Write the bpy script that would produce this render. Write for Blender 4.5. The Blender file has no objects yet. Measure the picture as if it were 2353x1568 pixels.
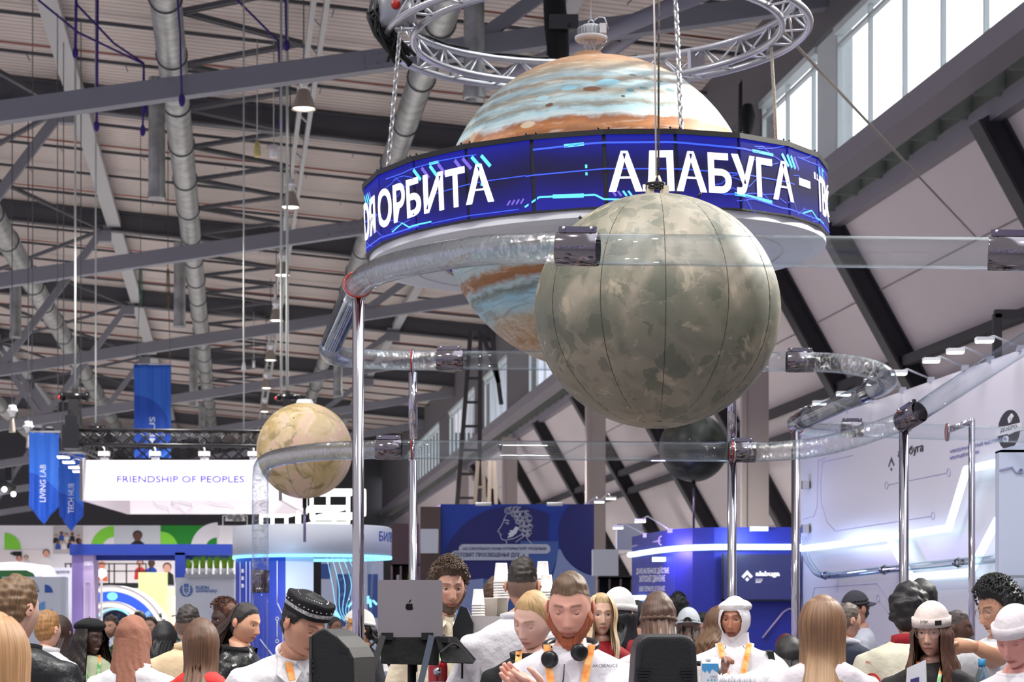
import bpy, math, random
import numpy as np
from mathutils import Vector, Matrix, Euler
C = bpy.context.scene.collection
scene = bpy.context.scene
PI = math.pi
# ---------------------------------------------------------------- camera, world, lights
FPX, CX, HY, CZ = 5000.0, 1176.5, 1440.0, 1.6      # focal length in pixels of a 2353 px frame, principal column, horizon row, eye height
cd = bpy.data.cameras.new('camera'); cam = bpy.data.objects.new('camera', cd); C.objects.link(cam)
cam.location = (0, 0, CZ); cam.rotation_euler = (PI / 2, 0, 0)
cd.sensor_width = 36.0; cd.lens = FPX / 2353.0 * 36.0; cd.shift_y = (HY - 784.0) / 2353.0
cd.clip_start = 0.5; cd.clip_end = 400
cd.dof.use_dof = True; cd.dof.focus_distance = 9.6; cd.dof.aperture_fstop = 8.0
scene.camera = cam
W = bpy.data.worlds.new('daylight'); scene.world = W; W.use_nodes = True
_n, _l = W.node_tree.nodes, W.node_tree.links
def _wn(t, **k):
    n = _n.new(t)
    for a, v in k.items(): setattr(n, a, v)
    return n
_tc = _wn('ShaderNodeTexCoord'); _sx = _wn('ShaderNodeSeparateXYZ'); _l.new(_tc.outputs['Generated'], _sx.inputs[0])
def _ramp(sock, stops):
    r = _wn('ShaderNodeValToRGB'); _l.new(sock, r.inputs[0])
    while len(r.color_ramp.elements) < len(stops): r.color_ramp.elements.new(.5)
    for e, (p, c) in zip(r.color_ramp.elements, stops): e.position = p; e.color = (*c, 1)
    return r.outputs[0]
def _mix(f, a, b, mode='MIX'):
    m = _wn('ShaderNodeMix', data_type='RGBA', blend_type=mode); _l.new(f, m.inputs[0])
    for s_, x in ((m.inputs[6], a), (m.inputs[7], b)):
        if isinstance(x, tuple): s_.default_value = (*x, 1)
        else: _l.new(x, s_)
    return m.outputs[2]
# bright overcast sky on the window side; the rest of the hall (roof, rows of white, blue and violet stands) behind the viewer
_mp = _wn('ShaderNodeMapping'); _mp.inputs['Scale'].default_value = (5, 5, 1.1); _l.new(_tc.outputs['Generated'], _mp.inputs[0])
_nz = _wn('ShaderNodeTexNoise'); _nz.inputs['Scale'].default_value = 1.6; _nz.inputs['Detail'].default_value = 3; _l.new(_mp.outputs[0], _nz.inputs['Vector'])
_st = _ramp(_nz.outputs[0], [(.30, (.05, .05, .07)), (.40, (.5, .42, .85)), (.47, (.95, .9, 1.0)), (.53, (.12, .12, .16)), (.60, (.75, .8, .95)), (.68, (.2, .18, .5)), (.76, (.9, .88, .95))])
_roof = _ramp(_sx.outputs[2], [(.0, (0, 0, 0)), (.12, (0, 0, 0)), (.34, (1, 1, 1))])
_hall = _mix(_roof, _st, (.62, .61, .60))
_side = _ramp(_sx.outputs[0], [(.0, (0, 0, 0)), (.06, (0, 0, 0)), (.13, (1, 1, 1))])
_mr = _wn('ShaderNodeMapRange'); _mr.inputs[1].default_value = -.8; _mr.inputs[2].default_value = -.5; _l.new(_sx.outputs[1], _mr.inputs[0])
_mu = _wn('ShaderNodeMath', operation='MULTIPLY'); _l.new(_side, _mu.inputs[0]); _l.new(_mr.outputs[0], _mu.inputs[1])
_l.new(_mix(_mu.outputs[0], _hall, (2.3, 2.42, 2.5)), _n['Background'].inputs[0])
_n['Background'].inputs[1].default_value = 0.8
scene.view_settings.view_transform = 'Standard'; scene.view_settings.look = 'None'
scene.view_settings.exposure = 0.55; scene.view_settings.gamma = 1.0; scene.view_settings.use_curve_mapping = False
scene.cycles.max_bounces = 10; scene.cycles.transmission_bounces = 8; scene.cycles.transparent_max_bounces = 16
scene.cycles.diffuse_bounces = 3; scene.cycles.glossy_bounces = 5
scene.cycles.caustics_reflective = False; scene.cycles.caustics_refractive = False
scene.cycles.use_denoising = True; scene.cycles.use_adaptive_sampling = True; scene.cycles.adaptive_threshold = 0.02

TH = math.atan((CX - 535.0) / FPX)                  # the hall's long axis is turned this much to the left of the view
HC, HS = math.cos(TH), math.sin(TH)
def P(px, py, D): return Vector(((px - CX) / FPX * D, D, CZ + (HY - py) / FPX * D))
def H(u, v, z): return Vector((u * HC - v * HS, u * HS + v * HC, z))       # hall coordinates: across, along, up
def on_u(px, u):                                                          # depth at which the column px of the view meets the plane u
    k = (px - CX) / FPX
    return u / (k * HC + HS)
def v_at(px, u):
    k = (px - CX) / FPX; Y = u / (k * HC + HS)
    return -k * Y * HS + Y * HC
def u_at(px, v):
    k = (px - CX) / FPX; Y = v / (HC - k * HS)
    return k * Y * HC + Y * HS

def lamp(name, kind, loc, energy, color=(1, 1, 1), size=1.0, target=None, spot=None, blend=0.5):
    l = bpy.data.lights.new(name, kind); o = bpy.data.objects.new(name, l); C.objects.link(o)
    o.location = loc; l.energy = energy; l.color = color
    if kind == 'AREA': l.shape = 'DISK'; l.size = size
    else: l.shadow_soft_size = size
    if kind == 'SPOT': l.spot_size = spot; l.spot_blend = blend
    if target is not None: o.rotation_euler = (Vector(target) - Vector(loc)).to_track_quat('-Z', 'Y').to_euler()
    return o
# spot added at the window wall for its daylight; overhead fill spots without fixtures
SPOT = lamp('stage_spotlight_beam', 'SPOT', (8.2, 17.2, 9.4), 30000, (1, 0.96, 0.88), 0.3, (1.1, 13.0, 3.9), math.radians(44), 0.5)
for x, y in ((-5, 6), (4, 5), (-6, 18), (-1, 9)):
    lamp('hall_fill_spot', 'SPOT', (x, y, 10.5), 1200, (1, 0.96, 0.9), 0.25, (x * .6, y + 1, 0), math.radians(110), 0.8)
for u in (-22, -14.5, -2.5, 5.5):  # downward spots without fixtures, added so the floor bounce brightens the roof
    for v in range(38, 140, 13):
        p = H(u, v, 10.2); lamp('hall_fill_spot', 'SPOT', p, 4300, (1, 0.965, 0.92), 0.25, (p.x, p.y + .01, 0), math.radians(125), 0.5)

# ---------------------------------------------------------------- materials
MATS = {}
def lin(c):
    return tuple(((x / 255) / 12.92 if x / 255 <= 0.04045 else ((x / 255 + 0.055) / 1.055) ** 2.4) for x in c[:3]) + (1,)
def mat(name, rgb=None, rough=0.5, metal=0.0, emit=0.0, alpha=None, noise=None, bump=None, trans=0.0, ior=1.45, spec=None, sheen=0.0, coat=0.0):
    """rgb in 0..255 sRGB. noise=(scale, rgb2, detail), bump=(scale, strength)"""
    if name in MATS: return MATS[name]
    m = bpy.data.materials.new(name); m.use_nodes = True; MATS[name] = m
    nt = m.node_tree; b = nt.nodes['Principled BSDF']
    b.inputs['Base Color'].default_value = lin(rgb); b.inputs['Roughness'].default_value = rough; b.inputs['Metallic'].default_value = metal
    b.inputs['Transmission Weight'].default_value = trans; b.inputs['IOR'].default_value = ior
    if spec is not None: b.inputs['Specular IOR Level'].default_value = spec
    if coat: b.inputs['Coat Weight'].default_value = coat
    if emit:
        b.inputs['Emission Color'].default_value = lin(rgb); b.inputs['Emission Strength'].default_value = emit
    tc = None
    if noise or bump:
        tc = nt.nodes.new('ShaderNodeTexCoord')
    if noise:
        n = nt.nodes.new('ShaderNodeTexNoise'); n.inputs['Scale'].default_value = noise[0]; n.inputs['Detail'].default_value = noise[2] if len(noise) > 2 else 3
        nt.links.new(tc.outputs['Object'], n.inputs['Vector'])
        r = nt.nodes.new('ShaderNodeValToRGB'); r.color_ramp.elements[0].position = 0.35; r.color_ramp.elements[1].position = 0.65
        r.color_ramp.elements[0].color = lin(rgb); r.color_ramp.elements[1].color = lin(noise[1])
        nt.links.new(n.outputs['Fac'], r.inputs['Fac']); nt.links.new(r.outputs['Color'], b.inputs['Base Color'])
    if bump:
        n = nt.nodes.new('ShaderNodeTexNoise'); n.inputs['Scale'].default_value = bump[0]; n.inputs['Detail'].default_value = 4
        nt.links.new(tc.outputs['Object'], n.inputs['Vector'])
        bp = nt.nodes.new('ShaderNodeBump'); bp.inputs['Strength'].default_value = bump[1]; bp.inputs['Distance'].default_value = 0.02
        nt.links.new(n.outputs['Fac'], bp.inputs['Height']); nt.links.new(bp.outputs['Normal'], b.inputs['Normal'])
    return m
def ramp(nt, fac, stops, interp='LINEAR'):
    r = nt.nodes.new('ShaderNodeValToRGB'); cr = r.color_ramp; cr.interpolation = interp
    while len(cr.elements) < len(stops): cr.elements.new(0.5)
    for e, (p, c) in zip(cr.elements, stops): e.position = p; e.color = lin(c)
    nt.links.new(fac, r.inputs['Fac']); return r
def emis(name, rgb, s=1.0):
    if name in MATS: return MATS[name]
    m = bpy.data.materials.new(name); m.use_nodes = True; MATS[name] = m
    nt = m.node_tree; b = nt.nodes['Principled BSDF']
    b.inputs['Base Color'].default_value = (0.02, 0.02, 0.02, 1); b.inputs['Roughness'].default_value = 0.4
    b.inputs['Emission Color'].default_value = lin(rgb); b.inputs['Emission Strength'].default_value = s
    return m

# ---------------------------------------------------------------- mesh building
class MB:
    def __init__(s): s.v = []; s.f = []; s.m = []; s.sm = []; s.mi = 0
    def add(s, vs, fs, smooth=False):
        o = len(s.v); s.v.extend([tuple(p) for p in vs])
        for f in fs: s.f.append(tuple(i + o for i in f)); s.m.append(s.mi); s.sm.append(smooth)
        return s
    def use(s, i): s.mi = i; return s
    def box(s, c, d, R=None, taper=None):
        hx, hy, hz = d[0] / 2, d[1] / 2, d[2] / 2; vs = []
        for z in (-1, 1):
            t = taper if (taper and z > 0) else 1.0
            for x, y in ((-1, -1), (1, -1), (1, 1), (-1, 1)): vs.append(Vector((x * hx * t, y * hy * t, z * hz)))
        if R is not None: vs = [R @ p for p in vs]
        c = Vector(c)
        return s.add([p + c for p in vs], [(3, 2, 1, 0), (4, 5, 6, 7), (0, 1, 5, 4), (1, 2, 6, 5), (2, 3, 7, 6), (3, 0, 4, 7)])
    def bar(s, a, b, w, h, up=(0, 0, 1)):
        a, b = Vector(a), Vector(b); t = (b - a).normalized(); up = Vector(up)
        x = t.cross(up)
        if x.length < 1e-4: x = Vector((1, 0, 0))
        x.normalize(); y = x.cross(t)
        vs = []
        for p in (a, b):
            for i, j in ((-1, -1), (1, -1), (1, 1), (-1, 1)): vs.append(p + x * (i * w / 2) + y * (j * h / 2))
        return s.add(vs, [(3, 2, 1, 0), (4, 5, 6, 7), (0, 1, 5, 4), (1, 2, 6, 5), (2, 3, 7, 6), (3, 0, 4, 7)])
    def ibeam(s, a, b, w, h, t=0.02, up=(0, 0, 1)):
        a, b, upv = Vector(a), Vector(b), Vector(up); d = (b - a).normalized(); x = d.cross(upv).normalized(); y = x.cross(d)
        s.bar(a + y * (h / 2 - t / 2), b + y * (h / 2 - t / 2), w, t, up); s.bar(a - y * (h / 2 - t / 2), b - y * (h / 2 - t / 2), w, t, up)
        return s.bar(a, b, t, h - 2 * t, up)
    def tube(s, pts, r, n=12, cap=True, closed=False, smooth=True):
        pts = [Vector(p) for p in pts]; N = len(pts); rs = r if isinstance(r, (list, tuple)) else [r] * N
        T = []
        for i in range(N):
            if closed: t = pts[(i + 1) % N] - pts[i - 1]
            else: t = pts[min(i + 1, N - 1)] - pts[max(i - 1, 0)]
            T.append(t.normalized() if t.length > 1e-9 else Vector((0, 0, 1)))
        nrm = T[0].orthogonal().normalized(); vs = []
        for i in range(N):
            if i:
                q = T[i - 1].rotation_difference(T[i]); nrm = q @ nrm
                nrm = (nrm - T[i] * nrm.dot(T[i])).normalized()
            bi = T[i].cross(nrm)
            for k in range(n):
                a = 2 * PI * k / n; vs.append(pts[i] + (nrm * math.cos(a) + bi * math.sin(a)) * rs[i])
        fs = []
        for i in range(N if closed else N - 1):
            j = (i + 1) % N
            for k in range(n): fs.append((i * n + k, i * n + (k + 1) % n, j * n + (k + 1) % n, j * n + k))
        if cap and not closed: fs.append(tuple(range(n - 1, -1, -1))); fs.append(tuple((N - 1) * n + k for k in range(n)))
        return s.add(vs, fs, smooth)
    def lathe(s, prof, n=32, c=(0, 0, 0), smooth=True, R=None, a0=0, a1=2 * PI):
        c = Vector(c); full = abs(a1 - a0 - 2 * PI) < 1e-6; m = n if full else n + 1; vs = []
        for r, z in prof:
            for k in range(m):
                a = a0 + (a1 - a0) * k / n; p = Vector((r * math.cos(a), r * math.sin(a), z))
                vs.append((R @ p if R is not None else p) + c)
        fs = []
        for i in range(len(prof) - 1):
            for k in range(n):
                k2 = (k + 1) % m
                fs.append((i * m + k, i * m + k2, (i + 1) * m + k2, (i + 1) * m + k))
        return s.add(vs, fs, smooth)
    def ball(s, c, r, n=16, m=10, sc=(1, 1, 1), R=None):
        prof = [(max(1e-5, math.sin(PI * i / m)), -math.cos(PI * i / m)) for i in range(m + 1)]
        c = Vector(c); M = Matrix.Diagonal(Vector(sc) * r)
        if R is not None: M = R @ M
        return s.lathe(prof, n, c, True, M)
    def prism(s, poly, O, Rv, Uv, depth):
        """poly of 2D points in the plane O + x*Rv + y*Uv, thickened by depth along -Rv x Uv side"""
        O, Rv, Uv = Vector(O), Vector(Rv), Vector(Uv); N = Rv.cross(Uv).normalized(); n = len(poly)
        vs = [O + Rv * x + Uv * y for x, y in poly] + [O + Rv * x + Uv * y - N * depth for x, y in poly]
        fs = [tuple(range(n)), tuple(range(2 * n - 1, n - 1, -1))] + [(i, i + n, (i + 1) % n + n, (i + 1) % n) for i in range(n)]
        return s.add(vs, fs)
    def stroke(s, pts, O, Rv, Uv, w, depth=0.004, closed=False):
        """a flat raised line of width w drawn through 2D points on a plane"""
        O, Rv, Uv = Vector(O), Vector(Rv).normalized(), Vector(Uv).normalized(); N = Rv.cross(Uv).normalized()
        if closed: pts = list(pts) + [pts[0]]
        P2 = [np.array(p, float) for p in pts]
        for a, b in zip(P2[:-1], P2[1:]):
            d = b - a; L = np.linalg.norm(d)
            if L < 1e-9: continue
            d /= L; q = np.array((-d[1], d[0])) * w / 2; a2, b2 = a - d * w * .25, b + d * w * .25
            s.prism([tuple(a2 - q), tuple(b2 - q), tuple(b2 + q), tuple(a2 + q)], O + N * depth, Rv, Uv, depth * .9)
        return s
    def grid(s, G, closed_u=False, closed_v=False, smooth=True):
        """G: array rows x cols x 3"""
        R_, K = len(G), len(G[0]); vs = [tuple(p) for row in G for p in row]; fs = []
        for i in range(R_ if closed_v else R_ - 1):
            for j in range(K if closed_u else K - 1):
                i2, j2 = (i + 1) % R_, (j + 1) % K
                fs.append((i * K + j, i * K + j2, i2 * K + j2, i2 * K + j))
        return s.add(vs, fs, smooth)
    def build(s, name, mats, parent=None, rot=None, loc=None, colors=None, uvs=None):
        me = bpy.data.meshes.new(name); me.from_pydata(s.v, [], s.f)
        mats = mats if isinstance(mats, (list, tuple)) else [mats]
        for m in mats: me.materials.append(m)
        me.polygons.foreach_set('material_index', s.m); me.polygons.foreach_set('use_smooth', s.sm)
        if colors is not None:
            at = me.color_attributes.new('Col', 'FLOAT_COLOR', 'POINT'); at.data.foreach_set('color', np.asarray(colors, dtype=np.float32).ravel())
        if uvs is not None:
            ul = me.uv_layers.new(name='UVMap'); vi = np.zeros(len(me.loops), dtype=np.int32); me.loops.foreach_get('vertex_index', vi)
            ul.data.foreach_set('uv', np.asarray(uvs, dtype=np.float32)[vi].ravel())
        me.update()
        o = bpy.data.objects.new(name, me); C.objects.link(o)
        if parent is not None: o.parent = parent
        if rot is not None: o.rotation_euler = (0, 0, rot)
        if loc is not None: o.location = loc
        return o
def struct(o): o['kind'] = 'structure'; return o
def tag(o, label, cat, group=None):
    o['label'] = label; o['category'] = cat
    if group: o['group'] = group
    return o
def thing(name, label, cat, loc=(0, 0, 0), rz=0.0, group=None):
    o = bpy.data.objects.new(name, None); C.objects.link(o); o.location = loc; o.rotation_euler = (0, 0, rz); o.empty_display_size = 0.1
    return tag(o, label, cat, group)
def copy_tree(o, parent=None):
    c = o.copy(); C.objects.link(c)
    if parent is not None: c.parent = parent
    for ch in list(o.children): copy_tree(ch, c)
    return c
def rounded(w, h, r, n=5):
    out = []
    for cx_, cy_, a in ((w - r, r, -PI / 2), (w - r, h - r, 0), (r, h - r, PI / 2), (r, r, PI)):
        for k in range(n + 1): t = a + PI / 2 * k / n; out.append((cx_ + r * math.cos(t), cy_ + r * math.sin(t)))
    return out
def disc2(cx_, cy_, r, n=24, a0=0, a1=2 * PI):
    return [(cx_ + r * math.cos(a0 + (a1 - a0) * k / n), cy_ + r * math.sin(a0 + (a1 - a0) * k / n)) for k in range(n + (0 if a1 - a0 > 6.28 else 1))]
_TX = {}
def text_geo(body, bold=0.0, extrude=0.05, spacing=1.0):
    key = (body, bold, extrude, spacing)
    if key in _TX: return _TX[key]
    cu = bpy.data.curves.new('letters', 'FONT'); cu.body = body; cu.size = 1.0; cu.offset = bold; cu.extrude = extrude; cu.resolution_u = 3; cu.space_character = spacing
    o = bpy.data.objects.new('letters', cu); C.objects.link(o)
    dg = bpy.context.evaluated_depsgraph_get(); me = o.evaluated_get(dg).to_mesh()
    v = np.array([p.co[:] for p in me.vertices], float).reshape(-1, 3); f = [tuple(p.vertices) for p in me.polygons]
    bpy.data.objects.remove(o); bpy.data.curves.remove(cu)
    if len(v):
        v[:, 0] -= v[:, 0].min(); v[:, 1] -= v[:, 1].min(); v[:, 2] -= v[:, 2].min()
    _TX[key] = (v, f); return v, f
def text_on(mb, body, O, Rv, Uv, width, height=None, bold=0.02, depth=0.004, spacing=1.0):
    """raised letters whose box is width x height with its lower left corner at O"""
    v, f = text_geo(body, bold, 0.05, spacing)
    if not len(v): return mb
    O, Rv, Uv = np.array(O, float), np.array(Vector(Rv).normalized()), np.array(Vector(Uv).normalized()); N = np.cross(Rv, Uv)
    w0, h0 = v[:, 0].max(), v[:, 1].max(); sx = width / w0; sy = (height / h0) if height else sx
    zz = v[:, 2] / max(v[:, 2].max(), 1e-6) * depth
    p = O + np.outer(v[:, 0] * sx, Rv) + np.outer(v[:, 1] * sy, Uv) + np.outer(zz + 0.0015, N)
    return mb.add(p, f)
def chain_links(mb, a, b, link=0.06, r=0.006):
    a, b = Vector(a), Vector(b); d = b - a; n = max(2, int(d.length / (link * .78))); t = d.normalized(); x = t.orthogonal().normalized(); y = t.cross(x)
    for i in range(n):
        c = a + d * ((i + .5) / n); s_ = x if i % 2 else y; pts = []
        for k in range(8):
            ang = 2 * PI * k / 8; pts.append(c + t * (math.cos(ang) * link / 2) + s_ * (math.sin(ang) * link * .28))
        mb.tube(pts, r, 5, closed=True)
    return mb
def sn(p, sc, seed=0):
    """cheap smooth noise in -1..1 for numpy points (n x 3)"""
    p = np.asarray(p) * sc; rs = np.random.RandomState(seed); o = np.zeros(len(p))
    for i in range(7):
        k = rs.normal(size=3) * 1.6; o += np.sin(p @ k + rs.uniform(0, 6.28))
    return o / 3.2
# ================================================================ the hall
VF = [36.7 + 16 * k for k in range(-1, 7)]                       # the roof frames
def zch(u): return 1.6 + 9.13 + .1709 * u
def zra(u): return 1.6 + 12.0 - .0827 * u
def zroof(u): return zra(u) + .62
M_grey = mat('grey_steel', (128, 128, 138), .55); M_dark = mat('dark_steel', (84, 84, 90), .6); M_light = mat('light_steel', (168, 168, 170), .5)
M_rib = mat('charcoal_steel', (58, 56, 60), .6); M_black = mat('black_plastic', (16, 16, 18), .5); M_white = mat('white_paint', (232, 232, 235), .5)
M_duct = mat('galvanised_duct', (176, 178, 176), .38, .75, noise=(3, (140, 142, 140)))
M_chrome = mat('chrome', (182, 178, 190), .07, 1.0); M_steel = mat('bright_steel', (200, 200, 205), .25, 1.0)
M_red = mat('red_pipe', (158, 92, 80), .5); M_purple = mat('purple_sling', (58, 40, 120), .8); M_rope = mat('pale_rope', (190, 195, 190), .8)
# corrugated roof deck
m = mat('roof_deck', (196, 184, 178), .7); nt = m.node_tree; b = nt.nodes['Principled BSDF']
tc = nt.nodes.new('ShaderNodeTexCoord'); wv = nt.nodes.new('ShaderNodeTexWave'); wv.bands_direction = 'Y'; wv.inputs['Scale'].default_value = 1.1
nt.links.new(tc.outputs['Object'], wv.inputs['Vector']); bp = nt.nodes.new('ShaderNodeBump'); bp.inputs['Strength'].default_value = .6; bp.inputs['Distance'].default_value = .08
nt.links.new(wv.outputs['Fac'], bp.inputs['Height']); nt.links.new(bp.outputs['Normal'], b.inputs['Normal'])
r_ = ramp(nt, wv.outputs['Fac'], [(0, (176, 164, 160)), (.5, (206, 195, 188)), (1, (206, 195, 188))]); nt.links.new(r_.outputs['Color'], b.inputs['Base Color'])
mb = MB(); A = (-36, 10.6)
mb.grid([[(A[0], 24, zroof(A[0])), (A[1], 24, zroof(A[1]))], [(A[0], 152, zroof(A[0])), (A[1], 152, zroof(A[1]))]], smooth=False)
mb.grid([[(A[0], 24, zroof(A[0]) + .3), (A[1], 24, zroof(A[1]) + .3)], [(A[0], 152, zroof(A[0]) + .3), (A[1], 152, zroof(A[1]) + .3)]], smooth=False)
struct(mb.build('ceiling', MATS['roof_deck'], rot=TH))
mb = MB(); mb.box((0, 62, -.1), (90, 190, .2)); struct(mb.build('floor', mat('floor_grey', (150, 148, 150), .45, noise=(.6, (135, 133, 136))), rot=TH))
mb = MB(); mb.box((-10, 151, 7.5), (60, .4, 15.2)); struct(mb.build('wall_far', mat('wall_far_grey', (84, 84, 88), .8), rot=TH))
# roof frames: rafter, bottom chord, webs
nT = [0]
def trim(mb, mats, **k):
    nT[0] += 1; return struct(mb.build('trim_%d' % nT[0], mats, rot=TH, **k))
for i, v in enumerate(VF):
    mb = MB(); mb.ibeam((-36, v, zra(-36) + .28), (10.3, v, zra(10.3) + .28), .34, .62, .05); trim(mb, M_dark)
    if i == 0: continue
    mb = MB(); mb.bar((-34, v, zch(-34)), (10.2, v, zch(10.2)), .30, .34)
    mb.bar((2.2, v - .17, zch(2.2)), (3.6, v - .17, zch(3.6)), .02, .3)
    for q in range(12):
        for w_ in (-.08, .08): mb.ball((2.3 + q * .11, v - .19, zch(2.3 + q * .11) + w_), .022, 6, 4)
    trim(mb, M_grey)
    for (a, c) in ((-4.0, -7.2), (-10.6, -7.2), (-10.6, -14.5), (-17.5, -14.5), (6.2, 3.9)):
        mb = MB(); mb.bar((a, v, zra(a)), (c, v, zch(c)), .22, .22); mb.box((a, v, zra(a) - .12), (.5, .3, .5)); trim(mb, M_grey)
# long members under the rafters
for (u, dz, w, h, mm) in ((-3.66, .2, .42, .2, M_light), (-10.6, .2, .4, .2, M_light), (1.5, -.15, .10, .14, M_light), (1.75, -.15, .10, .14, M_light), (6.3, .2, .3, .2, M_light)):
    mb = MB(); mb.bar((u, 25, zra(u) + dz), (u, 150, zra(u) + dz), w, h)
    if u == 1.5:
        for q in range(60): mb.bar((1.5, 26 + q * 2, zra(u) + dz), (1.75, 26.9 + q * 2, zra(u) + dz), .04, .04)
    trim(mb, mm)
for k in range(0, 7):
    for j in range(1, 5):
        v = VF[k] + j * 3.2; mb = MB(); mb.bar((-34, v, zra(-34) + .42), (10.2, v, zra(10.2) + .42), .06, .07)
        for q in range(14):
            u = -20 + q * 2.2 + (j % 2) * 1.1; mb.bar((u, v + .05, zra(u) + .45), (u, v + 1.2, zra(u) + .55), .02, .02)
        trim(mb, M_dark)
    for off in (5.1, 11.6):
        v = VF[k] + off; mb = MB(); mb.tube([(-34, v, zra(-34) + .3), (9.8, v, zra(9.8) + .3)], .02, 6); o = mb.build('sprinkler_pipe', M_red, rot=TH)
        tag(o, 'thin red sprinkler pipe running under the corrugated roof deck', 'pipe', 'red sprinkler pipes under the roof')
    if k < 6:
        mb = MB(); z0 = zra(0) - .05
        for q in range(8):
            a, c = VF[k] + q * 2, VF[k] + q * 2 + 2
            ua, uc = (-1.0, 1.4) if q % 2 else (1.4, -1.0)
            for s_ in (0, .14): mb.bar((ua, a + s_, z0), (uc, c + s_, z0), .05, .09)
        trim(mb, M_dark)
    if k < 6:   # wide flat bracing in the left bays
        mb = MB(); a, c = VF[k], VF[k + 1]
        mb.bar((-10.6, a, zra(-10.6)), (-4.0, c, zra(-4.0)), .1, .1); mb.bar((-4.0, a, zra(-4)), (-10.6, c, zra(-10.6)), .1, .1); trim(mb, M_dark)
# right wall: window bays at U, solid wall between them, beam under the sills, the leaning wall below
U = 10.2; ZS, ZT = 1.6 + 8.03, 1.6 + 10.2
M_wallr = mat('wall_right_grey', (104, 102, 106), .7)
M_pane = bpy.data.materials.new('window_pane'); M_pane.use_nodes = True; nt = M_pane.node_tree
for n in list(nt.nodes):
    if n.type != 'OUTPUT_MATERIAL': nt.nodes.remove(n)
tr = nt.nodes.new('ShaderNodeBsdfTransparent'); gl = nt.nodes.new('ShaderNodeBsdfGlossy'); gl.inputs['Roughness'].default_value = .05; mx = nt.nodes.new('ShaderNodeMixShader'); mx.inputs[0].default_value = .06
nt.links.new(tr.outputs[0], mx.inputs[1]); nt.links.new(gl.outputs[0], mx.inputs[2]); nt.links.new(mx.outputs[0], nt.nodes['Material Output'].inputs[0])
BAYS = [(-14.0, 3.6), (4.8, 19.8), (21, 36.1), (37.3, 41.4), (64, 75), (81, 88.5), (92, 103), (108, 127)]
M_frame = mat('window_frame_pale', (205, 214, 216), .4)
mb = MB(); mb.box((U + .15, 67, (ZT + zroof(U)) / 2 + .1), (.3, 168, zroof(U) - ZT)); struct(mb.build('wall_right', M_wallr, rot=TH))
ends = [-17] + [x for b_ in BAYS for x in b_] + [150]
for i in range(0, len(ends), 2):
    a, c = ends[i], ends[i + 1]
    mb = MB(); mb.box((U + .15, (a + c) / 2, (ZS + ZT) / 2), (.3, c - a, ZT - ZS)); struct(mb.build('wall_right', M_frame if c - a < 3 else M_wallr, rot=TH))
for n_, (a, c) in enumerate(BAYS):
    fr = MB(); fr.box((U + .05, (a + c) / 2, ZT - .06), (.2, c - a, .12)); fr.box((U + .05, (a + c) / 2, ZT - .3), (.08, c - a, .06)); fr.box((U + .05, (a + c) / 2, ZS + .03), (.2, c - a, .06))
    q = c - .05
    while q > a:
        fr.box((U + .05, q, (ZS + ZT) / 2), (.08, .045, ZT - ZS)); q -= 1.82
    w = struct(fr.build('window_%d' % (n_ + 1), M_frame, rot=TH))
    mb = MB(); mb.box((U + .08, (a + c) / 2, (ZS + ZT) / 2), (.02, c - a, ZT - ZS)); mb.build('pane', M_pane, w)
mb = MB(); mb.box((U + .1, 67, ZS - .19), (.5, 168, .34)); mb.box((U + .34, 67, ZS + .02), (.5, 168, .05)); trim(mb, mat('sill_beam_grey', (138, 134, 142), .5))
mb = MB(); mb.box((U + .9, 67, ZS - .5), (.28, 168, .3)); trim(mb, mat('sill_beam_grey'))
mb = MB(); mb.box((U + .85, 67, ZS - .1), (.05, 168, .4))
q = 20.
while q < 150: mb.box((U + .58, q, ZS - .22), (.46, .05, .36)); q += 1.45
trim(mb, mat('sill_beam_cells', (112, 116, 110), .6))
def uw(h): return U + .9 + .57 * (7.5 - h)
mb = MB(); th_ = .25
mb.grid([[(uw(7.7), v, 9.3), (uw(-1.6), v, 0.0)] for v in (-17, 150)], smooth=False); mb.grid([[(uw(7.7) + th_, v, 9.3), (uw(-1.6) + th_, v, 0.0)] for v in (-17, 150)], smooth=False)
o = struct(mb.build('wall_right_leaning', mat('leaning_panels', (206, 196, 196), .65), rot=TH)); o.name = 'wall_right.010'
mb = MB()
for h in (6.2, 4.4, 2.6): mb.bar((uw(h) - .012, 19, h + 1.6), (uw(h) - .012, 150, h + 1.6), .02, .02)
trim(mb, mat('panel_joint', (150, 140, 140), .7))
for px, py in ((2302, 272), (1934, 518), (1797, 640)):
    v = v_at(px, uw(7.4)); mb = MB(); mb.ibeam((uw(7.45) - .22, v, 9.05), (uw(-1.6) - .22, v, 0), .42, .42, .05, (1, 0, 0.57)); trim(mb, M_rib)
for v in (53, 61, 69, 78, 88, 99):
    mb = MB(); mb.ibeam((uw(7.45) - .22, v, 9.05), (uw(-1.6) - .22, v, 0), .42, .42, .05, (1, 0, 0.57)); trim(mb, M_rib)
for h in (4.9, 4.35):
    mb = MB(); mb.bar((uw(h) - .25, 22, h + 1.6), (uw(h) - .25, 120, h + 1.6), .18, .18); trim(mb, M_rib)
M_col = mat('column_beige', (178, 168, 164), .6)
for px, w in ((1728, .52), (1364, .85), (1168, 1.0), (1060, 1.0)):
    v = v_at(px, U + .55); mb = MB(); mb.box((U + .6, v, 4.5), (.5, w * .9, 9.0)); mb.box((U + .32, v - w * .42, 4.5), (.1, .12, 9.0)); trim(mb, M_col)
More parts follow.
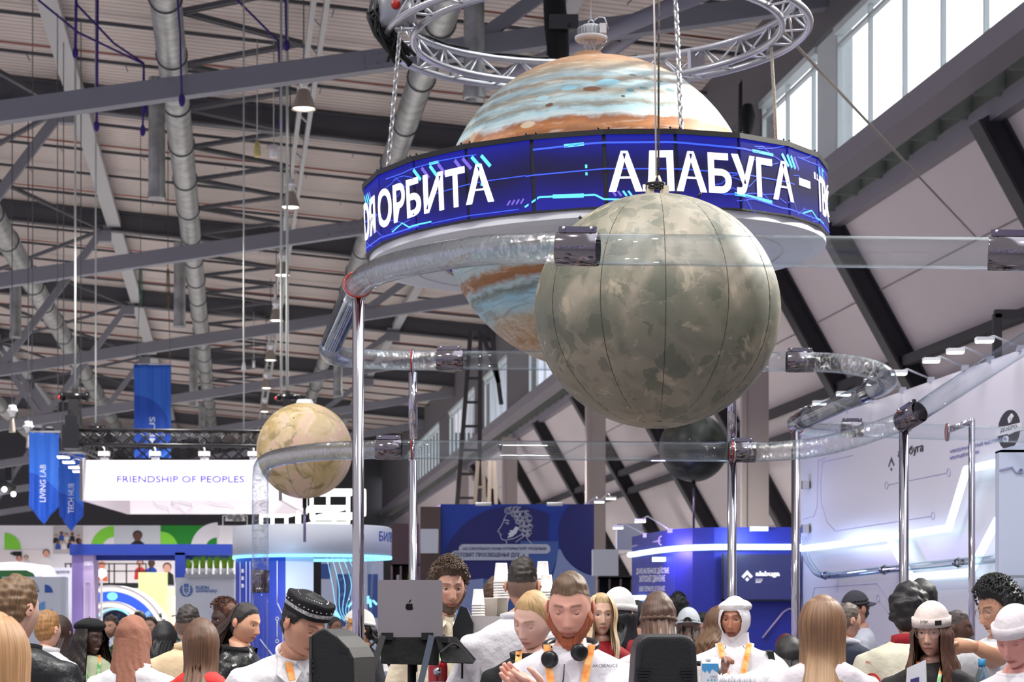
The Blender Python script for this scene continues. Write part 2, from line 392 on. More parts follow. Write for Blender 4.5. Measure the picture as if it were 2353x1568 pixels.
# ducts
def duct(u, z, r, v0, v1, label):
    mb = MB(); mb.tube([(u, v0 + (v1 - v0) * t / 40, z) for t in range(41)], r, 20); o = mb.build('air_duct', M_duct, rot=TH)
    tag(o, label, 'duct')
    q = v0 + 1.5
    while q < v1:
        rg = MB(); rg.tube([(u + math.cos(a) * (r + .012), q, z + math.sin(a) * (r + .012)) for a in [2 * PI * k / 20 for k in range(20)]], .022, 5, closed=True); q += 4.0; rg.build('joint_ring', M_dark, o)
    return o
def drop(par, u, v, z, z1, r):
    mb = MB(); n = int((z - z1) / .12); mb.lathe([(r * (1 + (.02 if k % 2 else 0)), z - (z - z1) * k / n) for k in range(n + 1)] + [(r * .8, z1), (r * .8, z1 + .5)], 16, (u, v, 0)); mb.lathe([(r * 1.1, z1 + .02), (r * 1.1, z1 + .14)], 16, (u, v, 0))
    mb.build('branch_pipe', M_duct, par)
dm = duct(-1.2, 1.6 + 11.3, .29, 26, 140, 'galvanised round duct left of the lamp row, with open-ended branches hanging down')
for Y in (44.8, 64, 87, 110): drop(dm, -1.2 - .35, Y / HC * 1.0 + .2, 1.6 + 11.3, 1.6 + 8.8, .17)
dr = duct(3.75, 1.6 + 11.0, .27, 26, 140, 'galvanised round duct slanting behind the left end of the ring screen')
for Y in (35.8, 83): drop(dr, 3.95, Y * .992 + .2, 1.6 + 11.0, 1.6 + 8.7, .17)
dl = duct(-6.2, 1.6 + 10.7, .31, 40, 140, 'wide galvanised duct slanting down at the left edge of the hall roof')
for Y in (67, 92): drop(dl, -6.5, Y, 1.6 + 10.7, 1.6 + 8.7, .17)
duct(-9.6, 1.6 + 9.2, .3, 55, 140, 'galvanised duct lowest at the far left, above the hanging banners')
# high bay lamps
M_shade = mat('lamp_shade', (170, 160, 150), .35, .3); M_bulb = emis('lamp_glow', (255, 246, 225), 6.0)
def high_bay(px, py, D, label, on=True, w=.42):
    p = P(px, py, D); t = thing('high_bay_lamp', label, 'lamp', p, 0, 'high bay lamps under the roof')
    r = w / 2; mb = MB(); mb.lathe([(r * .32, .36), (r * .5, .33), (r * .75, .18), (r, .02), (r * 1.02, 0), (r * .97, .005), (r * .7, .17), (r * .3, .34)], 24); mb.build('lamp_shade', M_shade, t)
    mb = MB(); mb.ball((0, 0, .04), r * .9, 20, 8, (1, 1, .22)); mb.build('bulb', M_bulb if on else M_white, t)
    mb = MB(); mb.lathe([(.001, .62), (.08, .62), (.1, .56), (.1, .46), (.06, .42), (.06, .36), (.001, .36)], 16); mb.lathe([(.001, .52), (.13, .52), (.13, .49), (.001, .49)], 16); mb.build('ballast_housing', M_white, t)
    u = p.x * HC + p.y * HS; top = zra(u) - .05 - p.z
    mb = MB(); mb.tube([(0, 0, .6), (0, 0, max(1.0, top))], .012, 5); mb.build('cord', M_dark, t)
LR = [(698, 252, 'nearest and largest of the lamp row'), (667, 478, 'second lamp of the row from the front'), (649, 634, 'third lamp of the row, just right of the hoist chains'), (635, 738, 'fourth lamp of the row, left of the slanting tube'), (622, 829, 'fifth lamp of the row'), (612, 893, 'sixth lamp of the row, above the black hoist'), (608, 947, 'farthest lamp of the row, beside the small planet')]
for px, py, l in LR: high_bay(px, py, 9.05 * 5000 / (1440 - py), 'lit bell-shaped high bay lamp, ' + l)
high_bay(28, 994, 50, 'grey bell lamp high at the left edge above the pointed banner', True, .15)
high_bay(65, 1030, 51, 'small lit lamp beside the top of the pointed banner at far left', True, .11)
p = P(591, 358, 45); t = thing('pendant', 'small yellow cone pendant hanging beside a white cylinder under the roof', 'pendant', p)
mb = MB(); mb.lathe([(.001, .3), (.04, .3), (.075, .12), (.08, 0), (.05, -.03), (.001, -.03)], 14); mb.build('body', mat('cream_yellow', (205, 195, 130), .5), t); mb = MB(); mb.tube([(0, 0, .3), (0, 0, 2.4)], .012, 5); mb.build('cord', M_rope, t)
p = P(629, 362, 45); t = thing('pendant', 'white cylinder pendant hanging beside the yellow cone under the roof', 'pendant', p)
mb = MB(); mb.lathe([(.001, .26), (.085, .26), (.085, 0), (.001, 0)], 18); mb.build('body', M_white, t); mb = MB(); mb.tube([(0, 0, .26), (0, 0, 2.6)], .012, 5); mb.build('cord', M_rope, t)
for px, py, l in ((560, 850, 'small cone'), (583, 845, 'small white cylinder')):
    p = P(px, py, 78); t = thing('pendant', l + ' pendant far down the roof, left of the lamp row', 'pendant', p); mb = MB(); mb.lathe([(.001, .26), (.05, .26), (.09 if 'cone' in l else .05, 0), (.001, 0)], 12); mb.build('body', M_white, t); mb = MB(); mb.tube([(0, 0, .26), (0, 0, 2.0)], .012, 5); mb.build('cord', M_rope, t)
# grey brace tubes crossing at the top, the black draped hoist column, pipes by the window wall
for (a, c, r, l) in (((1090, 205, 40), (1720, -60, 33), .14, 'grey round brace crossing the roof behind the big banded planet'), ((1300, 190, 46), (1560, 5, 42), .14, 'second grey round brace, farther, right of the black drape')):
    mb = MB(); mb.tube([P(*a), P(*c)], r, 12); tag(mb.build('roof_brace', mat('brace_grey', (132, 130, 145), .5)), l, 'brace')
t = thing('draped_hoist', 'black draped column of hoist motors hanging behind the top of the big planet', 'hoist', P(1278, 150, 30))
mb = MB(); G = []
for i in range(14):
    z = -0.15 + i * .13; G.append([((.15 + .03 * math.sin(3 * a + i * .6)) * math.cos(a), (.15 + .02 * math.sin(5 * a + i)) * math.sin(a), z) for a in [2 * PI * k / 20 for k in range(20)]])
mb.grid(G, closed_u=True); mb.box((0.0, 0, -.4), (.09, .09, .5)); mb.build('drape', mat('black_cloth', (14, 14, 16), .9, bump=(14, .5)), t)
mb = MB(); mb.box((.1, -.12, .55), (.4, .16, .2)); mb.ball((.18, -.2, .5), .03, 8, 6); mb.build('motor', mat('motor_dark', (36, 36, 40), .4), t)
mb = MB(); mb.tube([(0, 0, 1.6), (0, 0, 4.2)], .02, 6); mb.build('sling', M_black, t)
def pipe(pts, r, m_, label):
    mb = MB(); mb.tube(pts, r, 10); tag(mb.build('wall_pipe', m_), label, 'pipe')
D_ = 46
pipe([P(1460, 5, D_), P(1560, 8, D_), P(1652, 20, D_), P(1668, 28, D_), P(1671, 60, D_), P(1685, 74, D_), P(1760, 76, D_)], .05, mat('pipe_pale', (150, 150, 146), .5), 'pale bent pipe near the roof left of the big windows')
pipe([P(1703, 330, D_ - 2), P(1705, 195, D_ - 2), P(1712, 182, D_ - 2), P(1760, 166, D_ - 2)], .07, M_black, 'thick black bent pipe on the wall at the left end of the windows')
pipe([P(1694, 0, D_), P(1692, 60, D_)], .03, M_red, 'short red vertical pipe near the roof beside the pale bent pipe')
mb = MB(); mb.bar(P(2285, 722, 24), P(2420, 722, 24), .09, .09); mb.bar(P(2291, 722, 24), P(2291, 900, 24), .09, .09); tag(mb.build('bracket_frame', M_rib), 'dark square bracket frame on the leaning wall at the right edge', 'bracket')
mb = MB(); bl = H(U - .15, v_at(1745, U), 0)
G = []
for i in range(12):
    z = ZT - .1 - i * .2; w = .16 + .10 * math.sin(i * 1.3); G.append([(bl.x - .12 + .6 * w * math.cos(a), bl.y - .3 + .2 * math.sin(a), z) for a in [2 * PI * k / 12 for k in range(12)]])
mb.grid(G, closed_u=True); tag(mb.build('window_blind', mat('black_cloth')), 'black bunched blind hanging at the left end of the windows', 'blind')
# hoist chains and slings at the left
def hung_line(px, y0, y1, D, r, m_, label, name='rope', chain=False, up=None):
    p1 = P(px, y1, D); p0 = P(px, y0, D); u = p0.x * HC + p0.y * HS
    p0 = Vector((p0.x, p0.y, zra(u) + .3 if up is None else p0.z)); mb = MB()
    if chain: chain_links(mb, p0, p1, .16, .02)
    else: mb.tube([p0, p1], r, 6)
    return tag(mb.build(name, m_), label, name)
hung_line(173, 0, 905, 40, .022, M_rope, 'long pale hoist chain hanging straight down to the left black motor', 'chain')
hung_line(220, 0, 975, 42, .018, M_rope, 'second long pale chain, right of the one over the left motor', 'chain')
hung_line(646, 0, 915, 39, .022, M_rope, 'left chain of the pair that holds the hoist above the small planet', 'chain')
hung_line(660, 0, 905, 38.6, .026, M_rope, 'right chain of the pair that holds the hoist above the small planet', 'chain')
def sling(pts, D, label, r=.03):
    q = [P(x, y, D) for x, y in pts]
    for p in q: p.z = min(p.z, zra(p.x * HC + p.y * HS) - .02)
    mb = MB(); mb.tube(q, r, 6); mb.ball(q[-1], .07, 8, 6, (.8, .8, 1.6)); tag(mb.build('sling', M_purple), label, 'sling')
sling([(176, -180), (175, 0), (173, 122)], 40, 'purple strap ending in a hook above the leftmost chain')
sling([(224, -180), (224, 0), (222, 290)], 42, 'long purple strap hanging above the second chain from the left')
sling([(60, -150), (88, 0), (180, 75), (330, 147), (328, 300)], 41.3, 'purple sling slanting from the top left down to a hanging line', .022)
sling([(165, -150), (178, 12), (262, 100), (330, 145), (333, 250)], 41.6, 'purple sling steeper of the two that meet at the hanging line', .022)
sling([(490, -150), (545, 0), (640, 95), (646, 285)], 41, 'purple sling slanting down right to the pair of hoist chains', .022)
sling([(655, -150), (657, 0), (659, 105)], 38.6, 'purple strap ending in a hook over the right hoist chain')
sling([(410, -150), (408, 0), (414, 80), (418, 230)], 36, 'thin purple strap beside the galvanised duct', .018)
def motor(px, py, D, label, s=1.0):
    t = thing('chain_hoist', label, 'hoist', P(px, py, D))
    mb = MB(); mb.tube([(-.24 * s, 0, 0), (.24 * s, 0, 0)], .075 * s, 16); mb.tube([(-.26 * s, 0, 0), (-.2 * s, 0, 0)], .09 * s, 16); mb.tube([(.2 * s, 0, 0), (.26 * s, 0, 0)], .09 * s, 16); mb.build('motor', mat('gloss_black', (18, 18, 20), .2), t)
    mb = MB(); mb.box((-.02 * s, 0, -.16 * s), (.18 * s, .14 * s, .22 * s)); mb.box((0, 0, .1 * s), (.1 * s, .08 * s, .1 * s)); mb.build('gearbox', M_black, t)
    G = [[((.11 + .05 * i / 6 + .02 * math.sin(4 * a)) * s * math.cos(a), .1 * s * math.sin(a), -.24 * s - i * .085 * s) for a in [2 * PI * k / 14 for k in range(14)]] for i in range(7)]
    mb = MB(); mb.grid(G, closed_u=True); mb.build('chain_bag', mat('black_cloth'), t)
    mb = MB(); mb.ball((-.27 * s, 0, -.02), .05 * s, 8, 6); mb.build('plug', mat('red_plug', (180, 40, 40), .4), t)
motor(172, 912, 40, 'black chain hoist with a bag, hanging at the left end of the black truss'); motor(222, 984, 42, 'small black chain hoist on the black truss, right of the bigger one', .6)
motor(662, 913, 38.6, 'black chain hoist right above the small sandy planet', .75)
# ================================================================ hanging planets, ring screen, ring truss
def planet_mat(name, build):
    m = bpy.data.materials.new(name); m.use_nodes = True; nt = m.node_tree; b = nt.nodes['Principled BSDF']; b.inputs['Roughness'].default_value = .55
    tc = nt.nodes.new('ShaderNodeTexCoord'); build(nt, b, tc.outputs['Object']); return m
def noise(nt, vec, scale, detail=4, dist=0.0, rough=.55):
    n = nt.nodes.new('ShaderNodeTexNoise'); n.inputs['Scale'].default_value = scale; n.inputs['Detail'].default_value = detail; n.inputs['Distortion'].default_value = dist; n.inputs['Roughness'].default_value = rough
    nt.links.new(vec, n.inputs['Vector']); return n
def math_(nt, op, a, b=None, c=None):
    n = nt.nodes.new('ShaderNodeMath'); n.operation = op
    for i, x in enumerate((a, b, c)):
        if x is None: continue
        if isinstance(x, (int, float)): n.inputs[i].default_value = x
        else: nt.links.new(x, n.inputs[i])
    return n.outputs[0]
def mixc(nt, fac, a, b, mode='MIX'):
    n = nt.nodes.new('ShaderNodeMix'); n.data_type = 'RGBA'; n.blend_type = mode
    for sock, x in ((n.inputs[0], fac), (n.inputs[6], a), (n.inputs[7], b)):
        if isinstance(x, (int, float)): sock.default_value = x
        elif isinstance(x, tuple): sock.default_value = lin(x)
        else: nt.links.new(x, sock)
    return n.outputs[2]
BANDS = [(-90, (176, 150, 120)), (-70, (196, 168, 136)), (-62, (206, 182, 152)), (-56, (190, 150, 112)), (-50, (204, 184, 158)), (-45, (188, 170, 146)), (-41, (178, 205, 212)), (-36, (158, 205, 222)), (-33, (120, 130, 122)), (-31, (186, 214, 220)), (-28.5, (162, 106, 62)), (-26, (176, 126, 84)), (-24, (196, 214, 214)),
         (-19, (178, 208, 216)), (-16, (206, 176, 146)), (-13, (186, 104, 62)), (-8, (160, 78, 42)), (-3, (186, 108, 58)), (4, (214, 176, 130)), (10, (206, 150, 96)), (16, (200, 138, 84)), (19.5, (150, 88, 46)), (22, (196, 128, 72)), (24.5, (166, 96, 50)), (26.5, (206, 222, 224)), (29, (178, 214, 224)), (31, (150, 150, 138)), (34, (186, 216, 224)), (37, (160, 150, 132)), (39, (152, 172, 176)), (41.5, (172, 200, 206)), (44, (150, 128, 108)), (47, (170, 196, 204)), (52, (160, 148, 132)), (57, (176, 150, 122)), (63, (190, 144, 108)), (72, (186, 140, 104)), (90, (176, 130, 98))]
def jupiter(nt, b, vec):
    n1 = noise(nt, vec, 1.1, 3); n2 = noise(nt, vec, 3.4, 6, .6); n3 = noise(nt, vec, 11, 6, 1.0)
    sx = nt.nodes.new('ShaderNodeSeparateXYZ'); nv = nt.nodes.new('ShaderNodeVectorMath'); nv.operation = 'NORMALIZE'; nt.links.new(vec, nv.inputs[0]); nt.links.new(nv.outputs[0], sx.inputs[0])
    lat = math_(nt, 'ARCSINE', sx.outputs[2]); d = math_(nt, 'MULTIPLY_ADD', lat, 1 / PI, .5)
    w = math_(nt, 'ADD', math_(nt, 'MULTIPLY', math_(nt, 'SUBTRACT', n1.outputs[0], .5), .03), math_(nt, 'ADD', math_(nt, 'MULTIPLY', math_(nt, 'SUBTRACT', n2.outputs[0], .5), .035), math_(nt, 'MULTIPLY', math_(nt, 'SUBTRACT', n3.outputs[0], .5), .018)))
    pos = math_(nt, 'ADD', d, w)
    lo = ramp(nt, math_(nt, 'MULTIPLY', pos, 2.0), [((x + 90) / 90, c) for x, c in BANDS if x <= 4]); hi = ramp(nt, math_(nt, 'MULTIPLY_ADD', pos, 2.0, -1.0), [(x / 90, c) for x, c in BANDS if x >= 4])
    col = mixc(nt, math_(nt, 'GREATER_THAN', pos, (90 + 4) / 180), lo.outputs[0], hi.outputs[0])
    # stretched streaks
    mp = nt.nodes.new('ShaderNodeMapping'); mp.inputs['Scale'].default_value = (1.2, 1.2, 9); nt.links.new(vec, mp.inputs[0]); st = noise(nt, mp.outputs[0], 2.6, 6, 1.2)
    col = mixc(nt, math_(nt, 'MULTIPLY', ramp(nt, st.outputs[0], [(.36, (255, 255, 255)), (.48, (0, 0, 0))]).outputs[0], .38), col, (120, 92, 66))
    col = mixc(nt, math_(nt, 'MULTIPLY', ramp(nt, st.outputs[0], [(.56, (0, 0, 0)), (.66, (255, 255, 255))]).outputs[0], .45), col, (226, 226, 216))
    # fine swirls in the southern cream zone
    sw = noise(nt, vec, 5.0, 8, 3.5, .62); south = ramp(nt, pos, [(.22, (255, 255, 255)), (.29, (0, 0, 0))]).outputs[0]
    f = math_(nt, 'MULTIPLY', south, ramp(nt, sw.outputs[0], [(.40, (255, 255, 255)), (.5, (0, 0, 0)), (.6, (90, 90, 90))]).outputs[0])
    col = mixc(nt, math_(nt, 'MULTIPLY', f, .55), col, (150, 118, 84))
    # ovals: white, blue and brown spots at their own places (longitude from the front, latitude)
    geo = nv.outputs[0]
    def spot(lon, lt, rx, rz, c, ring=None):
        nonlocal col
        a, l = math.radians(lon), math.radians(lt); ctr = (math.sin(a) * math.cos(l), -math.cos(a) * math.cos(l), math.sin(l)); ex = (math.cos(a), math.sin(a), 0); ey = (-math.sin(a) * math.sin(l), math.cos(a) * math.sin(l), math.cos(l))
        def dot(v):
            n = nt.nodes.new('ShaderNodeVectorMath'); n.operation = 'DOT_PRODUCT'; nt.links.new(geo, n.inputs[0]); n.inputs[1].default_value = v; return n.outputs['Value']
        X = math_(nt, 'DIVIDE', math_(nt, 'SUBTRACT', dot(ex), sum(p * q for p, q in zip(ex, ctr))), rx); Y = math_(nt, 'DIVIDE', math_(nt, 'SUBTRACT', dot(ey), sum(p * q for p, q in zip(ey, ctr))), rz)
        r = math_(nt, 'ADD', math_(nt, 'SQRT', math_(nt, 'ADD', math_(nt, 'MULTIPLY', X, X), math_(nt, 'MULTIPLY', Y, Y))), math_(nt, 'MULTIPLY', math_(nt, 'SUBTRACT', n3.outputs[0], .5), .35))
        front = math_(nt, 'GREATER_THAN', dot(ctr), .5)
        if ring: col = mixc(nt, math_(nt, 'MULTIPLY', front, ramp(nt, r, [(.0, (255, 255, 255)), (.5, (255, 255, 255)), (.62, (0, 0, 0))]).outputs[0]), col, ring); 
        k = .72 if ring else 1.0
        rr = ramp(nt, math_(nt, 'MULTIPLY', r, 1 / k * .5), [(.0, (255, 255, 255)), (.4, (255, 255, 255)), (.5, (0, 0, 0))])
        col = mixc(nt, math_(nt, 'MULTIPLY', front, rr.outputs[0]), col, c)
    for a in [(-12, 39.5, .055, .025, (150, 200, 216)), (-3, 40.5, .07, .03, (176, 205, 214), (140, 120, 100)), (6, 41.5, .08, .035, (150, 204, 222)), (-24, 36, .05, .025, (178, 212, 220)), (-2, 38.0, .062, .026, (120, 74, 42)), (-20, 32, .03, .016, (110, 76, 56)), (15, 36.5, .03, .018, (86, 140, 150)), (22, 38, .035, .02, (96, 132, 130)), (27, 44, .03, .015, (96, 100, 92)), (33, 43, .03, .015, (90, 100, 96)), (36, 38, .04, .02, (110, 140, 140)), (20, 46, .03, .014, (110, 104, 92)), (11, 33.5, .015, .01, (70, 70, 60)),
              (26, 25.8, .085, .04, (214, 210, 196), (150, 112, 76)), (-28, 24.5, .075, .035, (222, 200, 170), (150, 96, 56)), (-58, 25, .05, .07, (196, 160, 120), (110, 84, 60)), (-40, -52, .05, .05, (150, 140, 84), (92, 80, 52)), (-13, -44, .16, .07, (120, 72, 34), (170, 110, 60)), (-36, -46, .02, .016, (120, 80, 40)), (-26, -37, .016, .014, (80, 80, 66))]: spot(*a)
    nt.links.new(col, b.inputs['Base Color'])
def moon(nt, b, vec):
    n1 = noise(nt, vec, 2.1, 2, 1.2); n2 = noise(nt, vec, 5.2, 5, .9, .6); n3 = noise(nt, vec, 14, 6, 1.5); vo = nt.nodes.new('ShaderNodeTexVoronoi'); vo.inputs['Scale'].default_value = 12
    vd = nt.nodes.new('ShaderNodeVectorMath'); vd.operation = 'ADD'; nt.links.new(vec, vd.inputs[0]); sc = nt.nodes.new('ShaderNodeVectorMath'); sc.operation = 'SCALE'; sc.inputs['Scale'].default_value = .22; nt.links.new(n2.outputs['Color'], sc.inputs[0]); nt.links.new(sc.outputs[0], vd.inputs[1]); nt.links.new(vd.outputs[0], vo.inputs['Vector'])
    col = ramp(nt, n1.outputs[0], [(.3, (106, 106, 94)), (.45, (130, 124, 110)), (.58, (142, 134, 118)), (.72, (160, 150, 136))]).outputs[0]
    sh = ramp(nt, vo.outputs['Color'], [(.28, (255, 255, 255)), (.33, (0, 0, 0))], 'LINEAR')
    sz_ = nt.nodes.new('ShaderNodeSeparateXYZ'); nt.links.new(vec, sz_.inputs[0]); eq = ramp(nt, math_(nt, 'MULTIPLY_ADD', sz_.outputs[2], .8, .5), [(.3, (40, 40, 40)), (.42, (255, 255, 255)), (.6, (255, 255, 255)), (.78, (60, 60, 60))]).outputs[0]
    col = mixc(nt, math_(nt, 'MULTIPLY', math_(nt, 'MULTIPLY', eq, ramp(nt, n1.outputs[0], [(.46, (255, 255, 255)), (.58, (0, 0, 0))]).outputs[0]), .55), col, (92, 96, 82))
    vd2 = nt.nodes.new('ShaderNodeTexVoronoi'); vd2.inputs['Scale'].default_value = 23; nt.links.new(vd.outputs[0], vd2.inputs['Vector']); sh2 = ramp(nt, vd2.outputs['Color'], [(.22, (255, 255, 255)), (.26, (0, 0, 0)), (.80, (0, 0, 0)), (.84, (110, 110, 110))])
    col = mixc(nt, math_(nt, 'MULTIPLY', sh2.outputs[0], .4), col, (90, 92, 78))
    col = mixc(nt, math_(nt, 'MULTIPLY', math_(nt, 'MULTIPLY', sh.outputs[0], ramp(nt, n1.outputs[0], [(.46, (255, 255, 255)), (.66, (60, 60, 60))]).outputs[0]), .7), col, (84, 88, 76))
    col = mixc(nt, math_(nt, 'MULTIPLY', ramp(nt, n2.outputs[0], [(.6, (0, 0, 0)), (.66, (255, 255, 255))]).outputs[0], .45), col, (188, 174, 152))
    col = mixc(nt, math_(nt, 'MULTIPLY', ramp(nt, n3.outputs[0], [(.30, (255, 255, 255)), (.38, (0, 0, 0))]).outputs[0], .6), col, (92, 96, 80))
    col = mixc(nt, math_(nt, 'MULTIPLY', ramp(nt, n3.outputs[0], [(.68, (0, 0, 0)), (.74, (255, 255, 255))]).outputs[0], .5), col, (206, 192, 170))
    nt.links.new(col, b.inputs['Base Color']); b.inputs['Roughness'].default_value = .5
def sandy(nt, b, vec):
    n1 = noise(nt, vec, 2.3, 5, 1.0); n2 = noise(nt, vec, 4.6, 6, 1.2); n3 = noise(nt, vec, 15, 2)
    col = ramp(nt, n1.outputs[0], [(.3, (150, 128, 84)), (.42, (204, 176, 122)), (.53, (226, 200, 164)), (.62, (230, 190, 168))]).outputs[0]
    col = mixc(nt, math_(nt, 'MULTIPLY', ramp(nt, n2.outputs[0], [(.34, (255, 255, 255)), (.43, (0, 0, 0))]).outputs[0], .7), col, (132, 116, 70))
    col = mixc(nt, math_(nt, 'MULTIPLY', ramp(nt, n2.outputs[0], [(.6, (0, 0, 0)), (.64, (255, 255, 255)), (.68, (60, 60, 60))]).outputs[0], .7), col, (240, 226, 200))
    col = mixc(nt, ramp(nt, n3.outputs[0], [(.245, (255, 255, 255)), (.275, (0, 0, 0))]).outputs[0], col, (62, 50, 34))
    nt.links.new(col, b.inputs['Base Color'])
def dark_planet(nt, b, vec):
    n1 = noise(nt, vec, 5, 6, .6); n2 = noise(nt, vec, 22, 3)
    col = ramp(nt, n1.outputs[0], [(.34, (20, 22, 22)), (.5, (40, 44, 40)), (.62, (62, 64, 52)), (.74, (96, 92, 74))]).outputs[0]
    col = mixc(nt, ramp(nt, n2.outputs[0], [(.70, (0, 0, 0)), (.74, (255, 255, 255))]).outputs[0], col, (140, 134, 110)); nt.links.new(col, b.inputs['Base Color']); b.inputs['Roughness'].default_value = .4
def gored(R, gores, pinch, nseg=12, rows=64, sz=1.0, phase=0.0):
    G = []; n = gores * nseg
    for i in range(rows + 1):
        t = PI * i / rows; row = []
        for k in range(n):
            ph = 2 * PI * k / n + phase; w = abs(((k % nseg) / nseg) - .5) * 2; dd = 1 - pinch * w ** 5 * (.4 + .6 * math.sin(t)) + .0018 * math.sin(t * 90 + k) * (w > .8)
            r = R * dd; row.append((r * math.sin(t) * math.sin(ph), -r * math.sin(t) * math.cos(ph), r * math.cos(t) * sz))
        G.append(row)
    return G
def seam_lines(mb, R, gores, sz, phase, r=.0022, t0=.1, t1=.93):
    for g in range(gores):
        ph = 2 * PI * g / gores + phase
        mb.tube([(R * math.sin(PI * t) * math.sin(ph), -R * math.sin(PI * t) * math.cos(ph), R * math.cos(PI * t) * sz) for t in [t0 + (t1 - t0) * k / 40 for k in range(41)]], r, 5)
M_seam = mat('seam_thread', (74, 72, 60), .8)
DJ = 16.0; CJ = P(1371, 492, DJ); RJ = 357 / FPX * DJ
t = thing('planet_model', 'huge inflatable planet with orange, cream and pale blue bands, ringed by the curved screen', 'planet', CJ); t.rotation_euler = Euler((0, math.radians(-3.2), 0))
mb = MB(); mb.grid(gored(RJ, 16, .004, 8, 72), closed_u=True); mb.build('balloon', planet_mat('banded_planet_skin', jupiter), t)
mb = MB(); seam_lines(mb, RJ * .9975, 16, 1, PI / 16, .003); s_ = mb.build('seam', mat('seam_faint', (150, 130, 104), .8), t)
mb = MB(); mb.lathe([(.001, RJ + .05), (.1, RJ + .04), (.16, RJ - .03)], 20); mb.build('top_cap', mat('cap_tan', (170, 130, 100), .6), t)
DM = 10.4; CM = P(1510, 716, DM); RM = 283 / FPX * DM
t = thing('planet_model', 'grey-green mottled inflatable planet with vertical seams, hanging in front of the ring screen', 'planet', CM)
mb = MB(); mb.grid(gored(RM, 12, .010, 12, 80, .945, 0.0), closed_u=True); mb.build('balloon', planet_mat('mottled_planet_skin', moon), t)
mb = MB(); seam_lines(mb, RM * .9915, 12, .945, .0, .0019); mb.build('seam', M_seam, t)
mb = MB(); mb.lathe([(RM * .24, -RM * .918), (RM * .16, -RM * .937), (.001, -RM * .943)], 24); mb.build('bottom_patch', mat('patch_grey', (140, 138, 122), .5), t)
mb = MB()
for k in range(4):
    a = PI / 4 + PI / 2 * k; mb.box((.05 * math.cos(a), .05 * math.sin(a), RM * .945 + .012), (.035, .03, .05)); mb.tube([(.05 * math.cos(a), .05 * math.sin(a), RM * .95), (.01 * math.cos(a), .01 * math.sin(a), RM * .945 + .09)], .006, 5)
mb.build('hanging_tab', mat('tab_cream', (196, 186, 166), .7), t)
mb = MB()
for k in range(7): mb.tube([(.045 * math.cos(a + k) - .01, .03 * math.sin(a + k) - .03, RM * .945 + .02 + .03 * abs(math.sin(a * .5 + k))) for a in [2 * PI * q / 14 for q in range(14)]], .004, 5, closed=True)
mb.build('cable_coil', M_black, t)
mb = MB(); mb.tube([(.19, -.05, RM * .905), (.205, -.05, RM * .95)], .006, 6); mb.tube([(-.36, -.1, RM * .71), (-.375, -.1, RM * .74)], .008, 6); mb.build('valve', M_black, t)
TOPM = CM + Vector((0, 0, RM * .945 + .09))
for dx, px, r, m_, l in ((-.004, 1502, .0045, mat('rope_white', (215, 205, 205), .7), 'pale rope, left of the ropes holding the mottled planet'), (.006, 1514, .005, mat('rope_blue', (52, 62, 84), .8, noise=(60, (120, 105, 80))), 'blue flecked rope, right of the ropes holding the mottled planet')):
    mb = MB(); mb.tube([TOPM + Vector((dx, 0, 0)), P(px, -60, DM), P(px - 3, -900, DM)], r, 6); tag(mb.build('rope', m_), l, 'rope')
# small sandy planet on a pole
DS = 21.0; CS = P(700, 1036, DS); RS = 110 / FPX * DS
t = thing('planet_model', 'small sandy pink inflatable planet with dark specks, on a thin pole', 'planet', CS)
mb = MB(); mb.grid(gored(RS, 10, .006, 10, 50), closed_u=True); mb.build('balloon', planet_mat('sandy_planet_skin', sandy), t)
mb = MB(); seam_lines(mb, RS * .9955, 10, 1, PI / 10, .003, .55, .97); mb.build('seam', mat('seam_brown', (120, 98, 60), .8), t)
mb = MB(); mb.lathe([(.09, RS - .01), (.07, RS + .03), (.001, RS + .035)], 16); mb.build('top_cap', M_white, t)
mb = MB(); mb.tube([(0, 0, -RS), (0, 0, -RS - .09)], .02, 10); mb.build('collar', M_black, t)
mb = MB(); mb.tube([(0, 0, -RS - .08), (0, 0, -RS - .42)], .014, 10); mb.build('pole', mat('pole_lilac', (160, 150, 190), .2, .8), t)
DD = 25.6; CD = P(1594, 1029, DD); RD = 79 / FPX * DD
t = thing('planet_model', 'small dark mottled planet on a thin pole, behind the straight lower tube', 'planet', CD)
mb = MB(); mb.grid(gored(RD, 10, .004, 10, 40), closed_u=True); mb.build('balloon', planet_mat('dark_planet_skin', dark_planet), t)
mb = MB(); mb.tube([(0, 0, -RD), (0, 0, -RD - .06)], .022, 10); mb.build('collar', M_black, t)
mb = MB(); mb.tube([(0, 0, -RD - .05), (0, 0, P(0, 1216, DD).z - CD.z)], .014, 10); mb.build('pole', MATS['pole_lilac'], t)
# ---- ring screen
RR = 530 / FPX * DJ; zc = P(0, 503, DJ).z; hh = .235; NPAN = 22
ring = thing('ring_screen', 'large dark blue ring-shaped screen with white Cyrillic lettering around the banded planet', 'screen', P(1368, 503, DJ)); ring.rotation_euler = Euler((0, math.radians(-2.3), 0))
def polyr(a):
    s = 2 * PI / NPAN; q = (a + s / 2 - .0) % s - s / 2; return RR * math.cos(s / 2) / math.cos(q)
def ringp(a, z, d=0.0):
    r = polyr(a) + d; return Vector((r * math.sin(a), -r * math.cos(a), z))
OFF = PI / NPAN      # joints sit at multiples of a step from the middle
def polyr(a):
    s = 2 * PI / NPAN; q = (a % s) - s / 2; return RR * math.cos(s / 2) / math.cos(q)
m = bpy.data.materials.new('screen_blue'); m.use_nodes = True; nt = m.node_tree; b = nt.nodes['Principled BSDF']; b.inputs['Base Color'].default_value = (.01, .01, .02, 1); b.inputs['Roughness'].default_value = .85; b.inputs['Specular IOR Level'].default_value = .12
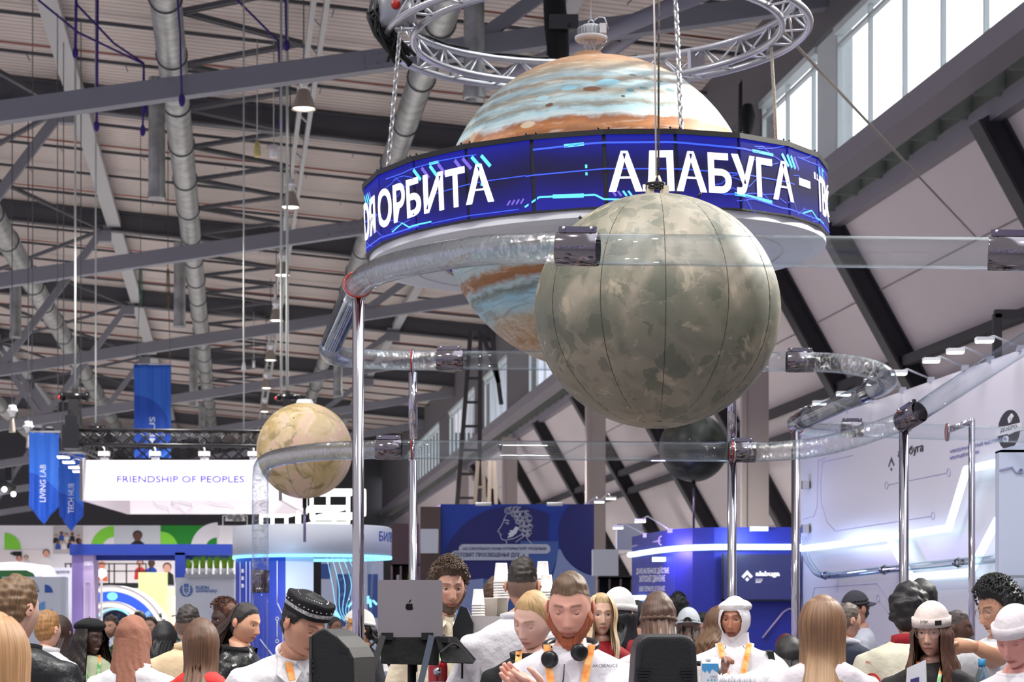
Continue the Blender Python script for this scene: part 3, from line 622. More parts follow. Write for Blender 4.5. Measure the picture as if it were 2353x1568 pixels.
tc = nt.nodes.new('ShaderNodeTexCoord'); sx = nt.nodes.new('ShaderNodeSeparateXYZ'); nt.links.new(tc.outputs['Object'], sx.inputs[0]); nz = noise(nt, tc.outputs['Object'], 1.3, 2)
zz = math_(nt, 'ADD', math_(nt, 'MULTIPLY_ADD', sx.outputs[2], 1 / (2 * hh), .5), math_(nt, 'MULTIPLY', math_(nt, 'SUBTRACT', nz.outputs[0], .5), .5))
rc = ramp(nt, zz, [(0, (36, 36, 150)), (.22, (30, 28, 112)), (.48, (30, 26, 62)), (.68, (28, 26, 90)), (1, (28, 32, 158))]); nt.links.new(rc.outputs[0], b.inputs['Emission Color']); b.inputs['Emission Strength'].default_value = .72
M_screen = m; M_let = emis('screen_white', (250, 250, 255), 1.5); M_cy = emis('screen_cyan', (90, 210, 255), 1.1); M_bl = emis('screen_line_blue', (50, 90, 255), .9); M_vi = emis('screen_violet', (120, 96, 220), .8)
sp = 2 * PI / NPAN
for k in range(NPAN):
    a0, a1 = k * sp + .0085, (k + 1) * sp - .0085; mb = MB()
    q = [ringp(a0, -hh, 0), ringp(a1, -hh, 0), ringp(a1, hh, 0), ringp(a0, hh, 0)]; ctr = sum(q, Vector()) / 4; nrm = Vector((ctr.x, ctr.y, 0)).normalized()
    mb.add(q + [p - nrm * .05 for p in q], [(0, 1, 2, 3), (7, 6, 5, 4), (0, 4, 5, 1), (1, 5, 6, 2), (2, 6, 7, 3), (3, 7, 4, 0)]); mb.build('screen_panel', M_screen, ring)
mb = MB()
for z0, z1, d in ((hh, hh + .035, .012), (-hh - .012, -hh, .006)):
    for k in range(NPAN):
        a0, a1 = k * sp, (k + 1) * sp; q = [ringp(a0, z0, d), ringp(a1, z0, d), ringp(a1, z1, d), ringp(a0, z1, d)]; nrm = Vector((math.sin((a0 + a1) / 2), -math.cos((a0 + a1) / 2), 0))
        mb.add(q + [p - nrm * .12 for p in q], [(0, 1, 2, 3), (7, 6, 5, 4), (0, 4, 5, 1), (2, 6, 7, 3)])
for k in range(NPAN): mb.bar(ringp(k * sp, -hh, -.03), ringp(k * sp, hh, -.03), .04, .03, (math.sin(k * sp), -math.cos(k * sp), 0))
for k in range(NPAN):
    for s_ in (-.02, .02): mb.ball(ringp(k * sp + s_, hh + .045, 0), .008, 6, 4)
mb.build('screen_frame', mat('screen_frame_dark', (26, 27, 28), .45), ring)
def arc_text(body, a0, a1, z0, hgt, bold=.024):
    v, f = text_geo(body, bold, .05); w = v[:, 0].max(); h_ = v[:, 1].max(); pts = []
    for x, y, z in v: pts.append(ringp(a0 + (a1 - a0) * x / w, z0 + hgt * y / h_, .004 + z * .02))
    mb = MB(); mb.add(pts, f); mb.build('lettering', M_let, ring)
D2 = math.radians
for a, txt in ((.6, 'АЛАБУГА'), (-66.5, 'ОРБИТА')): arc_text(txt, D2(a), D2(a + (50.5 if a > 0 else 40.5)), -hh * .60, hh * 1.14)
arc_text('–', D2(54.5), D2(60.5), -hh * .02, .05); arc_text('ТВОЯ', D2(63), D2(92), -hh * .60, hh * 1.14); arc_text('ТВОЯ', D2(-98), D2(-70), -hh * .60, hh * 1.14)
for a, txt, w in ((118, 'АЛАБУГА', 50), (174, '–', 6), (186, 'ТВОЯ', 27), (218, 'ОРБИТА', 40)):
    if txt == '–': arc_text(txt, D2(a), D2(a + w), -hh * .02, .05)
    else: arc_text(txt, D2(a), D2(a + w), -hh * .60, hh * 1.14)
def arc_line(dst, pts, w):
    mb = MB(); dst[cur[0]].append(mb)
    q = []
    for (a0, z0), (a1, z1) in zip(pts[:-1], pts[1:]):
        n = max(1, int(abs(a1 - a0) / 2.0)); 
        for i in range(n): q.append((a0 + (a1 - a0) * i / n, z0 + (z1 - z0) * i / n))
    q.append(pts[-1])
    for (a0, z0), (a1, z1) in zip(q[:-1], q[1:]):
        A, B = ringp(D2(a0), z0 * hh, .003), ringp(D2(a1), z1 * hh, .003); d = (B - A); nn = Vector((math.sin(D2(a0)), -math.cos(D2(a0)), 0)); u = nn.cross(d)
        if u.length < 1e-6: continue
        u = u.normalized() * w / 2; mb.add([A - u, B - u, B + u, A + u], [(0, 1, 2, 3)])
c1, c2, c3 = [[], []], [[], []], [[], []]; rnd = random.Random(4); cur = [0]
for base in (0, 116, 232):
    for s_ in (1,):
        cur[0] = 1 if base else 0
        arc_line(c2, [(base - 16, .72), (base - 4, .78), (base + 14, .78), (base + 40, .70)], .012); arc_line(c1, [(base - 9, .765), (base - 4.5, .78)], .022); arc_line(c1, [(base + 37, .71), (base + 44, .68)], .02)
        arc_line(c2, [(base - 62, .80), (base - 54, .78), (base - 41, .84), (base - 30, .8)], .007); arc_line(c1, [(base - 44, .82), (base - 41, .82)], .018)
        arc_line(c2, [(base - 18, 0), (base, .05), (base + 20, .02), (base + 52, -.05)], .008); arc_line(c2, [(base - 44, -.08), (base - 28, .02), (base - 18, .02)], .006)
        arc_line(c1, [(base - 18.5, -.86), (base - 15, -.62), (base - 2.5, -.66), (base - .6, -.8), (base + 6, -.84)], .012); arc_line(c1, [(base - 12, -.63), (base - 5, -.66)], .026)
        arc_line(c2, [(base + 28, -.62), (base + 32, -.60), (base + 46, -.82), (base + 62, -.86), (base + 80, -.9)], .010); arc_line(c1, [(base + 31, -.59), (base + 43, -.7)], .022)
        arc_line(c1, [(base - 60, -.82), (base - 55, -.66), (base - 52, -.85), (base - 44, -.85)], .010); arc_line(c2, [(base - 44, -.9), (base - 20, -.9)], .006)
        for k in range(4):
            for q_, c_ in ((-36 + k * 2.4, c3 if k < 2 else c1), (-49 + k * 2.6, c3 if k % 2 else c1), (47 + k * 1.8, c1 if k < 3 else c3)):
                arc_line(c_, [(base + q_, .76), (base + q_ + 2.2, .42)], .024)
            arc_line(c1 if k > 1 else c3, [(base + 1.4 + k * 1.2, -.58), (base + 2.2 + k * 1.2, -.72)], .014); arc_line(c3, [(base - 22 + k * 1.1, -.62), (base - 22.8 + k * 1.1, -.75)], .012)
        for a in (-29, -4.2): arc_line(c1, [(base + a, .2), (base + a, .1)], .014); arc_line(c1, [(base + a, -.02), (base + a, -.1)], .014)
        for k in range(14):
            a = base - 78 + rnd.uniform(-14, 22); z = rnd.uniform(-.9, .9); arc_line(c2, [(a, z), (a + 3, z + .05), (a + 5, z + rnd.uniform(-.3, .3)), (a + 9, z + rnd.uniform(-.3, .3))], .005)
for c_, m_ in ((c1, M_cy), (c2, M_bl), (c3, M_vi)):
    for mb in c_[0]: mb.build('screen_graphic', m_, ring)
    mb = MB()
    for x in c_[1]: mb.add(x.v, x.f)
    mb.build('screen_pattern', m_, ring)['kind'] = 'stuff'   # the far side of the ring
M_disc = mat('ring_disc_white', (228, 230, 238), .45)
mb = MB(); ri = RJ * .985
mb.lathe([(RR * .985, -hh - .012), (RR * .985, -hh - .06), (RR * .93, -hh - .075), (ri * 1.06, -hh - .085), (ri, -hh - .085), (ri, -hh - .06), (RR * .93, -hh - .05), (RR * .97, -hh - .012), (RR * .985, -hh - .012)], 96, smooth=False); mb.build('underside_disc', M_disc, ring)
mb = MB(); mb.tube([((RR * .80) * math.cos(a), (RR * .80) * math.sin(a), -hh - .085) for a in [2 * PI * k / 96 for k in range(96)]], .006, 6, closed=True); mb.build('disc_seam', M_white, ring)
# ---- circular truss with chains
RT = 485 / FPX * DJ; tc_ = P(1372, 84, DJ); truss = thing('ring_truss', 'silver circular truss hung above the banded planet', 'truss', tc_); truss.rotation_euler = Euler((0, math.radians(-1.8), 0))
M_alu = mat('aluminium', (205, 205, 212), .28, .9)
for r, z in ((RT, 0), (RT - .2, 0), (RT - .1, .19)):
    mb = MB(); mb.tube([(r * math.cos(a), r * math.sin(a), z) for a in [2 * PI * k / 90 for k in range(90)]], .026, 10, closed=True); mb.build('chord_tube', M_alu, truss)
mb = MB(); N = 24
for k in range(N):
    a, c = 2 * PI * k / N, 2 * PI * (k + .5) / N; e = 2 * PI * (k + 1) / N
    f_ = lambda r, a, z: (r * math.cos(a), r * math.sin(a), z)
    mb.tube([f_(RT, a, 0), f_(RT - .1, c, .19)], .009, 6); mb.tube([f_(RT - .2, a, 0), f_(RT - .1, c, .19)], .009, 6); mb.tube([f_(RT - .1, c, .19), f_(RT, e, 0)], .009, 6); mb.tube([f_(RT - .1, c, .19), f_(RT - .2, e, 0)], .009, 6); mb.tube([f_(RT, a, 0), f_(RT - .2, a, 0)], .009, 6)
mb.build('lattice', M_alu, truss)
mb = MB()
for k in range(3):
    a0 = 1.3 + k * .5
    mb.tube([((RT - .1 + .02 * math.sin(a * 9 + k)) * math.cos(a), (RT - .1) * math.sin(a), .21 + .02 * math.sin(a * 7 + k * 2)) for a in [a0 + 1.8 * q / 30 for q in range(31)]], .011, 6)
mb.build('cable', M_black, truss)
for ang in (55,):   # connector plates
    a = math.radians(ang); mb = MB(); mb.box(((RT - .1) * math.cos(a), (RT - .1) * math.sin(a), .08), (.03, .22, .2), Matrix.Rotation(a + PI / 2, 3, 'Z')); mb.build('joint_plate', M_steel, truss)
p = P(912, 32, DJ - .3); t = thing('chain_hoist', 'black and silver chain hoist bundled with cables at the left of the ring truss', 'hoist', p)
mb = MB(); mb.lathe([(.001, -.1), (.11, -.1), (.13, -.05), (.13, .1), (.1, .15), (.001, .15)], 18); mb.build('motor', mat('motor_grey', (150, 152, 158), .35, .6), t)
mb = MB(); mb.ball((0, -.13, .03), .035, 10, 6); mb.build('button', mat('signal_red', (190, 40, 36), .4), t)
mb = MB(); rr_ = random.Random(2)
for k in range(16):
    q = [Vector((-.1 + rr_.uniform(-.1, .1), .05 + rr_.uniform(-.1, .1), .15)), Vector((-.16 + rr_.uniform(-.06, .1), .02 + rr_.uniform(-.05, .1), 0)), Vector((-.1 + rr_.uniform(-.06, .1), rr_.uniform(-.02, .1), -.15)), Vector((rr_.uniform(-.08, .14), .1, -.3 + rr_.uniform(-.06, .06)))]
    mb.tube(q, .013, 6)
    mb.tube([(.1 + .09 * math.cos(a + k), .05 + .05 * math.sin(k), .1 + .07 * math.sin(a)) for a in [2 * PI * i / 12 for i in range(12)]], .01, 5, closed=True)
mb.build('cable_bundle', M_black, t)
mb = MB(); chain_links(mb, P(912, -30, DJ - .3) + Vector((0, 0, .2)), P(912, -420, DJ - .3), .09, .011); mb.build('chain', M_steel, t)
M_chain = mat('chain_silver', (205, 206, 208), .3, .85)
def ring_chain(a, b, l, rope=False):
    mb = MB()
    if rope: mb.tube([a, (a + b) / 2 + Vector((.005, 0, -.01)), b], .013, 8)
    else: chain_links(mb, a, b, .052, .0075)
    tag(mb.build('rope' if rope else 'chain', mat('rope_cream', (200, 192, 180), .8, noise=(80, (160, 150, 140))) if rope else M_chain), l, 'rope' if rope else 'chain')
ring_chain(P(920, 62, DJ - .4), P(889, 416, DJ - .25), 'silver chain from the left hoist down to the left end of the ring screen')
ring_chain(P(1547, -120, DJ - 1.4), P(1566, 308, DJ - 1.55), 'silver chain running down beside the ropes to the front edge of the ring screen')
ring_chain(P(1772, 108, DJ + .35), P(1784, 345, DJ + .3), 'cream rope from the ring truss down to the right back of the ring screen', True)
ring_chain(P(1797, 70, DJ + .45), P(2247, 550, 33.3), 'long cream rope slanting down right from the ring truss past the windows', True)
# round hub that the banded planet hangs from
t = thing('hanging_hub', 'round silver hub with fins and short chains right above the banded planet', 'hub', P(1358, 85, DJ))
mb = MB(); mb.lathe([(.001, -.03), (.11, -.03), (.12, -.015), (.12, 0), (.085, .01), (.085, .07), (.06, .085), (.001, .085)], 24); mb.build('plate', mat('hub_pale', (214, 214, 218), .4), t)
mb = MB()
for k in range(24): a = 2 * PI * k / 24; mb.box((.088 * math.cos(a), .088 * math.sin(a), .04), (.02, .006, .055), Matrix.Rotation(a, 3, 'Z'))
mb.build('fin', M_steel, t)
mb = MB(); mb.box((.085, -.06, .045), (.05, .05, .07)); mb.build('junction_box', M_white, t)
mb = MB(); mb.tube([(.02 * math.cos(a), 0, .1 + .025 * math.sin(a)) for a in [2 * PI * k / 12 for k in range(12)]], .006, 6, closed=True); mb.tube([(.02, 0, .12), (.06, 0, .15), (.1, 0, .14), (.13, 0, .06)], .005, 5); mb.build('ring_bolt', M_steel, t)
mb = MB()
for k in range(3): chain_links(mb, Vector((-.05 + .04 * k, -.04, -.03)), Vector((-.035 + .02 * k, -.03, -.16)), .035, .004)
chain_links(mb, Vector((.11, 0, -.03)), Vector((.03, -.02, -.15)), .035, .005); mb.build('chain', M_chain, t)
mb = MB(); mb.tube([(0, 0, .12), (0, 0, 2.2)], .006, 6); mb.build('wire', M_steel, t)
# ================================================================ clear tubes on chrome poles
def glass(name, bumpk):
    """clear acrylic wall: mostly see-through, mirror-like towards grazing angles"""
    m = bpy.data.materials.new(name); m.use_nodes = True; nt = m.node_tree
    for n in list(nt.nodes):
        if n.type != 'OUTPUT_MATERIAL': nt.nodes.remove(n)
    tr = nt.nodes.new('ShaderNodeBsdfTransparent'); gl = nt.nodes.new('ShaderNodeBsdfGlossy'); gl.inputs['Roughness'].default_value = .02
    lw = nt.nodes.new('ShaderNodeLayerWeight'); lw.inputs['Blend'].default_value = .5; nt.links.new(ramp(nt, lw.outputs['Facing'], [(0, (252, 253, 254)), (.7, (246, 249, 251)), (.92, (214, 224, 234)), (1, (176, 190, 206))]).outputs[0], tr.inputs['Color'])
    fac = math_(nt, 'MULTIPLY_ADD', math_(nt, 'POWER', lw.outputs['Facing'], 3.4), .62, .03)
    if bumpk:
        tc = nt.nodes.new('ShaderNodeTexCoord'); mp = nt.nodes.new('ShaderNodeMapping'); mp.inputs['Scale'].default_value = (7, 40, 1); nt.links.new(tc.outputs['UV'], mp.inputs[0]); n = noise(nt, mp.outputs[0], 1, 5, 1.0)
        bp = nt.nodes.new('ShaderNodeBump'); bp.inputs['Strength'].default_value = bumpk; bp.inputs['Distance'].default_value = .01; nt.links.new(n.outputs[0], bp.inputs['Height']); nt.links.new(bp.outputs[0], gl.inputs['Normal'])
        fac = math_(nt, 'ADD', math_(nt, 'MULTIPLY', fac, 1.3), math_(nt, 'MULTIPLY', ramp(nt, n.outputs[0], [(.50, (0, 0, 0)), (.64, (255, 255, 255))]).outputs[0], .30))
    mx = nt.nodes.new('ShaderNodeMixShader'); nt.links.new(fac, mx.inputs[0]); nt.links.new(tr.outputs[0], mx.inputs[1]); nt.links.new(gl.outputs[0], mx.inputs[2]); nt.links.new(mx.outputs[0], nt.nodes['Material Output'].inputs[0]); return m
M_tube = glass('clear_acrylic', 0); M_bent = glass('clear_acrylic_bent', .5)
TR = .059
def smooth_path(pts, n=10):
    q = [Vector(p) for p in pts]; out = []
    for i in range(len(q) - 1):
        p0, p1, p2, p3 = q[max(i - 1, 0)], q[i], q[i + 1], q[min(i + 2, len(q) - 1)]
        for k in range(n):
            t = k / n; out.append(.5 * ((2 * p1) + (p2 - p0) * t + (2 * p0 - 5 * p1 + 4 * p2 - p3) * t * t + (3 * p1 - p0 - 3 * p2 + p3) * t ** 3))
    out.append(q[-1]); return out
def pipe_geo(path, r, n=28):
    mb = MB(); mb.tube(path, r, n, cap=False); k = len(path); inner = MB(); inner.tube(path, r - .0045, n, cap=False)
    L = [0]
    for a, c in zip(path[:-1], path[1:]): L.append(L[-1] + (c - a).length)
    uv = [(j / n, L[i]) for i in range(k) for j in range(n)] * 2
    o = len(mb.v); mb.v += inner.v
    for f in inner.f: mb.f.append(tuple(x + o for x in reversed(f))); mb.m.append(0); mb.sm.append(True)
    for e in (0, k - 1):
        for j in range(n):
            a, c = e * n + j, e * n + (j + 1) % n; q = (a, a + o, c + o, c); mb.f.append(q if e else q[::-1]); mb.m.append(0); mb.sm.append(False)
    return mb, uv
def section(par, pts, bent=False, n=10):
    path = smooth_path(pts, n) if bent else [Vector(pts[0]) + (Vector(pts[1]) - Vector(pts[0])) * t / 8 for t in range(9)]
    mb, uv = pipe_geo(path, TR); return mb.build('tube_section', M_bent if bent else M_tube, par, uvs=uv)
def frame_at(d):
    d = Vector(d).normalized(); up = Vector((0, 0, 1)); x = d.cross(up)
    if x.length < .05: x = Vector((1, 0, 0))
    x.normalize(); return d, x, x.cross(d)
M_sleeve = mat('sleeve_chrome', (120, 114, 122), .1, 1.0)
def sleeve(par, c, d, L=.16, flange=True):
    c = Vector(c); d, x, u = frame_at(d); mb = MB(); mb.tube([c - d * L / 2, c - d * L / 2 + d * .003, c + d * L / 2 - d * .003, c + d * L / 2], [TR + .003, TR + .005, TR + .005, TR + .003], 32, cap=False)
    mb.tube([c + d * L / 2, c - d * L / 2], TR + .0015, 32, cap=False)
    o = mb.build('sleeve', M_sleeve, par)
    if flange:
        mb = MB(); R3 = Matrix((d, x, u)).transposed(); mb.box(c + u * (TR + .014), (L * .92, .008, .022), R3); mb.box(c + u * (TR + .014) + x * .012, (L * .92, .006, .022), R3); mb.build('clamp_plate', M_sleeve, o)
        for s_ in (-1, 1):
            mb = MB(); mb.tube([c + u * (TR + .016) + d * (s_ * L * .33) - x * .022, c + u * (TR + .016) + d * (s_ * L * .33) + x * .026], .007, 8); mb.build('bolt', M_steel, o)
    return o
M_copper = mat('copper_red', (170, 60, 44), .3, .5)
def clamp(par, c, d):
    c = Vector(c); d, x, u = frame_at(d)
    for s_, r, m_, nm in ((-.008, .004, M_copper, 'gasket'), (.004, .006, M_chrome, 'clamp_ring')):
        mb = MB(); mb.tube([c + d * s_ + (x * math.cos(a) + u * math.sin(a)) * (TR + .006) for a in [2 * PI * k / 28 for k in range(28)]], r, 8, closed=True); mb.build(nm, m_, par)
    mb = MB(); mb.tube([c + x * (TR + .004) - u * .012, c + x * (TR + .03) - u * .012], .004, 6); mb.tube([c + x * (TR + .028) - u * .02, c + x * (TR + .028) + u * .012], .004, 6); mb.build('wing_bolt', M_steel, par)
def pole(label, px, ytop, D, w=.053, gap=None):
    p = P(px, ytop, D); t = thing('chrome_pole', label, 'pole', (p.x, p.y, 0)); r = w / 2
    for a, c in (((0, P(0, gap[1], D).z), (P(0, gap[0], D).z, p.z)) if gap else ((0, p.z),)): mb = MB(); mb.tube([(0, 0, a), (0, 0, c)], r, 20); mb.build('post', M_chrome, t)
    mb = MB(); mb.lathe([(.001, .012), (.11, .012), (.115, 0), (.001, 0)], 24); mb.build('base_plate', M_steel, t); return t
# upper tube
up = thing('clear_tube', 'upper clear tube, passing in front of the mottled planet and looping back behind it', 'tube', P(1327, 573, 8.25))
def rel(par, pts): return [Vector(p) - par.location for p in pts]
A0, A1 = P(3100, 590, 7.7), P(1327, 573, 8.25)
section(up, rel(up, [A0, A1]))
b1 = [A1, P(1230, 571, 8.32), P(1120, 575, 8.5), P(1010, 590, 8.85), P(915, 610, 9.35), P(852, 632, 9.8), P(822, 656, 10.15)]
section(up, rel(up, b1), True)
e1 = P(822, 656, 10.15); e2 = P(757, 800, 12.1)
section(up, rel(up, [e1 + (e2 - e1) * .015, e2]))
section(up, rel(up, [e2, P(762, 814, 12.45), P(800, 822, 12.8), P(870, 827, 13.0), P(950, 829, 13.1), P(1033, 828, 13.1)]), True)
section(up, rel(up, [P(1033, 828, 13.1), P(1836, 832, 13.1)]))
b2 = [P(1836, 832, 13.1), P(1890, 833, 13.05), P(1950, 838, 12.95), P(2005, 850, 12.85), P(2038, 868, 12.9), P(2032, 884, 13.1), P(2008, 895, 13.3)]
section(up, rel(up, b2), True); section(up, rel(up, [P(2008, 895, 13.3), P(1842, 968, 14.6)]))
section(up, rel(up, [P(1842, 968, 14.6), P(1828, 975, 15.0), P(1840, 983, 15.6), P(1880, 988, 16.2), P(1925, 988, 16.5), P(1960, 987, 16.6)]), True)
section(up, rel(up, [P(1960, 987, 16.6), P(2440, 1003, 16.2)]))
L0 = up.location
for c, d in ((A1, A0 - A1), (A1.lerp(A0, (P(2312, 582, 8.13) - A1).length / (A0 - A1).length), A0 - A1), (P(1033, 828, 13.1), (1, 0, 0)), (P(1838, 832, 13.1), (1, 0, 0)), (P(2000, 898, 13.4), P(1835, 972, 14.7) - P(2008, 895, 13.3)), (P(1850, 964, 14.55), P(1835, 972, 14.7) - P(2008, 895, 13.3)), (P(1958, 987, 16.6), (1, 0, 0))): sleeve(up, c - L0, d)
for c, d in ((e1, e2 - e1 + Vector((0, 0, -.6))), (P(948, 829, 13.1), (1, .02, 0)), (P(1829, 976, 15.0), (-.3, 1, 0)), (P(2177, 994, 16.42), (1, -.05, 0))): clamp(up, c - L0, d)
# lower tube
lo = thing('clear_tube', 'lower clear tube, rising upright at the left, then level, then bending up right', 'tube', P(893, 1033, 13.3)); L1 = lo.location
V0, V1 = P(598, 1800, 15.6), P(598, 1335, 15.5)
section(lo, rel(lo, [V0, V1])); section(lo, rel(lo, [V1, P(598, 1240, 15.45), P(598, 1150, 15.4), P(599, 1095, 15.3), P(606, 1068, 15.1), P(640, 1052, 14.8), P(720, 1040, 14.2), P(810, 1035, 13.7), P(893, 1033, 13.3)]), True)
section(lo, rel(lo, [P(893, 1033, 13.3), P(1708, 1039, 13.1)])); b3 = [P(1708, 1039, 13.1), P(1790, 1037, 13.05), P(1870, 1029, 13.0), P(1950, 1011, 12.9), P(2030, 985, 12.8), P(2085, 964, 12.75)]
section(lo, rel(lo, b3), True); section(lo, rel(lo, [P(2085, 964, 12.75), P(2085, 964, 12.75).lerp(P(2440, 735, 11.8), 2.0)]))
for c, d in ((P(893, 1033, 13.3), (1, -.02, 0)), (P(1705, 1039, 13.1), (1, 0, 0)), (P(2092, 960, 12.7), P(2440, 735, 11.8) - P(2085, 964, 12.75)), (P(598, 1337, 15.5), (0, 0, 1))): sleeve(lo, c - L1, d)
for c, d in ((P(949, 1034, 13.2), (1, .02, 0)), (P(1683, 1039, 13.1), (1, .1, 0)), (P(2076, 969, 12.76), (.5, .3, .3))): clamp(lo, c - L1, d)
pole('thick chrome pole at the left, under the elbow of the upper clear tube', 823, 686, 10.15, .055)
pole('chrome pole crossed by both clear tubes, just right of the thick left pole', 949, 856, 13.12, gap=(1009, 1059))
pole('chrome pole right of the mottled planet, in front of the dark screen wall', 1682, 860, 13.12, .055, gap=(1013, 1064))
pole('chrome pole under the far elbow, at the corner of the white wall', 1828, 992, 15.0, .058)
pole('chrome pole under the bend of the lower tube, in front of the white wall', 2077, 992, 12.76, .056)
t = pole('rightmost chrome pole, bent over to a clamp at its top', 2233, 965, 16.4, .05)
q = t.location; a = P(2233, 968, 16.4) - q; c = P(2182, 988, 16.42) - q; mb = MB(); mb.tube([a, c], .024, 14); mb.ball(a, .0255, 14, 8); mb.build('arm', M_chrome, t)
# ================================================================ stands and signs
XV, ZV = Vector((1, 0, 0)), Vector((0, 0, 1))
def flat(mb, poly, D, depth=.01):
    f = [P(x, y, D) for x, y in poly]; n = len(f)
    A = sum((poly[i][0] * poly[(i + 1) % n][1] - poly[(i + 1) % n][0] * poly[i][1]) for i in range(n))
    if A > 0: f = f[::-1]
    bk = [p + Vector((0, depth, 0)) for p in f]
    return mb.add(f + bk, [tuple(range(n)), tuple(range(2 * n - 1, n - 1, -1))] + [(i, i + n, (i + 1) % n + n, (i + 1) % n) for i in range(n)])
def rect(x0, y0, x1, y1): return [(x0, y0), (x1, y0), (x1, y1), (x0, y1)]
def circ(cx_, cy_, r, n=28, a0=0, a1=360, ry=None):
    k = n + (0 if a1 - a0 >= 360 else 1); return [(cx_ + r * math.cos(math.radians(a0 + (a1 - a0) * i / n)), cy_ - (ry or r) * math.sin(math.radians(a0 + (a1 - a0) * i / n))) for i in range(k)]
def quarter(cx_, cy_, r, a0): return [(cx_, cy_)] + circ(cx_, cy_, r, 12, a0, a0 + 90)
def clip(poly, x0, y0, x1, y1):
    for ax, v, sg in ((0, x0, 1), (0, x1, -1), (1, y0, 1), (1, y1, -1)):
        out = []
        for a, c in zip(poly, poly[1:] + poly[:1]):
            da, dc = (a[ax] - v) * sg, (c[ax] - v) * sg
            if da >= 0: out.append(a)
            if da * dc < 0: t = da / (da - dc); out.append((a[0] + (c[0] - a[0]) * t, a[1] + (c[1] - a[1]) * t))
        poly = out
    return poly
def annulus(mb, cx_, cy_, r0, r1, D, a0=0, a1=360, n=24, depth=.01):
    for i in range(n):
        t0, t1 = a0 + (a1 - a0) * i / n, a0 + (a1 - a0) * (i + 1) / n
        flat(mb, circ(cx_, cy_, r1, 1, t0, t1) + circ(cx_, cy_, r0, 1, t0, t1)[::-1], D, depth)
    return mb
def ftext(mb, txt, x0, y0, x1, y1, D, bold=.01, depth=.004): return text_on(mb, txt, P(x0, y1, D), XV, ZV, (x1 - x0) / FPX * D, (y1 - y0) / FPX * D, bold, depth)
def fline(mb, pts, w, D, depth=.006):
    for (a, b_), (c, d) in zip(pts[:-1], pts[1:]):
        L = math.hypot(c - a, d - b_)
        if L < 1e-6: continue
        nx, ny = -(d - b_) / L * w / 2, (c - a) / L * w / 2; flat(mb, [(a + nx, b_ + ny), (c + nx, d + ny), (c - nx, d - ny), (a - nx, b_ - ny)], D, depth)
    return mb
def board(name, label, cat, x0, y0, x1, D, m_, y1=None, thick=.1, zb=0.0):
    """an upright board from row y0 down to the floor (or row y1)"""
    a = P(x0, y0, D); c = P(x1, y0, D); z0 = zb if y1 is None else P(x0, y1, D).z
    t = thing(name, label, cat, ((a.x + c.x) / 2, D, 0)); mb = MB(); mb.box((0, thick / 2, (a.z + z0) / 2), (c.x - a.x, thick, a.z - z0)); mb.build('panel', m_, t); t['_o'] = 0; del t['_o']; return t
def child(mb, name, m_, t):
    L = t.location; mb.v = [(x - L[0], y - L[1], z - L[2]) for x, y, z in mb.v]; return mb.build(name, m_, t)
M_wpanel = mat('stand_white', (224, 222, 230), .4); M_bluewall = mat('stand_blue', (42, 50, 154), .5); M_navy = mat('stand_navy', (34, 58, 150), .5); M_print = mat('print_grey_blue', (150, 150, 190), .5); M_print2 = mat('print_lilac', (176, 172, 206), .5); M_ink = mat('ink_dark', (40, 40, 48), .5); M_wtext = mat('letters_white', (240, 240, 248), .4)
M_led = emis('led_strip', (215, 245, 255), 1.5); M_ledw = emis('led_warm', (255, 240, 214), 2.2); M_ledc = emis('led_cyan', (130, 215, 255), 1.3); M_flood = emis('flood_glow', (255, 252, 246), 6.0)
M_pgrey = mat('stand_pale_grey', (206, 210, 222), .45); M_lilac = mat('lilac', (150, 130, 200), .5); M_pink = mat('lilac_pale', (196, 176, 220), .5)
# --- curved dark blue wall
CV = [(1840, 24.0), (1740, 24.0), (1640, 24.02), (1590, 24.2), (1550, 24.5), (1520, 24.95), (1495, 25.45), (1470, 26.05), (1452, 26.6)]
def cvD(px): return float(np.interp(px, [p for p, d in CV[::-1]], [d for p, d in CV[::-1]]))
ZB = P(0, 1212, 24).z
t = thing('stand_wall', 'curved royal blue exhibition wall with a light tube, behind the chrome pole right of the mottled planet', 'wall', P(1650, 1440, 24.5) * 1)
t.location.z = 0
xs = np.linspace(1840, 1452, 40); mb = MB(); G = []
for d in (0, .12):
    for zt in ((0, ZB) if d == 0 else (ZB, 0)): G.append([P(x, 1440, cvD(x) + d) * 1 + Vector((0, 0, zt - 1.6)) for x in xs])
mb.grid(G, smooth=False); mb.grid([G[-1], G[0]], smooth=False); child(mb, 'panel', M_bluewall, t)
def cvline(pts, z0, z1=None): return [Vector((P(x, 1440, cvD(x)).x, cvD(x) - .05, z)) for x, z in pts]
zl = P(0, 1258, 24).z; mb = MB(); mb.tube([Vector((P(x, 0, cvD(x)).x, cvD(x) - .06, zl)) for x in np.linspace(1838, 1446, 30)], .034, 10); child(mb, 'light_tube', M_led, t)
def cvtext(mb, txt, x0, x1, y0, y1, bold=.03):
    v, f = text_geo(txt, bold, .05); w, h_ = v[:, 0].max(), v[:, 1].max(); pts = []
    for x, y, z in v:
        px = x0 + (x1 - x0) * x / w; D = cvD(px) - .006 - .01 * z; pts.append(P(px, y1 + (y0 - y1) * y / h_ - (px - x0) * .02, D))
    mb.add(pts, f)
mb = MB(); cvtext(mb, 'ДАЖЕ МАЛЕНЬКОЕ ДЕЙСТВИЕ', 1462, 1537, 1303, 1322); cvtext(mb, 'ЗАПУСКАЕТ ДВИЖЕНИЕ', 1469, 1528, 1323, 1341); cvtext(mb, 'EVERY STEP MOVES US FORWARD', 1469, 1528, 1348, 1360, .01); child(mb, 'lettering', M_wtext, t)
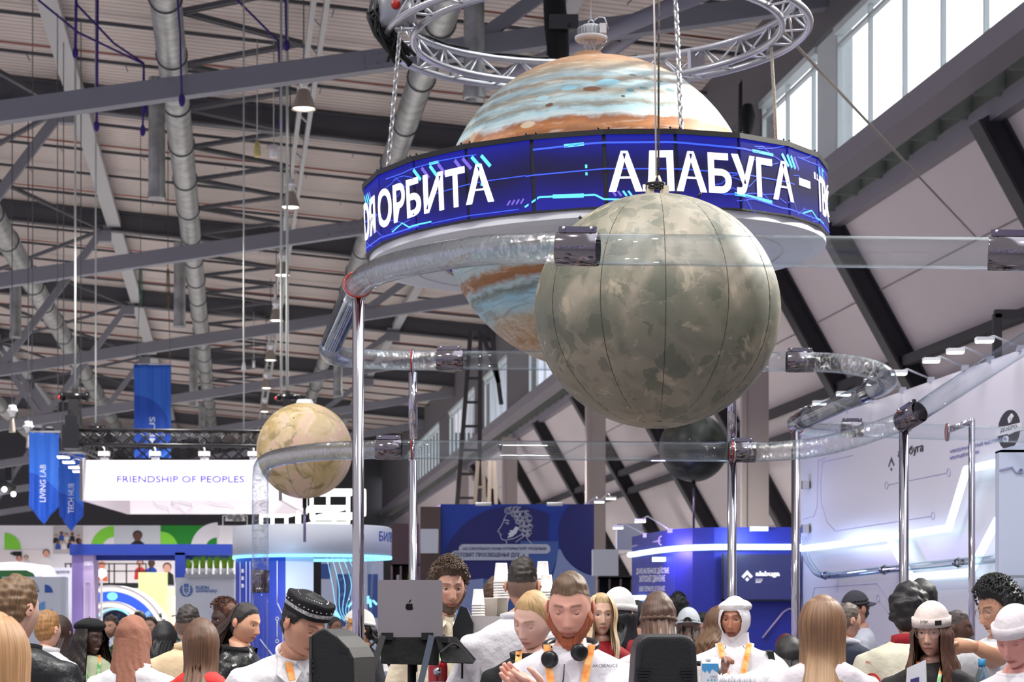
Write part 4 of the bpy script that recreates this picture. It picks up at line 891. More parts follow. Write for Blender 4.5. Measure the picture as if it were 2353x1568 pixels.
mb = MB(); mb.tube([Vector((P(x, 0, cvD(x)).x, cvD(x) - .01, P(0, y, cvD(x)).z)) for x, y in ((1453, 1256), (1517, 1243))], .012, 6); mb.tube([Vector((P(1519, 0, cvD(1519)).x + .03 * math.cos(a), cvD(1519) - .02, P(0, 1243, cvD(1519)).z + .05 * math.sin(a))) for a in [2 * PI * k / 12 for k in range(12)]], .008, 5, closed=True)
mb.tube([P(1752, 1467, 23.98), P(1800, 1407, 23.98), P(1812, 1400, 23.98), P(1838, 1399, 23.98)], .012, 6); child(mb, 'printed_line', M_pink, t)
mb = MB(); mb.box(P(1515, 1286, 24.85), (.16, .1, .05)); child(mb, 'wall_washer', M_led, t)
mb = MB(); mb.box(P(1744, 1216, 23.93), (.2, .08, .05)); child(mb, 'top_lamp', M_white, t)
mb = MB(); mb.tube([P(1447, 1375, 26.3), P(1482, 1374, 25.6)], .03, 8); mb.tube([P(1452, 1388, 26.3), P(1476, 1392, 25.6)], .03, 8); child(mb, 'counter_light', M_led, t)
lamp('violet_washer', 'POINT', P(1510, 1262, 24.4), 16, (.55, .4, 1), .08); lamp('blue_washer', 'POINT', P(1700, 1240, 23.6), 14, (.45, .6, 1), .1)
def arm_lamp(base, tip, label, w=.13):
    t = thing('arm_lamp', label, 'lamp', base); d = tip - base; mb = MB(); k = d * .75 + Vector((0, 0, abs(d.length) * .14)); mb.tube([(0, 0, 0), k, d], .009, 6); mb.box((0, 0, -.01), (.06, .05, .05)); mb.build('arm', mat('arm_silver', (190, 190, 200), .3, .6), t)
    mb = MB(); e = d.normalized(); mb.box(d, (w, w * .7, .03), None); mb.build('head', M_white, t); mb = MB(); mb.box(d - Vector((0, 0, .02)), (w * .9, w * .6, .012)); mb.build('lens', M_flood, t); return t
arm_lamp(P(1483, 1229, 25.7), P(1420, 1211, 25.9), 'long arm lamp at the left top corner of the curved blue wall'); arm_lamp(P(1540, 1218, 24.6), P(1471, 1196, 25), 'second arm lamp on top of the curved blue wall')
# screen on the blue wall
t = thing('wall_screen', 'dark blue wall screen with a white arrow logo and latin lettering', 'screen', P(1750, 1325, 23.9)); mb = MB(); flat(mb, rect(1662, 1274, 1839, 1379), 23.88, .06); child(mb, 'screen', emis('screen_navy', (34, 38, 112), .55), t)
mb = MB(); flat(mb, rect(1659, 1272, 1663, 1381), 23.87, .07); flat(mb, rect(1659, 1378, 1839, 1382), 23.87, .07); child(mb, 'bezel', M_black, t)
mb = MB(); Dl = 23.87; flat(mb, [(1704, 1325), (1717, 1311), (1730, 1325), (1725, 1330), (1717, 1321), (1709, 1330)], Dl, .004); flat(mb, [(1717, 1327), (1722, 1332), (1717, 1337), (1712, 1332)], Dl, .004); ftext(mb, 'alabuga', 1736, 1313, 1792, 1328, Dl, .05)
for i in range(3): ftext(mb, ('special', 'economic', 'zone')[i], 1736, 1330 + i * 3.6, 1752 - 4 * (i == 2), 1333 + i * 3.6, Dl, .01)
child(mb, 'lettering', emis('screen_letters', (235, 235, 245), .9), t)
# --- white wall running towards the viewer
UW = 6.21; ZW = 3.8; vA, vB = v_at(1840, UW), v_at(2600, UW)
RW = Vector((HS, -HC, 0))
def PU(px, py, off=0.0): return P(px, py, on_u(px, UW - off))
t = thing('stand_wall', 'tall glossy white exhibition wall with zigzag light strips at the right', 'wall', H(UW, vA, 0))
mb = MB(); o_ = H(UW, vA, 0)
a, b_ = H(UW, vA, 0), H(UW, vB, 0); c_, d_ = H(UW + .15, vB, 0), H(UW + .15, vA, 0); up_ = Vector((0, 0, ZW)); mb.add([a, b_, c_, d_, a + up_, b_ + up_, c_ + up_, d_ + up_], [(0, 1, 5, 4), (1, 2, 6, 5), (2, 3, 7, 6), (3, 0, 4, 7), (4, 5, 6, 7), (3, 2, 1, 0)]); child(mb, 'panel', mat('gloss_white', (212, 208, 221), .3), t)
def ustrip(pts, r, m_, name, off=.10):
    mb = MB(); mb.tube([PU(x, y, off) for x, y in pts], r, 10); return child(mb, name, m_, t)
ustrip([(1842, 1262), (2010, 1240), (2180, 1214), (2221, 1079), (2296, 1063)], .034, M_led, 'light_strip'); ustrip([(2042, 1234), (2066, 1280), (2095, 1327), (2229, 1316), (2292, 1195)], .034, M_led, 'light_strip')
for pts in ([(1890, 1064), (1886, 1110), (1887, 1155), (1900, 1200), (1919, 1221), (2140, 1187)], [(2041, 1115), (2176, 1087)], [(1845, 1194), (1870, 1187), (1878, 1165), (1880, 1060), (1895, 1054)], [(1860, 1402), (1872, 1351), (2016, 1341), (2046, 1386)], [(1890, 1062), (1960, 1047)], [(2022, 1380), (2042, 1412)]): ustrip(pts, .004, M_print2, 'printed_line', .002)
def uring(x, y, r=.035):
    p = PU(x, y, .002); mb = MB(); mb.tube([p + RW * (r * 1.4 * math.cos(a)) + ZV * (r * math.sin(a)) for a in [2 * PI * k / 16 for k in range(16)]], .004, 5, closed=True); child(mb, 'printed_line', M_print2, t)
for q in ((2144, 1186), (2037, 1116), (2180, 1086), (2018, 1376)): uring(*q)
def utext(txt, x0, y0, x1, y1, m_, bold=.01):
    """(x0,y0) lower left, (x1,y1) upper left rows at x0; baseline follows the wall"""
    O = PU(x0, y0, .001); w = (PU(x1, y0, .001) - O); w = math.hypot(w.x, w.y); mb = MB(); text_on(mb, txt, O, RW, ZV, w, (y0 - y1) / FPX * on_u(x0, UW), bold, .004); child(mb, 'lettering', m_, t)
utext('алабуга', 2064, 1057, 2122, 1033, M_ink); utext('МЕЖДУНАРОДНЫЙ ФЕСТИВАЛЬ', 2184, 1043, 2314, 1033, M_print); utext('МОЛОДЁЖИ 2026', 2184, 1058, 2250, 1048, M_print)
mb = MB(); O = PU(2048, 1084, .001); k = .0042
for poly in ([(-10, 14), (0, 34), (10, 14), (7, 10), (0, 24), (-7, 10)], [(0, 10), (3.5, 5), (0, 0), (-3.5, 5)]): mb.prism([(x * k * 2.4, y * k) for x, y in poly[::-1]], O, RW, ZV, .004)
O = PU(2318, 988, .001)
mb.prism([(.26 * math.cos(a), .16 * math.sin(a)) for a in [2 * PI * q / 24 for q in range(24)]], O, RW, ZV, .004); child(mb, 'logo_mark', M_ink, t)
mb = MB(); rs = random.Random(7)
for i in range(9): cx_, cy_ = rs.uniform(-.16, .16), rs.uniform(-.1, .1); mb.prism([(cx_ + .05 * math.cos(a) * rs.uniform(.6, 1.3), cy_ + .03 * math.sin(a) * rs.uniform(.6, 1.3)) for a in [2 * PI * q / 8 for q in range(8)]], PU(2318, 988, .004), RW, ZV, .003)
mb.prism([(-.3, -.03), (.3, -.03), (.3, .035), (-.3, .035)], PU(2318, 988, .005), RW, ZV, .003); child(mb, 'logo_mark', M_wpanel, t)
utext('ДОБРО', 2300, 996, 2338, 985, M_ink)
for y in (1115, 1216): mb = MB(); mb.box(PU(1850, y, .05), (.07, .12, .09)); child(mb, 'wall_bracket', M_steel, t)
ws = thing('wall_tube', 'slim clear tube with chrome clamps fixed low along the white wall', 'tube', PU(1897, 1322, .14))
path = smooth_path([PU(x, y, .14) - ws.location for x, y in ((1846, 1235), (1850, 1270), (1864, 1300), (1897, 1323), (2032, 1310), (2205, 1293), (2330, 1280))], 8); TR0 = TR; TR = .036
mb, uv = pipe_geo(path, .036, 16); mb.build('tube_section', M_tube, ws, uvs=uv)
for x, y in ((1897, 1323), (2032, 1310), (2202, 1294)):
    c = PU(x, y, .14) - ws.location; sleeve(ws, c, RW, .09, False); mb = MB(); mb.tube([c, c + Vector((HC, HS, 0)) * .14], .012, 8); mb.tube([c + ZV * .05, c - ZV * .05], .007, 6); mb.build('wall_clip', M_steel, ws)
TR = TR0
for i, (x, w_) in enumerate(((1948, 'farthest'), (2006, 'second farthest'), (2074, 'third farthest'), (2139, 'fourth farthest'), (2217, 'fifth farthest'), (2275, 'sixth farthest'), (2345, 'nearest'))):
    Y = on_u(x, UW); b0 = Vector((P(x, 0, Y).x, Y, ZW + .02)); arm_lamp(b0, b0 + Vector((-.29, -.02, .06)), w_ + ' of the arm lamps along the top edge of the white wall', .14)
lamp('white_wall_washer', 'AREA', H(UW - 1.8, 16.5, 5.4), 30, (1, .97, 1), 1.2, H(UW, 17.5, 3.0)); lamp('strip_glow', 'POINT', PU(2000, 1240, .35), .6, (.75, .92, 1), .1); lamp('strip_glow', 'POINT', PU(2190, 1240, .35), .6, (.75, .92, 1), .1)
# --- pale panel at the right edge and its glass shelf
t = board('stand_panel', 'pale grey blue panel with a rounded corner at the right edge', 'panel', 2296, 1034, 2460, 12.4, mat('panel_pale_blue', (190, 200, 224), .4))
mb = MB(); flat(mb, [(2296, 1036), (2310, 1030), (2380, 1012), (2460, 1000), (2460, 1040), (2296, 1040)], 12.4, .1); child(mb, 'panel', mat('panel_pale_blue'), t)
mb = MB(); fline(mb, [(2297, 1080), (2326, 1073), (2334, 1086), (2342, 1084)], 2.2, 12.39); annulus(mb, 2346, 1082, 3.5, 5.5, 12.39); child(mb, 'printed_line', M_print, t)
t = thing('glass_shelf', 'small wall shelf with upturned glasses at the right edge', 'shelf', P(2345, 1380, 12.2)); mb = MB(); flat(mb, rect(2318, 1322, 2420, 1326), 12.1, .25); flat(mb, rect(2318, 1326, 2321, 1392), 12.1, .25); flat(mb, rect(2318, 1390, 2420, 1393), 12.1, .25); child(mb, 'frame', mat('shelf_steel', (170, 176, 180), .3, .7), t)
mb = MB()
for x in (2336, 2350, 2366): mb.lathe([(.008, 0), (.008, -.05), (.03, -.07), (.032, -.12)], 14, P(x, 1328, 12.2))
child(mb, 'glasses', M_pane, t)
# --- blue banner wall with a profile drawing
t = board('stand_wall', 'deep blue banner wall with a white line drawing of a curly-haired profile', 'wall', 1012, 1159, 1365, 34, mat('banner_blue', (30, 62, 160), .55), thick=.3)
DB = 33.99; mb = MB(); flat(mb, clip(circ(1180, 1335, 172, 60), 1012.2, 1159.5, 1260, 1440), DB, .004); flat(mb, clip(circ(1380, 1226, 97, 60), 1270, 1159.5, 1364.8, 1330), DB - .004, .004); child(mb, 'printed_shape', mat('banner_dark', (36, 40, 112), .55), t)
mb = MB(); flat(mb, clip(circ(1110, 1244, 174, 60), 1196, 1244, 1364, 1440), DB - .008, .004); flat(mb, rect(1111, 1331, 1196, 1440), DB - .008, .004); child(mb, 'printed_shape', mat('banner_mid', (66, 98, 170), .55), t)
mb = MB(); flat(mb, [(1283, 1262)] + circ(1380, 1226, 99, 14, 202, 262)[:] + [(1364.8, 1440), (1252, 1440), (1266, 1340), (1277, 1300)], DB - .012, .004); flat(mb, [(1012.2, 1352), (1050, 1339), (1080, 1333), (1111, 1330), (1111, 1440), (1012.2, 1440)], DB - .012, .004); child(mb, 'printed_shape', mat('banner_pale', (136, 152, 200), .55), t)
mb = MB(); s_ = 4.706
def cq(x, y): return (1000 + x / s_, 1100 + y / s_)
fline(mb, [cq(*p) for p in ((768, 395), (745, 440), (735, 475), (705, 530), (676, 570), (684, 580), (700, 584), (697, 602), (704, 612), (722, 602), (706, 618), (712, 640), (722, 660), (760, 668), (775, 690), (765, 708))], 1.3, DB - .016, .004)
fline(mb, [cq(*p) for p in ((748, 455), (772, 448), (800, 462))], 1.6, DB - .016, .004); fline(mb, [cq(*p) for p in ((756, 482), (778, 478), (796, 486), (778, 496))], 1.5, DB - .016, .004)
fline(mb, [cq(*p) for p in ((985, 625), (1000, 660), (1045, 705))], 1.3, DB - .016, .004); fline(mb, [cq(*p) for p in ((770, 665), (850, 650), (945, 600), (960, 625), (870, 690))], 1.3, DB - .016, .004)
flat(mb, [cq(*p) for p in ((780, 645), (800, 610), (784, 600), (815, 580), (800, 562), (840, 560), (870, 520), (905, 530), (880, 590), (835, 630))], DB - .016, .004)
rs = random.Random(3)
for (x, y, r) in ((790, 350, 36), (830, 335, 30), (870, 335, 34), (915, 345, 36), (890, 385, 34), (845, 385, 28), (950, 390, 40), (990, 370, 26), (920, 430, 36), (965, 440, 36), (1010, 430, 36), (1030, 480, 30), (985, 490, 36), (935, 485, 34), (895, 470, 24), (1025, 530, 34), (975, 545, 34), (930, 540, 28), (1015, 585, 28), (965, 595, 30), (1000, 610, 22), (880, 430, 22)):
    for k in range(2): annulus(mb, cq(x, 0)[0] + rs.uniform(-1, 1), cq(0, y)[1], (r * (1 - .45 * k)) / s_ - .55, (r * (1 - .45 * k)) / s_ + .45, DB - .016, rs.uniform(0, 90), rs.uniform(300, 380), 10, .004)
child(mb, 'line_drawing', mat('print_pale', (216, 220, 238), .5), t)
mb = MB()
for x0, y0, x1, y1, dz in ((1054, 1251, 1265, 1273, .022), (1036, 1266, 1215, 1288, .026)):
    r = (y1 - y0) / 2; flat(mb, circ(x1 - r, y0 + r, r, 8, -90, 90) + circ(x0 + r, y0 + r, r, 8, 90, 270), DB - dz, .004)
child(mb, 'speech_box', mat('speech_grey', (190, 196, 216), .5), t)
mb = MB(); ftext(mb, '«О СКОЛЬКО НАМ ОТКРЫТИЙ ЧУДНЫХ', 1063, 1256.5, 1256, 1265.5, DB - .027, .02); child(mb, 'lettering', mat('ink_slate', (70, 78, 120), .5), t); mb = MB(); ftext(mb, 'ГОТОВЯТ ПРОСВЕЩЕНЬЯ ДУХ...»', 1044, 1270.5, 1206, 1282, DB - .028, .02); child(mb, 'lettering', mat('ink_slate', (70, 78, 120), .5), t)
for x in (1111, 1275): mb = MB(); mb.tube([P(x - 18, 1159, 33.8), P(x + 18, 1159, 33.8)], .028, 10); child(mb, 'top_lamp', M_white, t)
mb = MB(); mb.add([P(1012, 1159, 34), P(1012, 1159, 34) - Vector((0, 0, 3.5)), P(985, 1175, 38) - Vector((0, 0, 3.4)), P(985, 1175, 38)], [(0, 1, 2, 3)]); child(mb, 'side_panel', M_lilac, t)
for bx, by, tx, ty, l in ((1350, 1157, 1377, 1152, 'left'), (1380, 1150, 1404, 1144, 'right')): arm_lamp(P(bx, by, 34.1), P(tx, ty, 33.6), l + ' of two arm lamps over the right end of the deep blue banner wall', .16)
# white cubes and brown shelving behind
def cube(x0, y0, x1, y1, D, l, m_=None):
    t = thing('display_cube', l, 'cube', P((x0 + x1) / 2, y1, D)); w, h_ = (x1 - x0) / FPX * D, (y1 - y0) / FPX * D; mb = MB(); mb.box((0, w / 2, h_ / 2), (w, w, h_)); mb.build('box', m_ or M_pgrey, t)
cube(1362, 1263, 1421, 1323, 32.5, 'pale display cube at the right end of the deep blue banner wall'); cube(1418, 1204, 1476, 1264, 35, 'pale display cube raised higher, left of the curved blue wall'); cube(966, 1216, 1006, 1271, 33.4, 'pale display cube in front of the brown shelving')
M_brown = mat('shelf_brown', (86, 70, 66), .6); M_brown2 = mat('shelf_brown_light', (128, 112, 106), .6)
def shelving(x0, y0, x1, D, l, rows, cols, hollow_from, m_=M_brown):
    a = P(x0, y0, D); c = P(x1, y0, D); w, h_ = c.x - a.x, a.z; t = thing('shelving_unit', l, 'shelf', ((a.x + c.x) / 2, D, 0)); mb = MB(); mb.box((0, .42, h_ / 2), (w, .04, h_)); hz = hollow_from
    mb.box((0, .2, (h_ + hz) / 2), (w, .4, h_ - hz)); mb.build('case', m_, t); mb = MB()
    for i in range(rows + 1): mb.box((0, .2, hz - i * hz / max(rows, 1) * .6 + .015), (w, .4, .03))
    for j in range(cols + 1): mb.box((-w / 2 + w * j / cols, .2, hz / 2), (.03, .4, hz))
    mb.build('shelf_board', M_brown2, t); return t, w, hz
shelving(966, 1165, 1012, 33.9, 'tall brown shelving left of the deep blue banner wall', 3, 2, 2.3); sh, w, hz = shelving(900, 1204, 962, 36, 'brown bookshelf between the round kiosk and the second chrome pole', 4, 3, 2.6)
shelving(1375, 1323, 1452, 34.5, 'dark shelving under the pale cubes left of the curved blue wall', 3, 3, 2.35, M_rib)
cols = [(190, 190, 196), (120, 160, 90), (170, 120, 90), (200, 196, 186), (110, 120, 150)]
for k in range(9):
    z = hz - hz / 4 * .6 * (k // 3 + 1) + .03; x = sh.location.x - w / 2 + w * (k % 3) / 3 + .1 + .05 * (k % 2); mb = MB(); mb.box((0, 0, .11), (.045 + .02 * (k % 3), .16, .2 + .02 * (k % 2))); mb.box((0, -.081, .12), (.03, .004, .1))
    o = mb.build('book', mat('book_%d' % (k % 5), cols[k % 5], .6), None, None, (x, 36.12, z)); tag(o, 'small book on the brown bookshelf right of the round kiosk', 'book', 'books on the brown bookshelf')
M_strut = mat('strut_beige', (132, 120, 110), .7)
# A-shaped ladder frame behind the banner wall, lattice mast by the far windows
def ladder(pts, D, l, m_, n=6, w=.09):
    mb = MB(); (a, b_), (c, d) = pts; A0_, A1_, B0_, B1_ = P(*a, D), P(*b_, D), P(*c, D), P(*d, D); mb.bar(A0_, A1_, w, w); mb.bar(B0_, B1_, w, w)
    for k in range(1, n): q = k / n; mb.bar(A0_.lerp(A1_, q), B0_.lerp(B1_, q), w * .6, w * .6)
    tag(mb.build('ladder_frame', m_), l, 'ladder')
ladder((((1098, 1060), (1074, 1420)), ((1110, 1060), (1122, 1420))), 52, 'beige ladder-like strut behind the blue banner wall', M_strut); ladder((((1126, 1060), (1118, 1420)), ((1136, 1060), (1150, 1420))), 53, 'second beige ladder-like strut behind the blue banner wall', M_strut)
ladder((((1082, 760), (1030, 1420)), ((1104, 760), (1100, 1420))), 60, 'dark lattice mast in front of the far windows', M_rib, 12, .12); ladder((((1110, 770), (1146, 880)), ((1130, 770), (1152, 930))), 60, 'dark diagonal strut beside the lattice mast', M_rib, 4, .12)
# --- round kiosk
DK = 24.0; kc = P(718, 1440, DK); kc.z = 0; RK = 182 / FPX * DK; zt, zb = P(0, 1212, DK).z, P(0, 1282, DK).z
t = thing('ticket_kiosk', 'round kiosk with a white overhanging ring and blue circuit-patterned wall', 'kiosk', kc)
mb = MB(); mb.lathe([(RK - .3, zt - .02), (RK - .03, zt), (RK, zt - .02), (RK, zb), (RK - .04, zb), (RK - .05, zt - .1)], 72); mb.build('fascia', M_pgrey, t)
mb = MB(); mb.lathe([(RK + .002, zb - .02), (RK + .004, zb + .012), (RK - .05, zb + .01), (RK - .05, zb - .02), (RK + .002, zb - .02)], 72); mb.build('light_ring', M_ledc, t)
mb = MB(); mb.lathe([(.001, zt - .06), (RK - .05, zt - .06)], 48); mb.build('roof', M_wpanel, t)
def kp(a, z, r): return Vector((r * math.sin(a), -r * math.cos(a), z))
def karc(a0, a1, z0, z1, r, m_, name):
    mb = MB(); n = 16; G = [[kp(a0 + (a1 - a0) * i / n, z, r) for i in range(n + 1)] for z in (z0, z1)]; G2 = [[kp(a0 + (a1 - a0) * i / n, z, r - .03) for i in range(n + 1)] for z in (z1, z0)]; mb.grid(G + G2 + [G[0]]); return mb.build(name, m_, t)
RI = RK - .03
karc(D2(-95), D2(-14.5), 0, zb + .02, RI, mat('kiosk_blue', (42, 66, 176), .45), 'wall_panel'); karc(D2(-14.5), D2(6), 0, zb + .02, RI, mat('kiosk_pale', (196, 206, 232), .4), 'wall_panel')
mb = MB()
for pts in ([(-62, 2.3), (-62, 1.72), (-70, 1.55), (-70, 1.1)], [(-52, 2.3), (-52, 1.62), (-60, 1.4)], [(-47, 2.3), (-47, 1.55)], [(-21, 2.3), (-21, 1.85), (-16.5, 1.72), (-16.5, .9)], [(-21, 1.66), (-21, 1.46)], [(-36, 1.46), (-24, 1.28), (-24, .8)], [(-36, 1.1), (-30, .9), (-30, .5)]):
    q = []
    for (a0, z0), (a1, z1) in zip(pts[:-1], pts[1:]):
        for i in range(5): q.append(kp(D2(a0 + (a1 - a0) * i / 4), z0 + (z1 - z0) * i / 4, RI + .003))
    mb.tube(q, .006, 5)
for a, z in ((-21, 1.68), (-21, 1.44), (-47, 1.53)): mb.tube([kp(D2(a) + .02 * math.cos(u), z + .018 * math.sin(u), RI + .003) for u in [2 * PI * k / 12 for k in range(12)]], .005, 5, closed=True)
for k in range(3): mb.box(kp(D2(-57), 2.2 - .08 * k, RI + .003), (.03, .02, .04))
mb.build('circuit_lines', M_wtext, t)
mb = MB(); v, f = text_geo('БИЛЕТЫ', .01, .05); w0, h0 = v[:, 0].max(), v[:, 1].max(); mb.add([kp(D2(60.5) + D2(44) * x / w0, P(0, 1247, DK).z - .0 + .105 * y / h0, RK + .003 + .01 * z) for x, y, z in v], f); mb.build('lettering', mat('letters_blue', (50, 90, 180), .5), t)
for a in (38, 62, 150): mb = MB(); mb.tube([kp(D2(a), 0, RK - .12), kp(D2(a), zb + .03, RK - .12)], .035, 12); mb.build('glass_column', M_tube, t)
mb = MB()
for k in range(5):
    q = [Vector((.15 + .06 * k, .1, zb)), Vector((.22 + .07 * k, 0, zb - .3)), Vector((.28 + .03 * k, -.05, zb - .6)), Vector((.42 + .02 * k, -.05, zb - .75))]; mb.tube(smooth_path(q, 6), .0032, 6)
mb.build('light_thread', M_ledc, t)
mb = MB(); mb.box((.35, .2, .55), (.9, .5, 1.1)); mb.build('desk', M_wpanel, t)
lamp('kiosk_glow', 'POINT', kc + Vector((-.3, -1.15, zb - .25)), 3, (.55, .75, 1), .05)
t = board('poster_wall', 'pale wall with dark blue poster blocks and scattered letters, inside the round kiosk opening', 'wall', 738, 1290, 880, 29, mat('poster_pale', (186, 192, 214), .5))
mb = MB(); flat(mb, rect(738, 1296, 758, 1330), 28.99); flat(mb, rect(775, 1320, 806, 1440), 28.99); flat(mb, rect(845, 1320, 868, 1420), 28.99); child(mb, 'poster', mat('poster_blue', (58, 84, 150), .5), t)
mb = MB()
for i, ch in enumerate('ИУЙЕЯБ'): ftext(mb, ch, 781 + (i % 2) * 6, 1326 + i * 18, 790 + (i % 2) * 6, 1337 + i * 18, 28.985, .02)
child(mb, 'lettering', mat('poster_letters', (120, 140, 190), .5), t)
t = thing('neon_sign', 'small cyan neon strokes glowing behind the thick left pole', 'neon', P(800, 1440, 27))
for q in [[P(768 + 3 * k, 1450, 27), P(775 + 3 * k, 1430, 27), P(772 + 3 * k, 1415, 27), P(764 + 2 * k, 1405, 27)] for k in range(3)] + [[P(*a, 27), P(*b_, 27)] for a, b_ in (((850, 1378), (852, 1396)), ((856, 1380), (866, 1390)), ((846, 1370), (846, 1388)), ((800, 1396), (808, 1386)))]:
    mb = MB(); mb.tube(q, .016, 6); child(mb, 'stroke', M_ledc, t)
mb = MB()
def wire_box(x0, y0, x1, y1, D, dd):
    c = [P(x0, y0, D), P(x1, y0, D), P(x1, y1, D), P(x0, y1, D)]; e = [p + Vector((dd, dd * 2, dd * .4)) for p in c]
    for i in range(4): mb.bar(c[i], c[(i + 1) % 4], .07, .07); mb.bar(e[i], e[(i + 1) % 4], .07, .07); mb.bar(c[i], e[i], .07, .07)
wire_box(716, 1137, 800, 1192, 46, .3); tag(mb.build('light_frame', emis('frame_glow', (252, 255, 250), 2.2)), 'tall glowing white cube frame above the round kiosk', 'lamp'); mb = MB(); wire_box(687, 1174, 768, 1212, 45, .25); tag(mb.build('light_frame', MATS['frame_glow']), 'low glowing white cube frame above the round kiosk', 'lamp'); mb = MB(); wire_box(600, 1186, 658, 1215, 47, .2); tag(mb.build('light_frame', MATS['frame_glow']), 'small glowing white frame between the big white sign and the round kiosk', 'lamp')
# --- hanging white sign, black truss, floodlights
t = thing('hanging_sign', 'large white hanging box sign reading FRIENDSHIP OF PEOPLES', 'sign', P(415, 1150, 40)); a, c = P(182, 1058, 40), P(647, 1150, 40); w, h_ = c.x - a.x, a.z - c.z; M_sign = mat('sign_fabric', (232, 228, 238), .6)
ms = M_sign.node_tree.nodes['Principled BSDF']; ms.inputs['Emission Color'].default_value = (1, .97, 1, 1); ms.inputs['Emission Strength'].default_value = .08  # faint glow put into the fabric for the flood light falling on it
mb = MB(); mb.box((0, .03, h_ / 2), (w, .06, h_)); mb.build('front_panel', M_sign, t); mb = MB(); mb.box((0, 5.0, h_ / 2), (w, .06, h_)); mb.build('back_panel', mat('sign_back', (222, 214, 222), .6), t)
for s_ in (-1, 1): mb = MB(); mb.box((s_ * (w / 2 - .03), 2.5, h_ / 2), (.06, 5.0, h_)); mb.build('side_panel', mat('sign_back'), t)
mb = MB(); ftext(mb, 'FRIENDSHIP OF PEOPLES', 269, 1094, 561, 1109, 39.999, .006, .002); child(mb, 'lettering', mat('letters_violet', (72, 54, 180), .5), t)
mb = MB(); fline(mb, [(350, 1150), (358, 1160), (385, 1168), (388, 1182)], .8, 44.9); fline(mb, [(392, 1152), (405, 1150), (440, 1158), (436, 1170), (425, 1182), (410, 1165), (396, 1160), (392, 1152)], .8, 44.9); fline(mb, [(470, 1150), (500, 1160), (520, 1158), (540, 1168)], .8, 44.9); child(mb, 'map_outline', M_print, t)
for x in (240, 357, 470, 583):
    b0 = P(x, 1056, 40.1); f_ = thing('flood_lamp', {240: 'first', 357: 'second', 470: 'third', 583: 'fourth'}[x] + ' white flood lamp from the left on top of the white hanging sign', 'lamp', b0); mb = MB(); mb.box((0, 0, .01), (.14, .1, .05)); mb.tube([(0, 0, 0), (.01, 0, .08)], .02, 8); mb.tube([(0, 0, .12), (.0, 0, .2), (-.07, 0, .28)], .012, 6); mb.build('bracket', M_white, f_); mb = MB(); mb.box((0, -.03, .1), (.2, .12, .08)); mb.build('head', M_white, f_)
for i, (bx, by, tx, ty) in enumerate(((188, 1056, 146, 1050), (183, 1070, 158, 1062), (182, 1082, 171, 1074), (184, 1092, 180, 1083))): arm_lamp(Vector((P(182, 0, 40).x - .01, (40.5, 41.6, 42.7, 44)[i], P(tx, ty, (40.5, 41.6, 42.7, 44)[i]).z - .04)), P(tx, ty, (40.5, 41.6, 42.7, 44)[i]), ('first', 'second', 'third', 'fourth')[i] + ' from the top of the arm lamps on the left side of the hanging sign', .22)
M_btruss = mat('truss_black', (24, 24, 27), .4)
t = thing('black_truss', 'black box truss hanging above the white sign', 'truss', P(170, 1005, 39))
def ltruss(a, c, h_=.26, w=.22, n=14, r=.026):
    a, c = Vector(a), Vector(c); d = (c - a).normalized(); x = d.cross(ZV).normalized(); mb = MB()
    for s_ in (-1, 1):
        for q in (0, 1): mb.tube([a + x * (s_ * w / 2) + ZV * (q * h_), c + x * (s_ * w / 2) + ZV * (q * h_)], r, 8)
    for k in range(n):
        p0, p1 = a.lerp(c, k / n), a.lerp(c, (k + 1) / n)
        for s_ in (-1, 1):
            o = x * (s_ * w / 2); mb.tube([p0 + o, p1 + o + ZV * h_], r * .5, 5); mb.tube([p0 + o + ZV * h_, p1 + o], r * .5, 5)
    child(mb, 'truss_span', M_btruss, t)
ltruss(P(180, 1022, 39), P(660, 1026, 39)); ltruss(P(172, 1022, 39.2), P(248, 1058, 45), n=10); ltruss(P(250, 1057, 45), P(690, 1057, 45))
mb = MB(); mb.box(P(166, 1005, 39), (.3, .3, .42)); mb.box(P(166, 975, 39), (.22, .2, .3)); child(mb, 'corner_block', M_btruss, t)
hung_line(560, 0, 1022, 39, .015, M_rope, 'thin hanger line at the middle of the black truss', 'wire')
